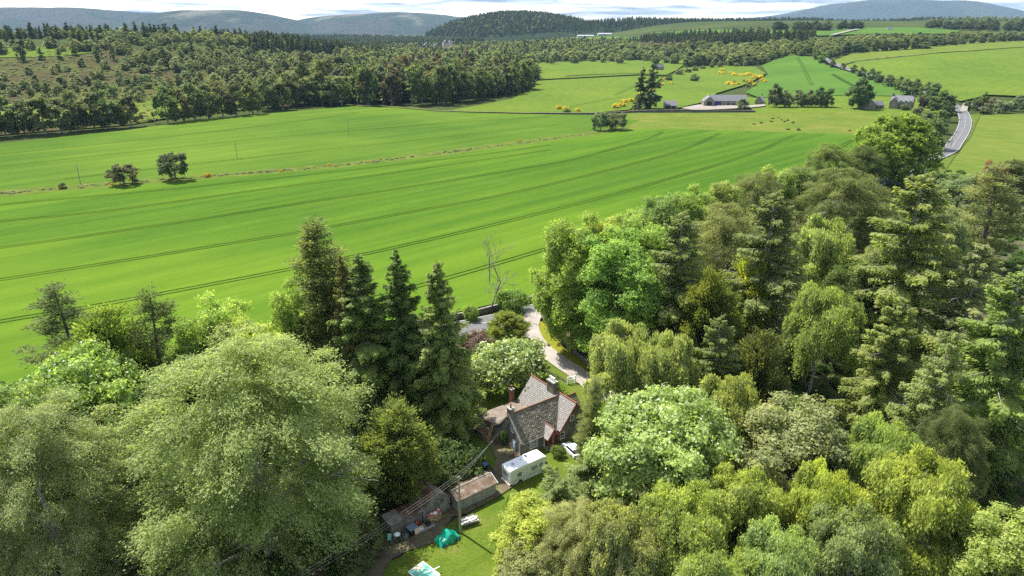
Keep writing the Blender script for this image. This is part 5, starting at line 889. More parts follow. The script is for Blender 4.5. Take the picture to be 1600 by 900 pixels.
    ('mid_spruce','conifer_tree',-610.9,912.4,22.3,10.4,(0.033,0.048,0.021),'fourth dark conifer from the left on the skyline of the moor hill','tree','skyline conifers of the moor hill'),
    ('mid_pine','conifer_tree',-583.0,921.0,25.2,10.0,(0.034,0.046,0.02),'fifth dark conifer from the left on the skyline of the moor hill','tree','skyline conifers of the moor hill'),
    ('mid_pine','conifer_tree',-579.7,927.8,25.2,11.5,(0.03,0.042,0.024),'sixth dark conifer from the left on the skyline of the moor hill','tree','skyline conifers of the moor hill'),
    ('mid_pine','conifer_tree',-552.9,918.4,26.0,11.4,(0.032,0.045,0.021),'seventh dark conifer from the left on the skyline of the moor hill','tree','skyline conifers of the moor hill'),
    ('mid_spruce','conifer_tree',-542.2,910.8,22.5,11.3,(0.033,0.044,0.021),'eighth dark conifer from the left on the skyline of the moor hill','tree','skyline conifers of the moor hill'),
    ('mid_pine','conifer_tree',-542.0,924.9,20.9,10.7,(0.033,0.049,0.021),'ninth dark conifer from the left on the skyline of the moor hill','tree','skyline conifers of the moor hill'),
    ('mid_spruce','conifer_tree',-536.1,926.0,22.9,11.3,(0.029,0.04,0.02),'tenth dark conifer from the left on the skyline of the moor hill','tree','skyline conifers of the moor hill'),
    ('mid_pine','conifer_tree',-534.3,936.3,23.0,9.6,(0.032,0.047,0.023),'eleventh dark conifer from the left on the skyline of the moor hill','tree','skyline conifers of the moor hill'),
    ('thorn','thorn_bush',-162.9,283.5,9.0,13.0,(0.066,0.073,0.043),'sparse dark thorn bush on the ditch line right of a pole','bush',''),
    ('thorn','thorn_tree',-146.1,293.7,12.0,14.5,(0.056,0.077,0.036),'round dark thorn tree standing alone on the ditch line','tree',''),
    ('mid_bush','thorn_bush',-184.1,276.3,3.0,4.0,(0.06,0.071,0.03),'tiny dark bush left of the first field pole','bush',''),
    ('thorn','willow_bush',56.9,446.4,12.0,13.0,(0.071,0.096,0.048),'left bush of the pair at the corner of the crop field','bush',''),
    ('thorn','willow_bush',67.4,451.0,11.0,17.0,(0.073,0.09,0.044),'wider bush of the pair at the corner of the crop field','bush',''),
    ('mid_spruce','spruce_tree',104.9,574.5,33.0,15.0,(0.05,0.064,0.028),'shorter spruce of the pair standing beside the small stone shed','tree',''),
    ('mid_spruce','spruce_tree',114.6,578.8,38.0,17.0,(0.037,0.059,0.028),'taller spruce of the pair standing beside the small stone shed','tree',''),
    ('mid_broad2','farm_tree',186.7,568.1,9.0,11.0,(0.108,0.135,0.06),'pale bush hiding the end of the long barn','tree',''),
    ('mid_broad','farm_tree',217.4,582.8,19.0,13.0,(0.059,0.075,0.038),'leaning dark tree right of the white gabled cottage','tree',''),
    ('mid_broad','farm_tree',226.0,581.6,14.0,14.0,(0.096,0.115,0.063),'pale green tree in the farm shelter belt','tree',''),
    ('mid_broad2','farm_tree',236.6,581.7,14.0,14.0,(0.084,0.109,0.058),'pale willow in the middle of the farm shelter belt','tree',''),
    ('mid_beech','farm_tree',244.6,580.6,14.0,13.0,(0.076,0.081,0.042),'grey-green tree,third in the farm shelter belt','tree',''),
    ('mid_broad','farm_tree',253.4,579.0,16.0,14.0,(0.057,0.089,0.039),'dark green tree at the right of the farm shelter belt','tree',''),
    ('mid_broad2','farm_tree',260.0,578.2,15.0,12.0,(0.054,0.083,0.029),'last dark tree of the farm shelter belt','tree',''),
    ('mid_broad','farm_tree',277.7,563.3,25.0,23.0,(0.046,0.071,0.026),'big dark round tree left of the stone outbuilding','tree',''),
    ('mid_bush','farm_bush',329.1,565.2,9.0,7.0,(0.052,0.033,0.034),'dark purple shrub right of the stone farmhouse','bush',''),
    ('mid_bush','farm_bush',309.4,553.4,5.0,9.0,(0.055,0.075,0.028),'clipped bush against the front of the stone farmhouse','bush',''),
    ('mid_broad','roadside_tree',454.4,1071.6,15.0,14.0,(0.068,0.097,0.036),'first tree from the left along the country road beyond the fields','tree','trees along the country road'),
    ('mid_beech','roadside_tree',444.8,1030.1,16.0,16.0,(0.072,0.11,0.027),'second tree from the left along the country road beyond the fields','tree','trees along the country road'),
    ('mid_broad','roadside_tree',434.3,971.3,12.0,9.0,(0.053,0.078,0.03),'third tree from the left along the country road beyond the fields','tree','trees along the country road'),
    ('mid_broad2','roadside_tree',432.0,935.0,10.0,9.0,(0.065,0.084,0.029),'fourth tree from the left along the country road beyond the fields','tree','trees along the country road'),
    ('mid_broad','roadside_tree',427.8,895.0,11.0,10.0,(0.072,0.08,0.035),'fifth tree from the left along the country road beyond the fields','tree','trees along the country road'),
    ('mid_beech','roadside_tree',419.5,856.8,12.0,13.0,(0.061,0.085,0.028),'sixth tree from the left along the country road beyond the fields','tree','trees along the country road'),
    ('mid_beech','roadside_tree',411.6,813.8,14.0,13.0,(0.056,0.082,0.032),'seventh tree from the left along the country road beyond the fields','tree','trees along the country road'),
    ('mid_beech','roadside_tree',405.0,785.8,13.0,13.0,(0.056,0.086,0.029),'eighth tree from the left along the country road beyond the fields','tree','trees along the country road'),
    ('mid_broad2','roadside_tree',394.8,743.7,13.0,14.0,(0.073,0.092,0.029),'ninth tree from the left along the country road beyond the fields','tree','trees along the country road'),
    ('mid_beech','roadside_tree',387.8,711.1,14.0,13.0,(0.063,0.106,0.029),'tenth tree from the left along the country road beyond the fields','tree','trees along the country road'),
    ('mid_broad','roadside_tree',379.6,681.4,14.0,14.0,(0.071,0.096,0.043),'eleventh tree from the left along the country road beyond the fields','tree','trees along the country road'),
    ('mid_broad2','roadside_tree',251.7,432.1,16.0,16.0,(0.08,0.091,0.043),'twelfth tree from the left along the country road beyond the fields','tree','trees along the country road'),
    ('mid_broad','roadside_tree',372.2,651.1,16.0,14.0,(0.064,0.094,0.028),'thirteenth tree from the left along the country road beyond the fields','tree','trees along the country road'),
    ('mid_broad2','roadside_tree',239.0,402.4,17.0,18.0,(0.059,0.084,0.028),'fourteenth tree from the left along the country road beyond the fields','tree','trees along the country road'),
    ('mid_beech','roadside_tree',357.3,608.9,17.0,15.0,(0.069,0.091,0.028),'fifteenth tree from the left along the country road beyond the fields','tree','trees along the country road'),
    ('mid_beech','roadside_tree',225.5,370.8,17.0,17.0,(0.059,0.08,0.029),'sixteenth tree from the left along the country road beyond the fields','tree','trees along the country road'),
    ('mid_broad','roadside_tree',337.6,564.8,19.0,20.0,(0.053,0.084,0.032),'seventeenth tree from the left along the country road beyond the fields','tree','trees along the country road'),
    ('mid_beech','roadside_tree',267.2,436.8,14.0,13.0,(0.067,0.098,0.036),'eighteenth tree from the left along the country road beyond the fields','tree','trees along the country road'),
    ('mid_broad','roadside_tree',326.1,532.0,16.0,20.0,(0.059,0.082,0.027),'nineteenth tree from the left along the country road beyond the fields','tree','trees along the country road'),
    ('mid_broad2','roadside_tree',303.2,489.7,14.0,12.0,(0.058,0.077,0.03),'twentieth tree from the left along the country road beyond the fields','tree','trees along the country road'),
    ('mid_bush','roadside_bush',366.1,563.5,6.0,7.0,(0.046,0.069,0.027),'first bush from the left in the scrub right of the road bend','bush','scrub right of the road bend'),
    ('mid_bush','roadside_bush',365.8,554.1,9.0,8.0,(0.061,0.075,0.033),'second bush from the left in the scrub right of the road bend','bush','scrub right of the road bend'),
    ('mid_broad','roadside_bush',383.1,571.5,12.0,9.0,(0.064,0.091,0.029),'third bush from the left in the scrub right of the road bend','bush','scrub right of the road bend'),
    ('mid_bush','roadside_bush',354.5,523.2,6.0,10.0,(0.055,0.066,0.029),'fourth bush from the left in the scrub right of the road bend','bush','scrub right of the road bend'),
    ('mid_broad','roadside_bush',379.7,554.4,9.0,11.0,(0.111,0.102,0.066),'fifth bush from the left in the scrub right of the road bend','bush','scrub right of the road bend'),
    ('mid_bush','roadside_bush',377.1,539.2,9.0,14.0,(0.099,0.12,0.062),'sixth bush from the left in the scrub right of the road bend','bush','scrub right of the road bend'),
    ('mid_broad','roadside_bush',392.3,550.6,8.0,9.0,(0.089,0.116,0.056),'seventh bush from the left in the scrub right of the road bend','bush','scrub right of the road bend'),
    ('mid_broad','roadside_bush',412.7,572.8,10.0,9.0,(0.092,0.117,0.063),'eighth bush from the left in the scrub right of the road bend','bush','scrub right of the road bend'),
    ('mid_broad','roadside_bush',400.1,547.4,9.0,9.0,(0.047,0.07,0.03),'ninth bush from the left in the scrub right of the road bend','bush','scrub right of the road bend'),
    ('mid_bush','roadside_bush',412.2,555.9,9.0,11.0,(0.065,0.091,0.031),'tenth bush from the left in the scrub right of the road bend','bush','scrub right of the road bend'),
    ('mid_bush','broadleaf_tree',50.4,1383.1,16.2,19.7,(0.091,0.125,0.047),'first round tree from the left behind the bright far field','tree','round trees behind the bright far field'),
    ('mid_beech','broadleaf_tree',61.5,1486.7,14.8,17.7,(0.11,0.126,0.058),'second round tree from the left behind the bright far field','tree','round trees behind the bright far field'),
    ('mid_beech','broadleaf_tree',66.0,1322.4,14.1,14.0,(0.078,0.111,0.035),'third round tree from the left behind the bright far field','tree','round trees behind the bright far field'),
    ('mid_broad2','broadleaf_tree',72.7,1283.9,18.0,13.0,(0.116,0.154,0.059),'fourth round tree from the left behind the bright far field','tree','round trees behind the bright far field'),
    ('mid_broad2','broadleaf_tree',89.6,1435.2,13.1,19.4,(0.125,0.147,0.067),'fifth round tree from the left behind the bright far field','tree','round trees behind the bright far field'),
    ('mid_beech','broadleaf_tree',99.9,1394.4,15.5,16.0,(0.129,0.126,0.065),'sixth round tree from the left behind the bright far field','tree','round trees behind the bright far field'),
    ('mid_broad','broadleaf_tree',108.7,1421.9,11.0,17.7,(0.067,0.112,0.037),'seventh round tree from the left behind the bright far field','tree','round trees behind the bright far field'),
    ('mid_broad','broadleaf_tree',109.5,1295.4,16.5,15.6,(0.111,0.131,0.061),'eighth round tree from the left behind the bright far field','tree','round trees behind the bright far field'),
    ('mid_broad','broadleaf_tree',115.0,1304.9,13.8,15.8,(0.122,0.136,0.063),'ninth round tree from the left behind the bright far field','tree','round trees behind the bright far field'),
    ('mid_broad2','broadleaf_tree',121.2,1338.5,17.7,15.7,(0.132,0.143,0.054),'tenth round tree from the left behind the bright far field','tree','round trees behind the bright far field'),
    ('mid_bush','broadleaf_tree',139.1,1391.1,16.9,19.9,(0.083,0.118,0.041),'eleventh round tree from the left behind the bright far field','tree','round trees behind the bright far field'),
    ('mid_broad2','broadleaf_tree',148.4,1390.1,13.3,17.0,(0.065,0.11,0.033),'twelfth round tree from the left behind the bright far field','tree','round trees behind the bright far field'),
    ('mid_beech','broadleaf_tree',149.3,1331.7,14.4,18.5,(0.134,0.155,0.058),'thirteenth round tree from the left behind the bright far field','tree','round trees behind the bright far field'),
    ('mid_broad2','broadleaf_tree',168.3,1397.9,12.7,15.5,(0.095,0.11,0.045),'fourteenth round tree from the left behind the bright far field','tree','round trees behind the bright far field'),
    ('mid_bush','broadleaf_tree',165.3,1295.5,10.6,13.3,(0.093,0.113,0.042),'fifteenth round tree from the left behind the bright far field','tree','round trees behind the bright far field'),
    ('mid_broad','broadleaf_tree',181.8,1388.1,12.6,16.0,(0.075,0.088,0.038),'sixteenth round tree from the left behind the bright far field','tree','round trees behind the bright far field'),
    ('mid_beech','broadleaf_tree',182.1,1317.5,15.7,18.8,(0.126,0.143,0.06),'seventeenth round tree from the left behind the bright far field','tree','round trees behind the bright far field'),
    ('mid_bush','broadleaf_tree',189.9,1328.5,14.9,16.5,(0.062,0.095,0.033),'eighteenth round tree from the left behind the bright far field','tree','round trees behind the bright far field'),
    ('mid_broad','broadleaf_tree',189.9,1267.9,14.7,19.3,(0.12,0.137,0.066),'nineteenth round tree from the left behind the bright far field','tree','round trees behind the bright far field'),
    ('mid_bush','broadleaf_tree',220.8,1362.2,15.6,19.2,(0.062,0.101,0.035),'twentieth round tree from the left behind the bright far field','tree','round trees behind the bright far field'),
    ('mid_broad','broadleaf_tree',217.8,1332.3,10.3,16.7,(0.089,0.108,0.045),'twenty-first round tree from the left behind the bright far field','tree','round trees behind the bright far field'),
    ('mid_broad','broadleaf_tree',231.3,1384.8,18.2,17.3,(0.088,0.121,0.047),'twenty-second round tree from the left behind the bright far field','tree','round trees behind the bright far field'),
    ('mid_broad','broadleaf_tree',251.7,1381.3,13.3,19.4,(0.077,0.101,0.034),'twenty-third round tree from the left behind the bright far field','tree','round trees behind the bright far field'),
    ('mid_broad2','broadleaf_tree',242.5,1305.7,12.8,14.6,(0.096,0.106,0.044),'twenty-fourth round tree from the left behind the bright far field','tree','round trees behind the bright far field'),
    ('mid_bush','broadleaf_tree',249.8,1320.6,16.8,15.6,(0.111,0.138,0.058),'twenty-fifth round tree from the left behind the bright far field','tree','round trees behind the bright far field'),
    ('mid_bush','broadleaf_tree',267.0,1349.9,13.9,16.1,(0.124,0.145,0.054),'twenty-sixth round tree from the left behind the bright far field','tree','round trees behind the bright far field'),
    ('mid_broad','broadleaf_tree',246.5,1235.7,16.0,19.2,(0.095,0.12,0.045),'twenty-seventh round tree from the left behind the bright far field','tree','round trees behind the bright far field'),
    ('mid_bush','broadleaf_tree',276.3,1319.4,16.1,19.8,(0.112,0.127,0.058),'twenty-eighth round tree from the left behind the bright far field','tree','round trees behind the bright far field'),
    ('mid_broad','broadleaf_tree',269.0,1249.4,11.0,17.2,(0.115,0.149,0.06),'twenty-ninth round tree from the left behind the bright far field','tree','round trees behind the bright far field'),
    ('mid_beech','broadleaf_tree',275.6,1227.4,16.0,17.1,(0.087,0.108,0.05),'thirtieth round tree from the left behind the bright far field','tree','round trees behind the bright far field'),
    ('mid_broad','broadleaf_tree',279.7,1222.4,17.7,15.9,(0.093,0.118,0.041),'thirty-first round tree from the left behind the bright far field','tree','round trees behind the bright far field'),
    ('mid_broad2','broadleaf_tree',310.1,1313.9,15.4,15.0,(0.091,0.131,0.05),'thirty-second round tree from the left behind the bright far field','tree','round trees behind the bright far field'),
    ('mid_beech','broadleaf_tree',306.1,1277.8,13.0,13.1,(0.08,0.128,0.045),'thirty-third round tree from the left behind the bright far field','tree','round trees behind the bright far field'),
    ('mid_broad','broadleaf_tree',300.7,1225.7,10.8,14.4,(0.091,0.134,0.05),'thirty-fourth round tree from the left behind the bright far field','tree','round trees behind the bright far field'),
    ('mid_broad','pasture_bush',196.8,892.6,7.9,10.6,(0.076,0.094,0.047),'first bush from the left on the rough pasture above the twin spruces','bush','bushes on the rough pasture'),
    ('mid_bush','pasture_bush',237.1,1008.5,8.7,14.4,(0.081,0.089,0.047),'second bush from the left on the rough pasture above the twin spruces','bush','bushes on the rough pasture'),
    ('mid_bush','pasture_bush',257.6,1044.7,7.9,11.8,(0.069,0.104,0.036),'third bush from the left on the rough pasture above the twin spruces','bush','bushes on the rough pasture'),
    ('mid_broad','pasture_bush',227.1,885.3,9.2,13.5,(0.068,0.109,0.045),'fourth bush from the left on the rough pasture above the twin spruces','bush','bushes on the rough pasture'),
    ('mid_broad','pasture_bush',275.4,1075.3,8.5,12.0,(0.094,0.11,0.047),'fifth bush from the left on the rough pasture above the twin spruces','bush','bushes on the rough pasture'),
    ('mid_broad','pasture_bush',293.7,1101.5,6.0,10.6,(0.077,0.097,0.04),'sixth bush from the left on the rough pasture above the twin spruces','bush','bushes on the rough pasture'),
    ('mid_broad','pasture_bush',310.7,1113.5,9.5,9.2,(0.08,0.095,0.044),'seventh bush from the left on the rough pasture above the twin spruces','bush','bushes on the rough pasture'),
    ('mid_bush','pasture_bush',323.6,1113.9,10.4,10.9,(0.079,0.096,0.046),'eighth bush from the left on the rough pasture above the twin spruces','bush','bushes on the rough pasture'),
    ('mid_bush','pasture_bush',345.1,1103.3,6.5,12.9,(0.071,0.097,0.043),'ninth bush from the left on the rough pasture above the twin spruces','bush','bushes on the rough pasture'),
    ('mid_bush','pasture_bush',359.0,1100.9,9.1,10.3,(0.086,0.092,0.054),'tenth bush from the left on the rough pasture above the twin spruces','bush','bushes on the rough pasture'),
    ('mid_beech','broadleaf_tree',499.3,1113.1,14.6,14.5,(0.069,0.083,0.037),'first tree from the left on the brow of the right-hand hill field','tree','trees on the brow of the hill field'),
    ('mid_beech','broadleaf_tree',510.8,1105.7,18.4,21.7,(0.052,0.067,0.032),'second tree from the left on the brow of the right-hand hill field','tree','trees on the brow of the hill field'),
    ('mid_broad','broadleaf_tree',522.9,1100.0,19.3,23.4,(0.062,0.085,0.036),'third tree from the left on the brow of the right-hand hill field','tree','trees on the brow of the hill field'),
    ('mid_broad','broadleaf_tree',535.7,1096.1,11.3,16.5,(0.061,0.085,0.035),'fourth tree from the left on the brow of the right-hand hill field','tree','trees on the brow of the hill field'),
    ('mid_beech','broadleaf_tree',548.3,1092.1,19.1,15.2,(0.068,0.084,0.037),'fifth tree from the left on the brow of the right-hand hill field','tree','trees on the brow of the hill field'),
    ('mid_broad','broadleaf_tree',560.8,1088.0,16.4,16.9,(0.046,0.06,0.033),'sixth tree from the left on the brow of the right-hand hill field','tree','trees on the brow of the hill field'),
    ('mid_beech','broadleaf_tree',574.0,1085.6,14.4,17.1,(0.05,0.058,0.029),'seventh tree from the left on the brow of the right-hand hill field','tree','trees on the brow of the hill field'),
    ('mid_broad','broadleaf_tree',588.1,1084.8,19.1,15.5,(0.065,0.08,0.032),'eighth tree from the left on the brow of the right-hand hill field','tree','trees on the brow of the hill field'),
    ('mid_beech','broadleaf_tree',603.1,1085.7,17.8,13.1,(0.047,0.06,0.028),'ninth tree from the left on the brow of the right-hand hill field','tree','trees on the brow of the hill field'),
    ('mid_beech','broadleaf_tree',619.0,1088.3,9.9,23.8,(0.065,0.088,0.034),'tenth tree from the left on the brow of the right-hand hill field','tree','trees on the brow of the hill field'),
    ('mid_beech','broadleaf_tree',650.7,1118.5,16.6,19.9,(0.046,0.064,0.03),'eleventh tree from the left on the brow of the right-hand hill field','tree','trees on the brow of the hill field'),
    ('mid_broad','broadleaf_tree',675.0,1134.4,11.3,16.3,(0.047,0.054,0.029),'twelfth tree from the left on the brow of the right-hand hill field','tree','trees on the brow of the hill field'),
    ('mid_bush','broadleaf_tree',701.6,1153.4,14.7,20.4,(0.05,0.06,0.03),'thirteenth tree from the left on the brow of the right-hand hill field','tree','trees on the brow of the hill field'),
    ('mid_broad','broadleaf_tree',729.6,1173.7,10.0,13.1,(0.05,0.066,0.03),'fourteenth tree from the left on the brow of the right-hand hill field','tree','trees on the brow of the hill field'),
    ('mid_broad','broadleaf_tree',758.9,1195.4,16.8,13.8,(0.06,0.085,0.037),'fifteenth tree from the left on the brow of the right-hand hill field','tree','trees on the brow of the hill field'),
    ('mid_broad','broadleaf_tree',787.5,1215.1,13.2,15.2,(0.067,0.078,0.037),'sixteenth tree from the left on the brow of the right-hand hill field','tree','trees on the brow of the hill field'),
    ('mid_beech','broadleaf_tree',817.5,1236.1,12.1,15.4,(0.062,0.076,0.034),'seventeenth tree from the left on the brow of the right-hand hill field','tree','trees on the brow of the hill field'),
    ('mid_bush','broadleaf_tree',845.6,1253.4,18.7,15.3,(0.065,0.086,0.033),'eighteenth tree from the left on the brow of the right-hand hill field','tree','trees on the brow of the hill field'),
    ('mid_bush','broadleaf_tree',873.9,1270.5,18.0,22.7,(0.059,0.077,0.035),'nineteenth tree from the left on the brow of the right-hand hill field','tree','trees on the brow of the hill field'),
    ('mid_beech','broadleaf_tree',901.3,1285.5,15.2,21.2,(0.061,0.083,0.035),'twentieth tree from the left on the brow of the right-hand hill field','tree','trees on the brow of the hill field'),
    ('mid_beech','broadleaf_tree',931.2,1303.6,15.0,13.8,(0.058,0.081,0.033),'twenty-first tree from the left on the brow of the right-hand hill field','tree','trees on the brow of the hill field'),
    ('mid_broad','broadleaf_tree',962.5,1322.9,9.5,16.9,(0.052,0.054,0.029),'twenty-second tree from the left on the brow of the right-hand hill field','tree','trees on the brow of the hill field'),]

# ------------------------------------------------------------------ fields, roads, hills
sheet('moor', D['moor'], 'moor', 1, label='brown heather moor rising on the far left')
sheet('moor_grass', D['moor_grass'], 'rough_meadow', 2, label='strip of rough green grass below the moor')
sheet('hill_grass', D['hill_grass'], 'pasture', 2, label='sunlit grass slope high on the moor hill')
crop = sheet('crop_field', D['crop_field'], 'crop', 2, 7, label='bright green cereal field with paired wheel tracks')
upper = sheet('upper_field', D['upper_field'], 'crop_upper', 2, label='paler green cereal field beyond the ditch line')
sheet('ditch_bank', D['ditch'], 'rough_grass', 2, 5, label='rough grassy bank between the two cereal fields')
sheet('meadow', D['meadow'], 'rough_meadow', 2, 8, label='rough yellow-green meadow in front of the farm')
sheet('farm_grass', D['farmyard_grass'], 'pasture', 1, label='green grass round the farm houses')
sheet('pasture', D['pasture_mid'], 'pasture', 2, label='rough pasture behind the twin spruces')
sheet('farm_yard', D['yard'], 'yard', 3, 5, label='pale gravel yard before the long barn')
dark = sheet('crop_field', D['crop_dark'], 'crop_dark', 2, label='darker green crop field behind the farm')
sheet('far_field', D['far_field_a'], 'pasture', 1, label='bright green field right of the big wood')
sheet('far_field', D['far_field_b'], 'pasture', 1, label='bright green field beneath the valley trees')
sheet('hill_field', D['right_field'], 'pasture', 2, label='wide green field on the right-hand hill')
sheet('hill_field', D['right_strip'], 'hay', 2, label='yellow-green strip of field along the hill brow')
sheet('hay_field', D['hay_field'], 'hay', 2, label='yellowish hay meadow right of the road bend')
sheet('road_verge', D['road_verge'], 'rough_grass', 3, 5, label='rough grass verge outside the road bend')
for k, m in (('a', 'crop_dark'), ('b', 'crop_dark'), ('c', 'crop_dark')): sheet('distant_field', D['distant_field_'+k], m, 1.5, label={'a': 'pale green field on the distant slope', 'b': 'small distant green field left of the slope', 'c': 'sliver of distant field by the pale sheds'}[k])
strip('farm_track', D['far_track'], 5, 'yard', 3, label='pale track climbing the distant field')
for k in 'ABCZE':
    o = strip('wheel_track', D['tram_'+k], .20, 'tram', 3, crop, (-.95, .95), 5)
for i, q in enumerate(D['faint']): strip('wheel_track', q, .25, 'tram_faint', 3, crop if i < 2 else upper, (-1, 1), 8)
for q in D['dark_tram']: strip('wheel_track', q, .5, 'tram', 3.5, dark, (-1.4, 1.4), 8)
strip('field_margin', D['far_ditch'], 4, 'rough_grass', 2.5, label='dark weedy margin across the bright far fields')
sheet('woodland_floor', D['big_wood'], 'woodland_floor', 3, 14, label='shaded floor of the big wood beyond the upper field')
sheet('woodland_floor', D['woodland'], 'woodland_floor', 1, 6, label='shaded leaf litter under the left-hand trees')
sheet('woodland_floor', D['woodland_right'], 'woodland_floor', 1, 6, label='shaded grassy floor under the right-hand trees')
road = strip('road', D['road'], 3.9, 'asphalt', 4, None, (0,), 5, label='grey asphalt country road bending through the fields')
strip('edge_line', D['road'], .08, 'road_paint', 5, road, (-3.5, 3.5), 5)
strip('centre_line', D['road'], .10, 'road_paint', 5, road, (0,), 2, dash=(2, 4))
strip('side_road', D['side_road'], 2.2, 'yard', 4.5, label='pale farm lane branching from the road bend', step=3)
sheet('lawn', D['garden_lawn'], 'lawn', 4, 3, label='sunny garden lawn round the cottage')
sheet('verge', D['verge'], 'verge', 5, 2, label='yellow-green grass verge between driveway and fence')
strip('driveway', D['drive'], 2.0, 'gravel', 6, None, (0,), 2, label='pale gravel driveway curving from the road to the cottage')
sheet('dirt_track', D['track'], 'soil', 7, 2, label='brown dirt track between the garage and the cottage')
sheet('bare_soil', D['bare_soil'], 'soil', 6, 2, label='bare brown soil beside the sheds')
strip('farm_lane', D['track_row'], 1.3, 'soil', 4, label='narrow lane along the top of the upper field')

def hill(name, cx, cy, hx, hy, top, m, label, seed, rot=0, rough=.16, n=130):
    g = np.random.default_rng(seed); u = np.linspace(-1, 1, n); X, Y = np.meshgrid(u, u); q = np.zeros_like(X); amp = 1; ph = g.uniform(0, 6.28, (8, 6, 2))
    for o in range(8):
        for k in range(4): a = g.uniform(0, 6.28); q += amp*np.sin((X*math.cos(a)*hx/hy+Y*math.sin(a))*(2.2*1.75**o)+ph[o, k, 0]); 
        amp *= .5
    rr_ = np.hypot(X, Y); e = np.clip(1-rr_**2, 0, 1)**1.25; Z = top*e*(.92+rough*q*(.35+.65*np.clip(rr_*1.4, 0, 1)))-6
    c, s = math.cos(rot), math.sin(rot); V = np.stack([cx+X*hx*c-Y*hy*s, cy+X*hx*s+Y*hy*c, Z], -1).reshape(-1, 3)
    i, j = np.meshgrid(np.arange(n-1), np.arange(n-1), indexing='ij'); b = (i*n+j).ravel(); me = np_mesh(name, V, np.stack([b, b+1, b+n+1, b+n], 1), [m], smooth=True)
    o = tag(link(bpy.data.objects.new(name, me)), label, kind='structure'); return o, V
def hill_at(u, d): return (u-800)/1066*d*.935
hills = []
for (u, d, w, dep, top, m, label, seed) in [
    (90, 9000, 2900, 1800, 285, 'heather_hill', 'long bluish heather ridge on the far left horizon', 2),
    (385, 8200, 1500, 1500, 300, 'heather_hill', 'heather hill with a small knoll on the left horizon', 4),
    (610, 9500, 1900, 1700, 305, 'heather_hill', 'flat-topped blue moor behind the wooded knoll', 6),
    (1430, 11500, 4600, 1800, 470, 'mountain', 'dark blue mountain on the right horizon', 8),
    (1680, 11000, 3400, 1600, 400, 'mountain', 'blue shoulder right of the mountain', 9)]:
    hill('hill', hill_at(u, d), d, w, dep, top, m, label, seed)
_, KN = hill('wooded_hill', hill_at(825, 3500), 3500, 560, 600, 136, 'wood_hill', 'rounded knoll covered in trees at the centre of the skyline', 11, 0, .10)
_, RG = hill('wooded_hill', hill_at(1260, 3300), 3300, 2300, 620, 116, 'wood_hill', 'long wooded ridge right of the knoll', 13, 0, .12)
_, RH = hill('wooded_hill', hill_at(1500, 2900), 2900, 900, 500, 112, 'crop_dark', 'green knoll in front of the blue mountain', 15, 0, .10)
_, LF = hill('wooded_hill', hill_at(330, 3800), 3800, 2200, 600, 26, 'wood_hill', 'low dark wooded rise below the left heather hills', 17, 0, .12)

# ------------------------------------------------------------------ woods too far away to count
g0 = np.random.default_rng(77)
def cover(name, V, n, mesh, H0, hr, label, seed, zmin=20, wide=1.2):
    g = np.random.default_rng(seed); Q = V[(V[:, 2] > zmin)]; P = Q[g.integers(0, len(Q), n)]+g.normal(0, 14, (n, 3))*[1, 1, 0]; h = g.uniform(*hr, n)/H0; w = h*wide*g.uniform(.8, 1.3, n)
    instancer(name, P-[0, 0, 1.], np.stack([w, w, h], 1), mesh, label, seed)
mc = lambda k, m: fl(m, PROTO[k][0])
HB = PROTO['mid_broad'][2]; HS = PROTO['mid_spruce'][2]; HU = PROTO['mid_bush'][2]
cover('forest', KN, 5200, mc('mid_spruce', 'wood_conifer'), HS, (13, 22), 'conifer forest over the central knoll', 1, 25, 1.5)
cover('forest', KN, 900, mc('mid_broad', 'wood_scrub'), HB, (9, 15), 'paler broadleaf scrub on the central knoll', 2, 40, 1.2)
cover('forest', RG, 5000, mc('mid_spruce', 'wood_conifer'), HS, (14, 24), 'conifer forest along the right-hand ridge', 3, 45, 1.6)
cover('forest', LF, 2200, mc('mid_spruce', 'wood_conifer'), HS, (14, 24), 'dark forest on the low left rise', 4, 4, 1.6)
cover('forest', RH, 500, mc('mid_broad', 'wood_scrub'), HB, (8, 15), 'scattered trees on the green knoll', 5, 60, 1.2)
WD = D['WOODS']; WD['big'] = D['big_wood']; WD['west_plain'] = [(-1300, 1330), (-820, 1130), (-360, 1120), (-220, 1450), (-120, 2000), (-100, 2700), (-2100, 2700)]; FLD = [D[k] for k in ('far_field_a', 'far_field_b', 'pasture_mid', 'crop_dark', 'right_field', 'right_strip', 'distant_field_a', 'distant_field_b')]
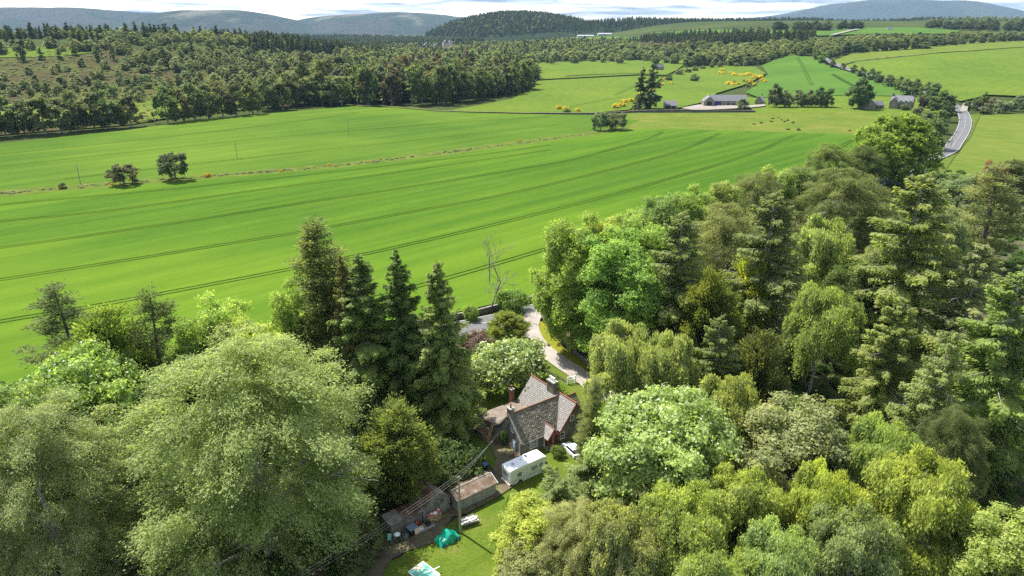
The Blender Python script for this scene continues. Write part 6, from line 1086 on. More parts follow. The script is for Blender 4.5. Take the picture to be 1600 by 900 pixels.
for args in [('valley', 15, 'mid_broad', 'wood_broad', (12, 21), 1.15, 'broadleaf wood filling the valley beyond the big wood'), ('valley', 24, 'mid_spruce', 'wood_conifer', (16, 26), 1.2, 'conifers mixed into the valley wood'),
             ('valley_right', 16, 'mid_broad2', 'wood_broad', (11, 19), 1.25, 'broadleaf trees behind the bright far fields'), ('right_belt', 15, 'mid_broad', 'wood_broad', (11, 18), 1.2, 'belt of broadleaf trees below the distant fields'),
             ('plantation', 13, 'mid_spruce', 'wood_conifer', (20, 28), 1.1, 'dark conifer plantation in the middle distance'), ('purple', 14, 'mid_broad2', 'wood_purple', (13, 17), 1.1, 'strip of purple-brown larches before the plantation'),
             ('conifers_left', 17, 'mid_spruce', 'wood_conifer', (18, 28), 1.25, 'dark conifer belt behind the moor'), ('moor_wood', 14, 'mid_broad', 'wood_scrub', (8, 14), 1.1, 'birch wood spreading over the moor'), ('moor_scrub', 30, 'mid_broad2', 'wood_scrub', (6, 11), 1.2, 'scrub scattered over the lower moor'), ('moor_wood', 40, 'mid_spruce', 'wood_conifer', (12, 19), 1.1, 'dark conifers standing in the moor birch wood'),
             ('west_plain', 26, 'mid_spruce', 'wood_conifer', (16, 26), 1.4, 'dark forest belt behind the moor hill'), ('west_plain', 34, 'mid_broad', 'wood_broad', (12, 18), 1.3, 'broadleaf trees in the forest behind the moor hill'), ('big', 17, 'mid_beech', 'wood_dark', (14, 21), 1.15, 'dark understorey of the big wood'), ('west_copse', 20, 'mid_broad', 'wood_scrub', (8, 15), 1.2, 'scrub along the crest of the moor hill'), ('ridge_top', 26, 'mid_broad', 'wood_conifer', (13, 20), 1.4, 'dark trees along the distant ridge foot'),
             ('hilltop_right', 22, 'mid_broad2', 'wood_broad', (9, 15), 1.3, 'trees behind the brow of the right-hand field')]:
    k, sp, pr, m, hr, wd, lab = args
    wood('forest', WD[k], sp, mc(pr, m), PROTO[pr][2], hr, lab, hash_seed := sum(map(ord, k+pr)), wd, None, FLD if k not in ('west_copse', 'moor_wood', 'moor_scrub') else ())

# heather, bracken and young growth on the moor
P = []; g = np.random.default_rng(8)
lo = np.min(D['moor'], 0); hi = np.max(D['moor'], 0); Q = g.uniform(lo, hi, (9000, 2)); Q = Q[inside(D['moor'], Q)]; z = hgt(Q[:, 0], Q[:, 1]); h = g.uniform(.12, .34, len(Q)); w = h*g.uniform(1, 2.2, len(Q))
instancer('heather', np.stack([Q[:, 0], Q[:, 1], z], 1), np.stack([w, w, h], 1), mc('mid_bush', 'wood_scrub'), 'low heather and bracken clumps over the moor', 8)

# undergrowth beneath the near trees
def undergrowth(name, poly, n, label, seed, avoid=()):
    g = np.random.default_rng(seed); lo = np.min(poly, 0); hi = np.max(poly, 0); lo = np.maximum(lo, [-120, 40]); hi = np.minimum(hi, [230, 330]); Q = g.uniform(lo, hi, (n*3, 2)); Q = Q[inside(poly, Q)]
    for a in avoid: Q = Q[~inside(a, Q)]
    Q = Q[:n]; h = g.uniform(.12, .36, len(Q)); w = h*g.uniform(.8, 1.6, len(Q)); instancer(name, np.stack([Q[:, 0], Q[:, 1], Q[:, 0]*0-.05], 1), np.stack([w, w, h], 1), fl('undergrowth_leaf', PROTO['bush'][0]), label, seed)
def band(pts, half):
    L = smooth_line(pts, 4); T = np.gradient(L, axis=0); T /= np.hypot(*T.T)[:, None]; N = np.stack([T[:, 1], -T[:, 0]], 1); return [tuple(p) for p in L+N*half]+[tuple(p) for p in (L-N*half)[::-1]]
KEEP = [band(D['road'], 5.5), band(D['drive'], 3.6), D['track'], D['bare_soil'], D['verge'], [(-19, 66), (-8, 66), (0, 82), (-12, 84)]]
undergrowth('undergrowth', D['woodland'], 900, 'brambles and ferns under the left-hand trees', 5, KEEP)
undergrowth('undergrowth', D['woodland_right'], 2600, 'brambles and ferns under the right-hand trees', 6, KEEP)

# ------------------------------------------------------------------ haze
def haze():
    m = bpy.data.materials.new('haze'); m.use_nodes = True; t = m.node_tree; t.nodes.clear(); o = nd(t, 'ShaderNodeOutputMaterial'); v = nd(t, 'ShaderNodeVolumePrincipled')
    v.inputs['Color'].default_value = (.48, .72, 1, 1); v.inputs['Density'].default_value = 2.8e-5; v.inputs['Anisotropy'].default_value = .0; t.links.new(v.outputs[0], o.inputs['Volume']); MATS['haze'] = m
    b = MB(); b.bx(-15000, 15000, -15000, 15000, -25, 900); ob = b.build('haze', 'haze', None, 0, 'stuff'); ob['label'] = 'pale summer haze over the whole valley'
haze()

# ------------------------------------------------------------------ trees of the foreground and the middle distance
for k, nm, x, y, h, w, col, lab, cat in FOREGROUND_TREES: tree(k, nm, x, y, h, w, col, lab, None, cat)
for k, nm, x, y, h, w, col, lab, cat, grp in MIDDLE_TREES: tree(k, nm, x, y, h, w, col, lab, grp or None, cat)
PROTO['dead'] = (None, dead_tree(3, 14.5, 'dead_wood', 4, .5, .24), 14.5, 8)
PROTO['twiggy'] = (None, dead_tree(6, 6, 'dead_wood', 4, .6, .10), 6, 5)
tree('dead', 'dead_tree', -5.2, 147.6, 14.5, 8, (1, 1, 1), 'leafless grey dead tree standing by the field wall', None, 'tree', 1.0)
ORDN = ['first', 'second', 'third', 'fourth', 'fifth', 'sixth', 'seventh', 'eighth', 'ninth', 'tenth', 'eleventh', 'twelfth']
blob('gorse', 61, 4, 3.2, .1, 18, 11, 8, (.7, .5, 1.0), 'broad', .1, lob=(.28, .44), nlimb=4)
NUM = ORDN+['thirteenth', 'fourteenth', 'fifteenth', 'sixteenth', 'seventeenth', 'eighteenth', 'nineteenth', 'twentieth']+['twenty-'+q for q in ORDN[:9]]+['thirtieth']+['thirty-'+q for q in ORDN[:9]]; cnt = {True: 0, False: 0}
for i, (x, y, h) in enumerate(sorted(D['GORSE'], key=lambda q: q[0]/q[1])):
    yl = SP.random() < .78; cnt[yl] += 1; nth = NUM[cnt[yl]-1]; tree('gorse', 'gorse_bush', x, y, h, h*SP.uniform(1.6, 2.5), (.27, .225, .008) if yl else (.09, .11, .03), nth+' yellow flowering gorse bush from the left on the farm pasture' if yl else nth+' green gorse bush from the left among the yellow ones', 'gorse on the farm pasture' if yl else 'green gorse on the farm pasture', 'gorse bush')
for i, (x, y, h) in enumerate(D['DITCHGORSE']): tree('gorse', 'gorse_bush', x, y, h*.75, h*1.2, (.24, .18, .01), ['yellow gorse bush right of the round thorn tree', 'small yellow gorse left of the sparse thorn bush', 'low yellow gorse midway along the ditch line', 'yellow gorse above the tall fir on the ditch line', 'tiny yellow gorse right of the middle of the ditch', 'brownish gorse where the ditch nears the field corner'][i], 'gorse on the ditch line', 'gorse bush')
for i, (x, y) in enumerate(sorted(D['TUFTS'], key=lambda q: q[0]/q[1])): tree('mid_bush', 'rush_clump', x, y, SP.uniform(1.2, 2.0), SP.uniform(2.2, 3.4), (.03, .05, .02), NUM[i]+' dark rush clump from the left on the meadow before the farm', 'dark rush clumps on the meadow', 'plant')
g = np.random.default_rng(4); L = smooth_line(D['ditchline'], 3); n = 420; P = L[g.integers(0, len(L), n)]+g.normal(0, 1.2, (n, 2)); h = g.uniform(.05, .16, n); w = h*g.uniform(1.2, 2.6, n)
instancer('weeds', np.stack([P[:, 0], P[:, 1], hgt(P[:, 0], P[:, 1])], 1), np.stack([w, w, h], 1), mc('mid_bush', 'wood_scrub'), 'tall weeds along the ditch between the cereal fields', 4)

# ------------------------------------------------------------------ the cottage
AX = R(36.2)
def slates(name, p, parent, m='slates', rowh=.30, wid=.44, th=.03, seed=0):
    """overlapping slates on a roof slope with corners eave0, eave1, ridge1, ridge0"""
    g = random.Random(seed); b = MB(); e0, e1, r1, r0 = [Vector(q) for q in p]; nrm = (e1-e0).cross(r0-e0).normalized()
    if nrm.z < 0: nrm = -nrm
    n = int(((r0-e0).length)/rowh)
    for i in range(n):
        t0 = i/n; t1 = min(1, (i+1.25)/n); L0 = e0.lerp(r0, t0); R0 = e1.lerp(r1, t0); L1 = e0.lerp(r0, t1); R1 = e1.lerp(r1, t1); c = int((R0-L0).length/wid); off = .5*(i % 2)
        for j in range(-1, c+1):
            u0 = max(0, (j+off)/c+.004); u1 = min(1, (j+1+off)/c-.004)
            if u1-u0 < .15/c: continue
            hz = g.uniform(.8, 1.5)*th; q = [L0.lerp(R0, u0)+nrm*hz*1.6, L0.lerp(R0, u1)+nrm*hz*1.6, L1.lerp(R1, u1)+nrm*.004, L1.lerp(R1, u0)+nrm*.004]
            dn = [v-nrm*hz for v in q[:2]]; tn = min(1, max(0, g.gauss(.42, .27)+(.3 if g.random() < .06 else 0)))
            b.add(q+dn, [(0, 1, 2, 3), (0, 4, 5, 1)], tn)
    o = b.build(name, m, parent, 0, 'stuff'); return o
def window(parent, x, y, z, w, h, face, pane='glass_dark', name='window'):
    """face: 'x-','x+','y-','y+'; a frame standing proud with the pane set back in it"""
    ax = face[0]; s = 1 if face[1] == '+' else -1
    def B(b, u0, u1, z0, z1, d0, d1):
        a0, a1 = sorted((s*d0, s*d1))
        if ax == 'y': b.bx(x+u0, x+u1, y+a0, y+a1, z+z0, z+z1)
        else: b.bx(x+a0, x+a1, y+u0, y+u1, z+z0, z+z1)
    f = MB(); t = .07
    for q in ((-w/2, w/2, 0, t), (-w/2, w/2, h-t, h), (-w/2, -w/2+t, t, h-t), (w/2-t, w/2, t, h-t), (-w/2+t, w/2-t, h*.48, h*.48+.04), (-.02, .02, t, h*.48)): B(f, *q, -.02, .06)
    fr = f.build(name, 'white_trim', parent); p = MB(); B(p, -w/2+t, w/2-t, t, h-t, -.02, .02); p.build('pane', pane, fr)
    sl = MB(); B(sl, -w/2-.1, w/2+.1, -.1, 0, -.02, .12); sl.build('sill', 'concrete', fr); return fr
def roof2(parent, x0, x1, yc, half, ze, zr, axis, m, seed, over=.25, th=.12, sides=(1, -1), rowh=.27):
    """gabled roof: two slopes, the ridge along axis from x0 to x1 at yc; walls stand at yc +- half"""
    k = (zr-ze)/half; res = []
    for s in sides:
        ye = yc+s*(half+over); ez = ze-k*over; f = (lambda a, y, z: (a, y, z)) if axis == 'x' else (lambda a, y, z: (y, a, z))
        c = [f(x0, ye, ez), f(x1, ye, ez), f(x1, yc, zr), f(x0, yc, zr)]
        b = MB(); b.slab(c, th); o = b.build('roof_slope', 'felt', parent); slates('slates', c, parent if parent.parent else o, m, rowh, seed=seed+s); res.append(o)
    return res
def ridge(parent, p0, p1, m='terracotta', r=.10, step=.45, name='ridge'):
    p0 = Vector(p0); p1 = Vector(p1); n = int((p1-p0).length/step); b = MB()
    for i in range(n): b.tube(p0.lerp(p1, i/n), p0.lerp(p1, (i+.96)/n), r*1.06, r, 8)
    return b.build(name, m, parent)
def chimney(parent, x, y, z0, z1, w, d, pots, m='stone', potm='terracotta', along='x'):
    b = MB(); b.bx(x-w/2, x+w/2, y-d/2, y+d/2, z0, z1); c = b.build('chimney', m, parent)
    one('chimney_cap', 'concrete', c, lambda b: b.bx(x-w/2-.1, x+w/2+.1, y-d/2-.1, y+d/2+.1, z1, z1+.16))
    for i in range(pots):
        o = (i-(pots-1)/2)*.48; px, py = (x+o, y) if along == 'x' else (x, y+o)
        one('chimney_pot', potm, c, lambda b: (b.tube((px, py, z1+.16), (px, py, z1+.75), .15, .12, 10), b.tube((px, py, z1+.70), (px, py, z1+.80), .16, .16, 10)))
    return c
H = thing('cottage', 'stone cottage with slate roofs, red ridge tiles and a red porch', 'house', (.08, 91.76, 0), AX)
# wall: main block with a gable at its west end, and the cross wing
one('wall', 'stone', H, lambda b: b.prism([(-2.95, 0), (2.95, 0), (2.95, 2.75), (0, 6.12), (-2.95, 2.75)], -.45, 8.6))
one('wall', 'stone', H, lambda b: b.prism([(6.65, -.02), (12.55, -.02), (12.55, 2.85), (9.6, 6.40), (6.65, 2.85)], -3.75, 7.4, 'y'))
roof2(H, -.62, 9.2, 0, 2.95, 2.85, 6.30, 'x', 'slates', 1, .28)
roof2(H, -3.95, 7.6, 9.6, 2.95, 2.95, 6.60, 'y', 'slates_smooth', 7, .28)
ridge(H, (-.3, 0, 6.36), (9.15, 0, 6.36)); ridge(H, (9.6, -3.95, 6.66), (9.6, 7.6, 6.66), 'terracotta', .12)
for s in (-1, 1):
    one('barge_board', 'red_paint', H, lambda b: b.slab([(9.6, -4.02, 6.62), (9.6, -3.94, 6.62), (9.6+s*3.3, -3.94, 2.62), (9.6+s*3.3, -4.02, 2.62)], .17))
    one('skew_stone', 'concrete', H, lambda b: b.slab([(-.80, 0, 6.46), (-.52, 0, 6.46), (-.52, s*3.25, 2.72), (-.80, s*3.25, 2.72)], .22))
chimney(H, -.35, 0, 5.4, 7.3, .75, .95, 1, 'stone', 'terracotta', 'y')
chimney(H, 9.5, 1.95, 5.9, 8.0, .85, 1.75, 3, 'stone', 'white_trim', 'y')
chimney(H, 6.1, 8.6, 0, 4.6, .6, .7, 1, 'terracotta', 'terracotta')
# east porch extension with mossy roof
one('extension_wall', 'stone', H, lambda b: b.prism([(-.1, 0), (3.1, 0), (3.1, 2.5), (1.5, 4.3), (-.1, 2.5)], 12.5, 14.2))
roof2(H, 12.0, 14.35, 1.5, 1.6, 2.55, 4.45, 'x', 'mossy_slates', 31, .2); ridge(H, (12.0, 1.5, 4.5), (14.3, 1.5, 4.5), 'terracotta', .10)
# rear lean-to with brown felt roof
one('lean_to_wall', 'render_wall', H, lambda b: b.bx(-.9, 6.62, 3.0, 7.9, 0, 2.42))
one('lean_to_roof', 'felt', H, lambda b: b.slab([(-1.25, 8.2, 2.48), (6.6, 8.2, 2.48), (6.6, 2.9, 3.25), (-1.25, 2.9, 3.25)], .14))
one('lean_to_fascia', 'red_paint', H, lambda b: b.slab([(-1.33, 8.2, 2.50), (-1.26, 8.2, 2.50), (-1.26, 2.9, 3.27), (-1.33, 2.9, 3.27)], .22))
window(H, -.9, 6.4, 1.0, 1.0, 1.1, 'x-')
# front porch
P0 = thing('porch', '', '', (0, 0, 0)); P0.parent = H
for k in ('label', 'category'):
    if k in P0: del P0[k]
roof2(P0, -4.35, -1.6, 4.85, 1.05, 2.55, 3.85, 'y', 'slates_smooth', 41, .22, .08, rowh=.24)
for s in (-1, 1): one('barge_board', 'red_paint', P0, lambda b: b.slab([(4.85, -4.44, 3.92), (4.85, -4.36, 3.92), (4.85+s*1.36, -4.36, 2.3), (4.85+s*1.36, -4.44, 2.3)], .24))
ridge(P0, (4.85, -4.4, 3.9), (4.85, -2.0, 3.9), 'terracotta', .09)
one('gable_panel', 'red_paint', P0, lambda b: b.prism([(3.9, 2.5), (5.8, 2.5), (4.85, 3.7)], -4.22, -4.14, 'y'))
for x in (3.92, 4.55, 5.15, 5.78): one('post', 'red_paint', P0, lambda b: b.bx(x-.07, x+.07, -4.25, -4.11, .3, 2.5))
for x in (3.92, 5.78): one('side_post', 'white_trim', P0, lambda b: b.bx(x-.06, x+.06, -3.1, -2.97, 0, 2.4))
one('porch_base', 'concrete', P0, lambda b: b.bx(3.75, 5.95, -4.3, -2.96, 0, .3))
one('door', 'red_paint', P0, lambda b: b.bx(4.4, 5.3, -3.02, -2.97, .3, 2.35))
# openings
window(H, 1.9, -2.95, .95, 1.5, 1.25, 'y-', 'glass_sky'); window(H, 7.0, -3.75, 1.0, .9, 1.2, 'y-'); window(H, 10.4, -3.75, 1.0, 1.1, 1.5, 'y-'); window(H, 9.0, -3.75, 3.6, .8, 1.0, 'y-')
window(H, -.45, -.55, 3.5, .75, 1.3, 'x-', 'glass_sky')
dr = one('door', 'door_blue', H, lambda b: b.bx(-.50, -.44, -1.6, -.6, .05, 2.1)); one('door_glass', 'white_trim', dr, lambda b: b.bx(-.53, -.50, -1.3, -.9, .9, 1.9))
one('gutter', 'pipe', H, lambda b: b.tube((-.6, -3.28, 2.5), (6.4, -3.28, 2.5), .07, .07, 6)); one('downpipe', 'pipe', H, lambda b: (b.tube((3.5, -3.05, 0), (3.5, -3.05, 2.5), .05, .05, 6)))
one('downpipe', 'white_trim', H, lambda b: b.tube((-.52, -2.6, 0), (-.52, -2.6, 2.6), .05, .05, 6))
def loc(a, y, z=0): c, s = math.cos(AX), math.sin(AX); return (.08+a*c-y*s, 91.76+a*s+y*c, z)
# things along the west wall
t = thing('wood_store', 'small green timber store with a rusty brown roof beside the ladder', 'shed', loc(-2.1, 5.0), AX)
for i in range(7): one('board', 'green_timber', t, lambda b: b.box((-.62, -.9+i*.29, .75), (.05, .27, 1.5)))
for i in range(4): one('board', 'green_timber', t, lambda b: b.box((-.45+i*.3, -1.04, .75), (.28, .05, 1.5)))
one('back_panel', 'green_timber', t, lambda b: (b.box((.6, 0, .8), (.05, 2.0, 1.6)), b.box((0, 1.0, .75), (1.2, .05, 1.5)))); one('roof', 'rust', t, lambda b: b.slab([(-.85, -1.2, 1.52), (-.85, 1.2, 1.52), (.8, 1.2, 1.72), (.8, -1.2, 1.72)], .06))
t = thing('dustbin', 'round dark dustbin with grey lid left of the timber store', 'bin', loc(-2.3, 6.9), 0)
one('body', 'black_plastic', t, lambda b: b.tube((0, 0, 0), (0, 0, .9), .32, .38, 14)); one('lid', 'steel', t, lambda b: (b.tube((0, 0, .9), (0, 0, 1.0), .41, .36, 14), b.tube((0, 0, 1.0), (0, 0, 1.06), .3, .1, 14)))
t = thing('ladder', 'pale wooden ladder leaning against the lean-to eaves', 'ladder', loc(-2.35, 3.3), AX)
for y in (-.24, .24): one('rail', 'new_timber', t, lambda b: b.tube((-.3, y, 0), (.95, y, 3.4), .045, .045, 6))
for i in range(11): one('rung', 'new_timber', t, lambda b: b.tube((-.3+1.25*(i+.7)/12, -.24, 3.4*(i+.7)/12), (-.3+1.25*(i+.7)/12, .24, 3.4*(i+.7)/12), .03, .03, 6))
t = thing('climbing_plant', 'dark ivy climbing the cottage wall beside the ladder', 'plant', loc(-1.0, 1.2), AX); t.scale = (.12, .2, .55)
c = link(bpy.data.objects.new('crown', PROTO['bush'][0]), t); c.color = (.06, .10, .025, 1); link(bpy.data.objects.new('trunk', PROTO['bush'][1]), t)
t = thing('sack', 'white plastic sack on the ground before the blue cottage door', 'sack', loc(-1.5, -1.6), .4)
def lump(b, rx, ry, rz, seed, n=10, m=6):
    g = random.Random(seed); vs = [(0, 0, 0)]; 
    rows = []
    for i in range(m+1):
        ph = math.pi/2*i/m; rows.append([(rx*math.cos(ph)*math.cos(2*math.pi*j/n)*g.uniform(.85, 1.1), ry*math.cos(ph)*math.sin(2*math.pi*j/n)*g.uniform(.85, 1.1), rz*math.sin(ph)*g.uniform(.9, 1.05)) for j in range(n)])
    vs = [p for r_ in rows for p in r_]; fs = [(i*n+j, i*n+(j+1) % n, (i+1)*n+(j+1) % n, (i+1)*n+j) for i in range(m) for j in range(n)]; b.add(vs, fs)
one('bag', 'white_bag', t, lambda b: lump(b, .55, .4, .42, 3)); one('tied_neck', 'white_bag', t, lambda b: b.tube((.1, 0, .38), (.16, .02, .55), .07, .11, 7))
t = thing('sack', 'pale sack slumped against the cottage corner behind the motorhome', 'sack', loc(-1.2, -2.6), 1.4); one('bag', 'cream_board', t, lambda b: lump(b, .45, .35, .5, 5)); one('tied_neck', 'cream_board', t, lambda b: b.tube((0, 0, .46), (.05, .05, .62), .06, .1, 7))
t = thing('wheelie_bin', 'blue wheelie bin behind the white motorhome', 'bin', (-4.0, 86.0, 0), AX)
one('body', 'black_plastic', t, lambda b: b.prism([(-.25, .1), (.25, .1), (.30, 1.0), (-.30, 1.0)], -.28, .28), .02); one('lid', 'blue_bin', t, lambda b: b.slab([(-.34, -.36, 1.04), (.34, -.36, 1.04), (.34, .36, 1.14), (-.34, .36, 1.14)], .08), .02)
for y in (-.24, .24): one('wheel', 'rubber', t, lambda b: b.tube((-.3, y-.04, .1), (-.3, y+.04, .1), .1, .1, 12))
one('handle', 'blue_bin', t, lambda b: b.tube((-.2, .42, 1.05), (.2, .42, 1.05), .025, .025, 6))

# ------------------------------------------------------------------ motorhome
t = thing('motorhome', 'white motorhome parked in front of the cottage', 'motorhome', (2.05, 84.6, 0), R(36.1))
prof = [(-3.6, .55), (2.3, .55), (2.6, .42), (3.55, .45), (3.65, 1.0), (3.35, 1.35), (2.75, 2.05), (3.15, 2.35), (2.9, 2.85), (2.2, 3.0), (-3.5, 2.95), (-3.62, 2.8)]
one('body', 'white_body', t, lambda b: b.prism(prof, -1.12, 1.12, 'y'), .09)
for s in (-1, 1):
    one('side_panel', 'cream_side', t, lambda b: b.box((-.55, s*1.125, 1.72), (5.9, .03, 2.0)))
    one('trim_strip', 'grey_plastic', t, lambda b: b.box((-.55, s*1.145, 1.0), (5.9, .02, .05)))
    one('skirt', 'cream_side', t, lambda b: b.box((-.45, s*1.11, .52), (5.6, .06, .34)))
    for x, z, w, h in ((-2.0, 1.75, .75, .62), (.7, 1.8, 1.0, .55), (1.95, 1.75, .55, .6)):
        wn = one('window', 'black_plastic', t, lambda b: b.box((x, s*1.15, z), (w, .05, h)), .02); one('pane', 'glass_sky', wn, lambda b: b.box((x, s*1.178, z), (w-.1, .012, h-.1)))
    cw = one('cab_window', 'glass_dark', t, lambda b: b.box((2.95, s*1.10, 1.62), (.5, .05, .45)))
    for x in (-1.9, 2.55):
        wh = one('wheel', 'rubber', t, lambda b: b.tube((x, s*.86, .34), (x, s*1.13, .34), .34, .34, 20)); one('rim', 'steel', wh, lambda b: b.tube((x, s*1.135, .34), (x, s*1.15, .34), .2, .18, 14))
        one('wheel_arch', 'dark_inside', t, lambda b: b.tube((x, s*1.0, .42), (x, s*1.142, .42), .44, .44, 18))
one('windscreen', 'glass_dark', t, lambda b: b.slab([(3.40, -.95, 1.36), (3.40, .95, 1.36), (2.83, .95, 2.02), (2.83, -.95, 2.02)], .03))
rp = one('rear_panel', 'cream_side', t, lambda b: b.box((-3.625, 0, 1.75), (.03, 1.9, 1.9)), .01); one('rear_window', 'glass_sky', t, lambda b: b.box((-3.65, 0, 2.05), (.03, 1.2, .55)), .01)
one('rear_bumper', 'white_body', t, lambda b: b.box((-3.68, 0, .55), (.16, 2.2, .3)), .04)
for s in (-1, 1): one('tail_light', 'tail_red', t, lambda b: b.box((-3.66, s*.92, .85), (.04, .12, .4)), .01)
one('number_plate', 'cream_board', t, lambda b: b.box((-3.775, 0, .6), (.02, .52, .11)))
for x, y, w, d in ((-2.4, .05, .55, .55), (-.75, .35, .36, .36), (.75, -.2, .4, .38), (1.75, .15, .55, .5), (2.1, -.55, .3, .3)):
    v = one('roof_vent', 'white_trim', t, lambda b: b.box((x, y, 3.02), (w, d, .12)), .02); one('vent_lid', 'glass_sky', v, lambda b: b.box((x, y, 3.09), (w-.12, d-.12, .03)), .01)
one('roof_bar', 'black_plastic', t, lambda b: b.tube((-.2, -.75, 3.06), (.95, -.45, 3.06), .03, .03, 6)); one('aerial', 'grey_plastic', t, lambda b: (b.tube((1.1, .6, 2.95), (1.1, .6, 3.2), .03, .03, 6), b.tube((1.1, .6, 3.2), (.6, .75, 3.22), .02, .02, 6)))
one('solar_panel', 'glass_dark', t, lambda b: b.box((.35, .55, 3.035), (.35, .6, .04)))

# ------------------------------------------------------------------ white car
def car(name, label, loc_, rz, m):
    t = thing(name, label, 'car', loc_, rz)
    lower = [(-1.95, .3), (1.95, .3), (2.0, .62), (1.85, .82), (.95, .95), (-1.75, 1.0), (-2.0, .85)]; cab = [(-1.7, .96), (1.0, .93), (.35, 1.42), (-1.2, 1.46), (-1.6, 1.3)]
    one('body', m, t, lambda b: b.prism(lower, -.85, .85, 'y'), .08); one('cabin', 'glass_dark', t, lambda b: b.prism(cab, -.74, .74, 'y'), .06)
    one('roof', m, t, lambda b: b.prism([(-1.35, 1.45), (.38, 1.42), (.3, 1.49), (-1.25, 1.52)], -.68, .68, 'y'), .03)
    for s in (-1, 1):
        for x in (-1.25, 1.25):
            wh = one('wheel', 'rubber', t, lambda b: b.tube((x, s*.66, .31), (x, s*.87, .31), .31, .31, 18)); one('rim', 'steel', wh, lambda b: b.tube((x, s*.875, .31), (x, s*.89, .31), .19, .17, 12))
        one('headlight', 'glass_sky', t, lambda b: b.box((1.93, s*.62, .7), (.1, .3, .16)), .02); one('tail_light', 'tail_red', t, lambda b: b.box((-1.97, s*.68, .78), (.08, .2, .26)), .02); one('door_mirror', m, t, lambda b: b.box((.62, s*.95, .98), (.16, .2, .14)), .03)
    one('bumper', 'grey_plastic', t, lambda b: b.box((1.96, 0, .4), (.12, 1.5, .16)), .03); return t
car('car', 'small white car half hidden by branches beside the cottage gable', (9.3, 90.4, .0), R(118), 'white_body')

# ------------------------------------------------------------------ garage, workshop and lean-to
GA = R(37.5); t = thing('garage', 'concrete garage with a low brown patchy roof behind the pole', 'garage', (-5.75, 79.25, 0), GA)
one('wall', 'concrete', t, lambda b: b.prism([(-1.5, 0), (1.5, 0), (1.5, 2.25), (0, 2.85), (-1.5, 2.25)], -3.2, 3.2))
for s in (-1, 1):
    rf = one('roof_slope', 'garage_roof', t, lambda b: b.slab([(-3.4, s*1.72, 2.21), (3.4, s*1.72, 2.21), (3.4, 0, 2.93), (-3.4, 0, 2.93)], .09))
    for i in range(5): one('roof_sheet', 'garage_roof', rf, lambda b: b.slab([(-3.42+i*1.37, s*1.76, 2.245), (-2.10+i*1.37, s*1.76, 2.245), (-2.10+i*1.37, s*.02, 2.965), (-3.42+i*1.37, s*.02, 2.965)], .03))
one('ridge_cap', 'concrete', t, lambda b: b.tube((-3.42, 0, 2.95), (3.42, 0, 2.95), .10, .10, 8)); one('garage_door', 'weathered_wood', t, lambda b: b.box((-3.22, 0, 1.0), (.06, 2.3, 2.0)))
for i in range(8): one('wall_panel', 'concrete', t, lambda b: b.box((-2.8+i*.8, -1.515, 1.1), (.77, .03, 2.2)))
one('barge_board', 'white_trim', t, lambda b: (b.slab([(3.40, -1.78, 2.24), (3.46, -1.78, 2.24), (3.46, 0, 3.0), (3.40, 0, 3.0)], .16)))
SA = R(37); t = thing('workshop_shed', 'grey boarded shed with a rusty red corrugated roof', 'shed', (-10.55, 76.15, 0), SA)
# local x along the front wall, y into the wood
one('wall', 'weathered_wood', t, lambda b: b.prism([(-2.1, 0), (2.1, 0), (2.1, 2.35), (0, 3.9), (-2.1, 2.35)], -.6, 4.2, 'y'))
for i in range(14):
    x = -1.95+i*.3; zt = 3.85-abs(x)*.74
    one('board', 'weathered_wood', t, lambda b: b.box((x, -.625, zt/2-.06), (.27, .05, zt-.1)))
for s in (-1, 1):
    g = random.Random(9+s); rs = None
    for i in range(7):
        o = one('roof_sheet', 'rust', t, lambda b: b.slab([(s*2.4, -.85+i*.74, 2.15+.02*(i % 2)), (s*2.4, -.08+i*.74, 2.15+.02*(i % 2)), (0, -.08+i*.74, 3.98+.02*(i % 2)), (0, -.85+i*.74, 3.98+.02*(i % 2))], .03))
        for k in range(6): one('corrugation', 'rust', o, lambda b: b.tube((s*2.4, -.8+i*.74+k*.125, 2.17+.02*(i % 2)), (0, -.8+i*.74+k*.125, 4.0+.02*(i % 2)), .035, .035, 5))
one('ridge_cap', 'rust', t, lambda b: b.tube((0, -.9, 4.02), (0, 4.4, 4.02), .12, .12, 7)); one('door', 'weathered_wood', t, lambda b: b.box((.9, -.68, 1.0), (.95, .06, 2.0)))
t = thing('hose_coil', 'coil of dark cable hanging on the shed gable', 'hose', (0, 0, 0)); t.parent = None
def on_shed(x, y, z=0): c, s = math.cos(SA), math.sin(SA); return (-10.55+x*c-y*s, 76.15+x*s+y*c, z)
t.location = on_shed(.2, -.78, 2.35); t.rotation_euler = (0, 0, SA)
g = random.Random(2)
for i in range(5):
    r0 = .42+.10*i/2; cx, cz = g.uniform(-.08, .08), g.uniform(-.08, .08)
    one('loop', 'black_plastic' if i % 2 else 'grey_plastic', t, lambda b: b.path([(cx+r0*1.15*math.cos(a*math.pi/10), -.03*i, cz+r0*.85*math.sin(a*math.pi/10)) for a in range(21)], .028, 5))
one('hook', 'steel', t, lambda b: b.tube((0, .12, .45), (0, -.22, .5), .03, .03, 6))
t = thing('lean_to_shed', 'low weathered lean-to with slatted front joined to the rusty shed', 'shed', on_shed(-4.6, .55), SA)
one('back_wall', 'weathered_wood', t, lambda b: (b.box((0, 1.15, .95), (4.6, .06, 1.9)), b.box((2.25, 0, 1.0), (.06, 2.3, 2.0)), b.box((-2.25, 0, .95), (.06, 2.3, 1.9))))
for i in range(30): one('slat', 'weathered_wood', t, lambda b: b.box((-2.2+i*.15, -1.2+.012*(i % 2), 1.03), (.10, .04, 2.05)))
one('rail', 'weathered_wood', t, lambda b: (b.box((0, -1.15, 1.85), (4.5, .06, .1)), b.box((0, -1.15, .4), (4.5, .06, .1))))
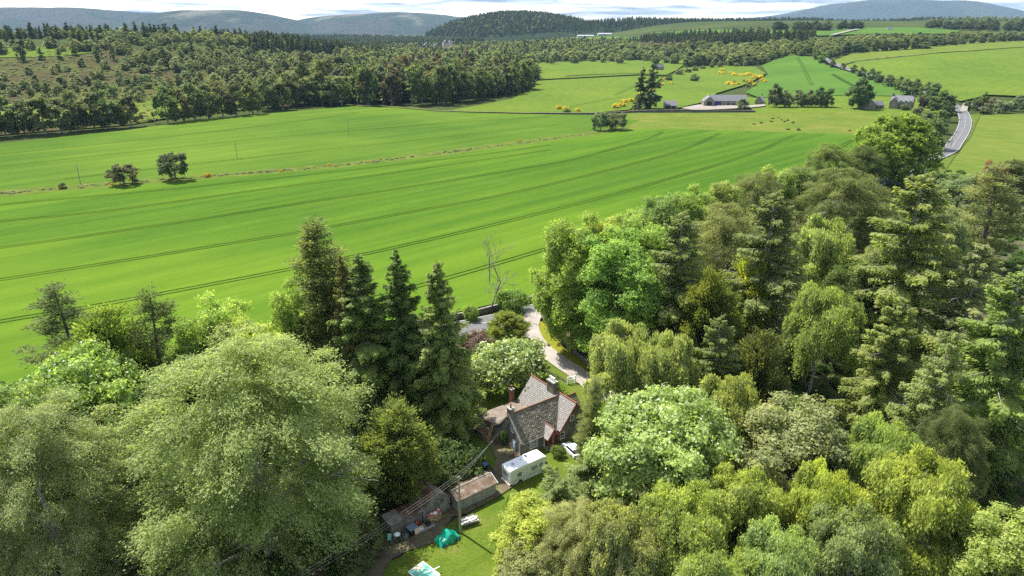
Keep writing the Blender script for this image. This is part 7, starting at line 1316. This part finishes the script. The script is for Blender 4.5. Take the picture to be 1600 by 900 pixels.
for i in range(5): one('roof_sheet', 'weathered_wood' if i < 2 else 'rust', t, lambda b: b.slab([(-2.5+i*1.0, -1.45, 2.10), (-1.48+i*1.0, -1.45, 2.10+.015*(i % 2)), (-1.48+i*1.0, 1.35, 1.98+.015*(i % 2)), (-2.5+i*1.0, 1.35, 1.98)], .05))
# log pile with bags
t = thing('log_pile', 'chest-high pile of split logs against the shed front', 'log pile', on_shed(-.9, -1.35), SA)
g = random.Random(6); lg = 0
for r_ in range(7):
    for c_ in range(9):
        for d_ in range(2):
            rr_ = g.uniform(.085, .115); x = -.85+c_*.21+.1*(r_ % 2)+g.uniform(-.02, .02); z = .11+r_*.19; y = -.22+d_*.46
            o = MB(); o.tube((x, y-.24, z), (x, y+.2+g.uniform(-.05, .05), z+g.uniform(-.02, .02)), rr_, rr_*.95, 6); o.build('log', 'log', t)
for nm, m, x, y, lab, sd_ in (('bag', 'white_bag', .12, -.1, 'white plastic bag lying on top of the log pile', 1), ('bag', 'red_bag', -.5, -.05, 'red and white bag lying on the log pile', 2), ('bag', 'red_bag', .7, .1, 'small red bag at the end of the log pile', 5)):
    q = thing('bag', lab, 'bag', on_shed(-.9+x, -1.35+y, 1.42), SA); one('sack', m, q, lambda b: lump(b, .34, .26, .14, sd_)); one('flap', 'white_bag', q, lambda b: b.box((.1, .02, .13), (.3, .22, .03), .3))
# yard clutter in front of the lean-to
t = thing('storage_tub', 'large dark tub with a slate-blue lid before the slatted lean-to', 'tub', on_shed(-4.35, -1.55), SA+.2)
one('body', 'black_plastic', t, lambda b: b.prism([(-.48, 0), (.48, 0), (.58, .95), (-.58, .95)], -.5, .5), .03); one('lid', 'slate_blue', t, lambda b: b.slab([(-.66, -.56, 1.0), (.66, -.56, 1.0), (.66, .56, 1.12), (-.66, .56, 1.12)], .1), .03)
t = thing('gas_bottle', 'red gas bottle standing between tub and lean-to', 'gas bottle', on_shed(-3.4, -1.15), 0)
one('body', 'red_bottle', t, lambda b: (b.tube((0, 0, .03), (0, 0, 1.0), .27, .27, 16), b.tube((0, 0, 1.0), (0, 0, 1.18), .27, .12, 16)), .02); one('valve', 'steel', t, lambda b: b.tube((0, 0, 1.18), (0, 0, 1.34), .05, .05, 8)); one('collar', 'red_bottle', t, lambda b: b.tube((0, 0, 1.2), (0, 0, 1.3), .14, .14, 10, False))
t = thing('board', 'cream board propped against the blue-lidded tub', 'board', on_shed(-3.95, -2.35), SA+.1)
one('panel', 'cream_board', t, lambda b: b.slab([(-.4, -.15, .02), (.4, -.15, .02), (.4, .22, 1.0), (-.4, .22, 1.0)], .05)); one('edge_batten', 'new_timber', t, lambda b: (b.slab([(-.4, -.17, .06), (-.33, -.17, .06), (-.33, .2, 1.02), (-.4, .2, 1.02)], .03), b.slab([(.33, -.17, .06), (.4, -.17, .06), (.4, .2, 1.02), (.33, .2, 1.02)], .03)))
t = thing('flatbed_trailer', 'low grey flatbed trolley carrying odd boxes', 'trailer', on_shed(-2.55, -1.95), SA)
for i in range(4): one('plank', 'weathered_wood', t, lambda b: b.box((0, -.42+i*.28, .42), (2.2, .26, .06)))
one('edge_rail', 'concrete', t, lambda b: (b.box((0, -.59, .48), (2.25, .06, .18)), b.box((1.12, 0, .48), (.06, 1.2, .18))))
for x in (-.7, .7):
    for y in (-.5, .5): one('wheel', 'rubber', t, lambda b: b.tube((x, y-.06, .2), (x, y+.06, .2), .2, .2, 12))
for x, y, w, d, h, m, lab in ((-.75, -.1, .55, .5, .25, 'white_bag', 'white box on the low grey trolley'), (-.3, .25, .6, .4, .18, 'green_timber', 'flat greenish crate on the low grey trolley'), (.45, .1, .6, .6, .35, 'black_plastic', 'black crate on the low grey trolley')):
    c, s = math.cos(SA), math.sin(SA); bx_, by_, _ = on_shed(-2.55, -1.95); q = thing('crate', lab, 'crate', (bx_+x*c-y*s, by_+x*s+y*c, .45), SA+.1)
    one('bottom', m, q, lambda b: b.box((0, 0, .03), (w, d, .05)))
    for s_ in (-1, 1): one('side', m, q, lambda b: b.box((0, s_*d/2, h/2), (w, .04, h))); one('end', m, q, lambda b: b.box((s_*w/2, 0, h/2), (.04, d-.04, h)))
t = thing('waste_bin', 'grey upright bin beside the blue-lidded tub', 'bin', on_shed(-5.6, -2.0), SA+.1)
one('body', 'grey_plastic', t, lambda b: b.prism([(-.24, 0), (.24, 0), (.32, .95), (-.32, .95)], -.3, .3), .02); one('lid', 'black_plastic', t, lambda b: b.slab([(-.36, -.36, 1.0), (.36, -.36, 1.0), (.36, .36, 1.06), (-.36, .36, 1.06)], .06), .02)
t = thing('work_stand', 'folding sawhorse with a white basin on top by the lean-to', 'sawhorse', on_shed(-6.6, -1.7), SA+.3)
for x in (-.4, .4):
    for s in (-1, 1): one('leg', 'weathered_wood', t, lambda b: b.tube((x, s*.42, 0), (x, s*.06, .85), .035, .035, 6))
one('top_bar', 'weathered_wood', t, lambda b: b.box((0, 0, .86), (1.1, .12, .08)))
q = thing('basin', 'white basin sitting on the folding sawhorse', 'basin', on_shed(-6.6, -1.7, .91), 0); one('bowl', 'white_bag', q, lambda b: b.tube((0, 0, 0), (0, 0, .16), .26, .38, 16)); one('rim', 'white_trim', q, lambda b: b.tube((0, 0, .15), (0, 0, .18), .41, .41, 16))
t = thing('garden_chair', 'pale green garden chair at the end of the lean-to', 'chair', on_shed(-7.5, -1.2), SA-.6)
for x in (-.22, .22):
    for y in (-.22, .22): one('leg', 'teal_sheet', t, lambda b: b.tube((x*1.2, y*1.2, 0), (x, y, .45), .025, .025, 6))
one('seat', 'teal_sheet', t, lambda b: b.box((0, 0, .46), (.5, .5, .05))); one('backrest', 'teal_sheet', t, lambda b: b.slab([(-.25, .2, .5), (.25, .2, .5), (.25, .38, 1.0), (-.25, .38, 1.0)], .04))

# ------------------------------------------------------------------ lawn things
def tarp_mesh():
    g = np.random.default_rng(5); nx, ny = 46, 34; X, Y = np.meshgrid(np.linspace(-1.55, 1.55, nx), np.linspace(-1.0, 1.0, ny), indexing='ij')
    a = 1-np.clip((np.abs(X)-.15)/1.40, 0, 1)**1.6; top = .75+.95*np.exp(-((X-.1)/.62)**2)*(1-.25*np.abs(Y))+.22*np.exp(-((X+.2)/.3)**2-(Y/.35)**2)+.12*np.exp(-((X+1.0)/.3)**2)
    e = np.maximum((np.abs(X)/1.55)**10, (np.abs(Y)/1.0)**7); Z = top*(1-e*.86)+.035*np.sin(X*9+Y*4)*(.4+e)+.03*np.sin(Y*13-X*5)*(.3+e)+g.normal(0, .010, X.shape)
    Z = np.maximum(Z, .20+.08*np.sin(X*6)); V = np.stack([X*(1+.05*np.sin(Y*8)*e), Y*(1+.10*np.sin(X*7)*e), Z], -1).reshape(-1, 3); i, j = np.meshgrid(np.arange(nx-1), np.arange(ny-1), indexing='ij'); b = (i*ny+j).ravel()
    return np_mesh('cover', V, np.stack([b, b+ny, b+ny+1, b+1], 1), ['tarp'], smooth=True)
t = thing('covered_mower', 'small ride-on vehicle under a bright green tarpaulin on the lawn', 'vehicle', (-8.35, 70.9, 0), R(38))
link(bpy.data.objects.new('tarpaulin', tarp_mesh()), t).data.materials[0] = MATS['tarp']
one('chassis', 'black_plastic', t, lambda b: b.box((0, 0, .38), (2.5, 1.2, .25)))
for x, r_ in ((-1.0, .26), (1.0, .3)):
    for s in (-1, 1): w_ = one('wheel', 'rubber', t, lambda b: b.tube((x, s*.78, r_), (x, s*1.02, r_), r_, r_, 16)); one('rim', 'steel', w_, lambda b: b.tube((x, s*1.02, r_), (x, s*1.04, r_), r_*.5, r_*.45, 10))
t = thing('teal_table', 'teal topped table with pale rim at the bottom edge of the lawn', 'table', (-10.55, 64.35, 0), R(47))
one('top', 'teal_sheet', t, lambda b: b.box((0, 0, .80), (2.3, 3.1, .05)))
for x0, x1, y0, y1 in ((-1.2, 1.2, -1.62, -1.54), (-1.2, 1.2, 1.54, 1.62), (-1.2, -1.12, -1.54, 1.54), (1.12, 1.2, -1.54, 1.54)): one('rim', 'white_trim', t, lambda b: b.bx(x0, x1, y0, y1, .76, .86))
for x in (-1, 1):
    for y in (-1.35, 1.35): one('leg', 'grey_plastic', t, lambda b: b.bx(x-.05, x+.05, y-.05, y+.05, 0, .77))
q = thing('plank', 'white plank lying across the corner of the teal table', 'plank', (-9.5, 64.9, .87), R(35)); one('board', 'white_trim', q, lambda b: b.box((0, 0, .025), (1.7, .12, .05))); one('nailed_batten', 'weathered_wood', q, lambda b: b.box((.6, 0, .075), (.08, .18, .05)))
t = thing('timber_stack', 'heap of grey and white timber on trestles beside the pole', 'timber stack', (-5.75, 74.0, 0), R(30))
for x in (-.8, .8):
    tr = one('trestle', 'weathered_wood', t, lambda b: b.box((x, 0, .62), (.1, 1.5, .1)))
    for y in (-.6, .6):
        for s in (-1, 1): one('leg', 'weathered_wood', tr, lambda b: b.tube((x+s*.25, y, 0), (x, y, .6), .035, .035, 6))
g = random.Random(14)
for i in range(22):
    y = -.7+(i % 8)*.19+g.uniform(-.03, .03); z = .71+(i//8)*.09; L_ = g.uniform(1.6, 2.7); one('plank', g.choice(['weathered_wood', 'weathered_wood', 'white_trim', 'grey_plastic', 'concrete']), t, lambda b: b.box((g.uniform(-.2, .2), y, z), (L_, g.uniform(.1, .17), .07), g.uniform(-.12, .12)))
for (x, y, lab, sd_, m) in ((4.0, 79.0, 'white bulk bag on the lawn in front of the motorhome', 1, 'white_bag'), (6.4, 79.8, 'second white bag on the lawn right of the first', 2, 'white_bag'), (5.3, 77.6, 'lower white bag nearest the golden tree', 3, 'white_bag'), (11.3, 80.0, 'white bag lying under the feathery larch', 4, 'white_bag'), (12.6, 79.8, 'white bag at the far right of the larch', 7, 'white_bag')):
    q = thing('bulk_bag', lab, 'bag', (x, y, 0), sd_); one('sack', m, q, lambda b: lump(b, .75, .6, .6, sd_, 12, 6)); one('tied_neck', m, q, lambda b: b.tube((0, 0, .52), (.1, .05, .78), .08, .16, 7))
q = thing('flower_pot', 'terracotta pot between the two white bags on the lawn', 'pot', (5.3, 79.9, 0), 0); one('pot', 'terracotta', q, lambda b: b.tube((0, 0, 0), (0, 0, .45), .22, .34, 14)); one('rim', 'terracotta', q, lambda b: b.tube((0, 0, .42), (0, 0, .52), .37, .37, 14)); one('soil', 'soil', q, lambda b: b.tube((0, 0, .46), (0, 0, .525), .3, .3, 12))

# ------------------------------------------------------------------ pole and wires
def power_pole(x, y, z, h, label, arm=1.0, rz=.6, group=None):
    t = thing('power_pole', label, 'pole', (x, y, z), rz, group); one('post', 'pole_wood', t, lambda b: b.tube((0, 0, -.3), (0, 0, h), .17, .11, 10))
    one('crossarm', 'pole_wood', t, lambda b: b.box((0, 0, h-.25), (arm*2, .11, .12)))
    for s in (-1, 0, 1): one('insulator', 'concrete', t, lambda b: b.tube((s*arm*.85, 0, h-.19), (s*arm*.85, 0, h+.06), .05, .035, 8))
    return t
PB = (-6.75, 72.2, 0); PH = 9.0; power_pole(*PB, PH, 'wooden utility pole rising from the lawn between garage and tarpaulin', .45, R(-30))
def wire(name, a, b, sag, r, label, group):
    a = Vector(a); b = Vector(b); pts = [a.lerp(b, i/16)-Vector((0, 0, sag*4*(i/16)*(1-i/16))) for i in range(17)]; w_ = MB(); w_.path(pts, r, 5); return tag(w_.build(name, 'wire', None), label, 'wire', group)
for i, nm in enumerate(('upper', 'middle', 'lower')):
    o = (i-1)*.38; c, s = math.cos(R(-30)), math.sin(R(-30)); top = (PB[0]+o*c, PB[1]+o*s, PH-.05)
    wire('wire', top, (-24+o*c*1.3, 56+o*s*1.3, 7.2), .5, .018, nm+' wire running from the pole down towards the beech', 'wires west of the pole')
    wire('wire', top, loc(-.6, .2+o, 5.2), .4, .018, nm+' wire running from the pole up to the cottage gable', 'wires to the cottage')
for i, (k, (x, y, z)) in enumerate(D['POLES'].items()):
    power_pole(x, y, z, 9.0, ['pole standing on the ditch line left of the thorn bushes', 'pole in the upper field above the lone thorn tree', 'faint pole at the top of the upper field', 'pole on the verge outside the road bend', 'nearer pole beside the road below the bend', 'pole at the farm lane by the road bend'][i], 1.0, .5)

# ------------------------------------------------------------------ walls, fences and gates
def stone_wall(name, pts, h, label, thick=.55, seed=1, stone=.42):
    L = smooth_line(pts, 1.2); t = thing(name, label, 'wall', (float(L[0][0]), float(L[0][1]), 0)); o = np.array(L[0]); g = random.Random(seed)
    core = MB(); st = MB(); cp = MB()
    for p, q in zip(L[:-1], L[1:]):
        p = p-o; q = q-o; d = q-p; ln = float(np.hypot(*d)); a = math.atan2(d[1], d[0]); m = (p+q)/2; z = float(hgt(m[0]+o[0], m[1]+o[1])); core.box((m[0], m[1], z+h/2-.1), (ln+.02, thick*.8, h-.1), a)
        nrm = (-math.sin(a), math.cos(a)); n = max(1, int(ln/stone)); rows = max(1, int(h/.22))
        for i in range(n):
            for k in range(rows):
                for s in (-1, 1):
                    u = (i+.5+.3*(k % 2)+g.uniform(-.1, .1))/n; c = p+d*u; st.box((c[0]+s*nrm[0]*thick*.4, c[1]+s*nrm[1]*thick*.4, z+(k+.5)*h/rows-.05), (ln/n*g.uniform(.8, .98), .16*g.uniform(.8, 1.4), h/rows*g.uniform(.75, .97)), a+g.uniform(-.06, .06), tone=g.random())
            c = p+d*(i+.5)/n; cp.box((c[0], c[1], z+h+.02), (ln/n*.95, thick*1.05, .16*g.uniform(.8, 1.3)), a+g.uniform(-.05, .05), tone=g.uniform(.4, 1))
    core.build('core', 'stone', t); st.build('stones', 'wall_stones', t, 0, 'stuff'); cp.build('cope_stones', 'wall_stones', t, 0, 'stuff')
stone_wall('field_wall', [(-34, 133.0), (-12, 143.2), (-2, 149.5), (7.5, 156.0), (30, 174)], 1.25, 'drystone wall between the crop field and the road')
stone_wall('lane_wall', D['track_row'][3:], 1.3, 'grey stone wall along the farm lane', .6, 3, 1.6)
rw = D['right_wall']; t = thing('hill_wall', 'dark stone wall dividing the two hill fields', 'wall', (rw[0][0], rw[0][1], 0)); L = smooth_line(rw, 12); b = MB()
for p, q in zip(L[:-1], L[1:]):
    d = q-p; a = math.atan2(d[1], d[0]); m = (p+q)/2-np.array(rw[0]); z0 = float(hgt(*p)); z1 = float(hgt(*q)); b.box((m[0], m[1], (z0+z1)/2+.5), (float(np.hypot(*d))+.1, .7, 1.3+abs(z1-z0)), a)
b.build('masonry', 'stone', t)
def paling(name, pts, h, label, m, spacing=.16, pale=.09):
    L = smooth_line(pts, .2); seg = np.hypot(*np.diff(L, axis=0).T); S0 = np.concatenate([[0], np.cumsum(seg)]); tot = S0[-1]; at = lambda s: np.array([np.interp(s, S0, L[:, 0]), np.interp(s, S0, L[:, 1])])
    t = thing(name, label, 'fence', (float(L[0][0]), float(L[0][1]), 0)); o = L[0]; pl = MB(); g = random.Random(4)
    for s in np.arange(.05, tot, spacing):
        p = at(s)-o; q = at(min(tot, s+.1))-at(max(0, s-.1)); a = math.atan2(q[1], q[0]); hh = h*g.uniform(.93, 1.05); pl.box((p[0], p[1], hh/2+.05), (pale, .03, hh), a+g.uniform(-.08, .08))
    pl.build('pales', m, t, 0, 'stuff'); n = max(2, int(tot/2.4))
    for i in range(n+1):
        p = at(tot*i/n)-o; po = MB(); po.box((p[0]+.06, p[1]+.06, h*.55), (.12, .12, h*1.1)); po.build('post', m, t)
        if i < n:
            q = at(tot*(i+1)/n)-o
            for z in (.3*h, .8*h): r_ = MB(); r_.tube((p[0], p[1], z), (q[0], q[1], z), .045, .045, 4); r_.build('rail', m, t)
    return t
paling('paling_fence', [(8.6, 140), (9.6, 133), (12.0, 126), (14.5, 120.5), (17.4, 114.8)], 1.25, 'weathered paling fence curving along the driveway under the trees', 'weathered_wood')
paling('garden_fence', [(3.8, 121), (6.2, 117), (8.6, 114), (10.2, 112)], 1.1, 'low green-tinged picket fence behind the cottage', 'green_timber')
t = thing('garden_gate', 'white posted garden gate between picket fence and driveway', 'gate', (10.3, 111.8, 0), R(20))
for x in (0, 1.55): one('gate_post', 'white_trim', t, lambda b: b.bx(x-.11, x+.11, -.11, .11, 0, 1.7), .01)
one('frame', 'white_trim', t, lambda b: (b.bx(.11, 1.44, -.03, .03, .15, .25), b.bx(.11, 1.44, -.03, .03, 1.15, 1.25)))
for i in range(7): one('bar', 'white_trim', t, lambda b: b.bx(.2+i*.18, .26+i*.18, -.02, .02, .25, 1.15))
one('top_beam', 'white_trim', t, lambda b: b.bx(-.1, 1.65, -.06, .06, 1.7, 1.8))
t = thing('gate_post', 'thick grey gate post where the paling fence ends', 'post', (17.6, 114.4, 0), .3); one('shaft', 'weathered_wood', t, lambda b: b.bx(-.16, .16, -.16, .16, 0, 1.8), .02); one('cap', 'weathered_wood', t, lambda b: b.bx(-.21, .21, -.21, .21, 1.8, 1.88)); one('hinge', 'steel', t, lambda b: b.box((0, -.19, 1.3), (.2, .06, .06)))
for (x0, y0, x1, y1, lab) in ((17.0, 92.5, 21.5, 98.0, 'post and rail fence right of the cottage'),):
    t = thing('rail_fence', lab, 'fence', (x0, y0, 0)); d = (x1-x0, y1-y0)
    for i in range(4): one('post', 'weathered_wood', t, lambda b: b.box((d[0]*i/3, d[1]*i/3, .6), (.12, .12, 1.2)))
    for z in (.4, .75, 1.1): one('rail', 'weathered_wood', t, lambda b: b.tube((0, 0, z), (d[0], d[1], z), .05, .05, 5))
# wire fence posts on the verge of the road bend
vg = smooth_line(D['road_verge'][6:11], 9)
for i, p in enumerate(sorted(vg[::2][:12], key=lambda q: q[0]/q[1])):
    t = thing('fence_post', NUM[i]+' thin fence post from the left outside the road bend', 'post', (float(p[0]), float(p[1]), float(hgt(*p))), 0, 'wire fence posts by the road bend'); one('stake', 'weathered_wood', t, lambda b: b.tube((0, 0, -.2), (0, 0, 1.35), .09, .07, 6)); one('strainer_wire', 'wire', t, lambda b: b.tube((-.12, 0, 1.2), (.12, 0, 1.2), .02, .02, 4))

# ------------------------------------------------------------------ farm and far buildings
AT = D['AT']
def gable(t, x0, x1, w, ze, zr, wall, roof, over=.4, name='wall', cx=0, cy=0, rot=0):
    c, s = math.cos(rot), math.sin(rot); f = lambda b: [setattr(b, 'v', [(cx+x*c-y*s, cy+x*s+y*c, z) for x, y, z in b.v])]
    b = MB(); b.prism([(-w/2, 0), (w/2, 0), (w/2, ze), (0, zr), (-w/2, ze)], x0, x1); f(b); o = b.build(name, wall, t); k = (zr-ze)/(w/2)
    for q in (-1, 1):
        b = MB(); b.slab([(x0-.2, q*(w/2+over), ze-k*over+.15), (x1+.2, q*(w/2+over), ze-k*over+.15), (x1+.2, 0, zr+.15), (x0-.2, 0, zr+.15)], .14); f(b); b.build('roof_slope', roof, t)
    return o
def opening(t, x, y, z0, w, h, rz, m='dark_inside', name='window', d=.25):
    fr = one(name, 'white_trim' if name == 'window' else m, t, lambda b: b.box((x, y, z0+h/2), (w, d, h), rz))
    if name == 'window': one('pane', m, fr, lambda b: b.box((x, y, z0+h/2), (w-.25, d+.06, h-.25), rz))
    return fr
x, y, z = AT['barn']; t = thing('barn', 'long stone barn with grey roof and a dark blue doorway', 'barn', (x, y, z), R(-4))
gable(t, -13, 17, 10, 5, 9.2, 'far_stone', 'far_roof'); gable(t, -5.5, 5.5, 9, 4.6, 8.6, 'far_stone', 'far_roof', .4, 'wall', -14.5, -2.5, R(90))
opening(t, -14.5, -8.05, 0, 4.0, 4.4, 0, 'dark_inside', 'doorway'); opening(t, -7.0, -5.05, 0, 5.5, 4.2, 0, 'farm_blue', 'door')
for q in (1.5, 6.5): opening(t, q, -5.05, 1.2, 1.0, 2.2, 0, 'dark_inside', 'doorway')
x, y, z = AT['barn_small']; t = thing('stone_shed', 'small stone shed with dark opening near the twin spruces', 'shed', (x, y, z), R(-12)); gable(t, -5.5, 5.5, 7.5, 3.6, 7.0, 'far_stone', 'far_roof'); opening(t, -1.8, -3.78, 0, 4.2, 3.0, 0, 'dark_inside', 'doorway'); opening(t, 2.6, -3.78, 0, 2.2, 2.8, 0, 'dark_inside', 'doorway')
x, y, z = AT['cottage_white']; t = thing('farm_cottage', 'small cottage with pale roof half hidden by trees beside the barn', 'house', (x, y, z), R(60)); gable(t, -5, 5, 6.5, 3.0, 7.2, 'render_wall', 'far_sheds'); opening(t, -5.1, 0, 1, 1.0, 1.4, R(90)); opening(t, 0, -3.3, 1, 1.0, 1.2, 0)
one('chimney', 'far_stone', t, lambda b: b.bx(4.0, 5.0, -.5, .5, 6, 8.6))
x, y, z = AT['outbuilding']; t = thing('outbuilding', 'low stone outbuilding left of the farmhouse', 'outbuilding', (x, y, z), R(6)); gable(t, -8, 9, 7, 3.2, 6.2, 'far_stone', 'far_roof'); gable(t, -4.5, 4.5, 8.5, 3.6, 7.4, 'far_stone', 'far_roof', .4, 'wall', -4, -1.5, R(90))
for q in (3, 6): opening(t, q, -3.55, 0, 1.6, 2.2, 0, 'dark_inside', 'doorway')
x, y, z = AT['farmhouse']; t = thing('farmhouse', 'two storey stone farmhouse with white dormers by the road', 'house', (x, y, z), R(-38)); gable(t, -8, 8, 8.5, 6.0, 10.2, 'far_stone', 'far_roof'); gable(t, -5, 5, 6, 5.2, 9.0, 'far_stone', 'far_roof', .4, 'wall', -4.5, -4.0, R(90))
for q in (-7.5, 7.5): one('chimney', 'far_stone', t, lambda b: b.bx(q-.5, q+.5, -.9, .9, 9, 12))
for q in (-.5, 3.0, 6.2):
    dm = one('dormer', 'white_trim', t, lambda b: b.prism([(q-.8, 5.6), (q+.8, 5.6), (q+.8, 7.0), (q, 7.9), (q-.8, 7.0)], -4.5, -2.0, 'y')); one('dormer_window', 'glass_dark', dm, lambda b: b.box((q, -4.52, 6.3), (1.0, .08, 1.1)))
    opening(t, q, -4.3, 1.0, 1.2, 1.9, 0, 'glass_dark'); opening(t, q, -4.3, 3.7, 1.2, 1.4, 0, 'glass_dark')
opening(t, -8.05, -1.5, 1, 1.2, 1.8, R(90), 'glass_dark'); opening(t, -8.05, 1.5, 4, 1.2, 1.6, R(90), 'glass_dark'); opening(t, -4.5, -9.05, 1.2, 1.6, 1.8, 0, 'glass_dark'); opening(t, -4.5, -9.05, 4.0, 1.2, 1.6, 0, 'glass_dark')
x, y, z = AT['hidden_house']; t = thing('far_house', 'small stone house behind the tops of the twin spruces', 'house', (x, y, z), R(30)); gable(t, -8, 8, 8, 5, 9, 'far_stone', 'far_roof'); one('chimney', 'far_stone', t, lambda b: b.bx(6.5, 7.5, -.6, .6, 8, 11)); opening(t, 0, -4.1, 1.5, 1.4, 1.8, 0)
x, y, z = AT['wood_hut']; t = thing('hut', 'small brown hut at the edge of the big wood', 'hut', (x, y, z), R(10)); gable(t, -5, 5, 6, 3, 5.5, 'red_paint', 'far_roof'); opening(t, 0, -3.1, 0, 2, 2.2, 0, 'dark_inside', 'doorway')
# castle among the trees
x, y, z = hill_at(682, 1750), 1750, -6; t = thing('castle', 'pale pinkish castle with towers rising from the distant woods', 'castle', (x, y, z), R(12))
for i, (cx, w, h) in enumerate(((-24, 16, 30), (0, 20, 27), (22, 16, 35))):
    k = one('tower', 'castle_stone', t, lambda b: b.box((cx, 0, h/2), (w, 14, h))); one('tower_roof', 'far_roof', k, lambda b: b.prism([(cx-w/2-.5, h), (cx+w/2+.5, h), (cx, h+7)], -7.5, 7.5, 'y'))
    for q in range(2):
        for r_ in range(3): one('window', 'dark_inside', k, lambda b: b.box((cx-w/4+q*w/2, -7.05, h-5-r_*6), (1.6, .2, 2.6)))
rt = one('round_tower', 'castle_stone', t, lambda b: b.tube((31, -6, 0), (31, -6, 36), 5.2, 5.2, 20)); one('cone_roof', 'far_roof', rt, lambda b: b.tube((31, -6, 36), (31, -6, 43), 5.8, .2, 20))
for cx in (-40, 40): one('wing', 'castle_stone', t, lambda b: b.box((cx, 4, 9), (18, 10, 18)))
one('small_turret', 'castle_stone', t, lambda b: b.tube((-46, -2, 0), (-46, -2, 30), 2.6, 2.6, 14))
for i, (u, d, w) in enumerate(((915, 2650, 60), (945, 2600, 50))):
    x = hill_at(u, d); t = thing('farm_shed', ['long pale farm shed on the distant slope, left of two', 'long pale farm shed on the distant slope, right of two'][i], 'shed', (x, d, float(hgt(x, d))-4), R(5)); gable(t, -w/2, w/2, 20, 6.5, 10, 'far_sheds', 'far_sheds'); one('door', 'dark_inside', t, lambda b: b.box((0, -10.1, 2.8), (9, .3, 5)))
x, y = hill_at(1390, 1700), 1700; t = thing('far_house', 'tiny white house by the track on the distant field', 'house', (x, y, float(hgt(x, y)))); gable(t, -6, 6, 7, 3.5, 7, 'far_sheds', 'far_roof'); one('chimney', 'far_sheds', t, lambda b: b.bx(4.5, 5.5, -.6, .6, 6, 8.5))
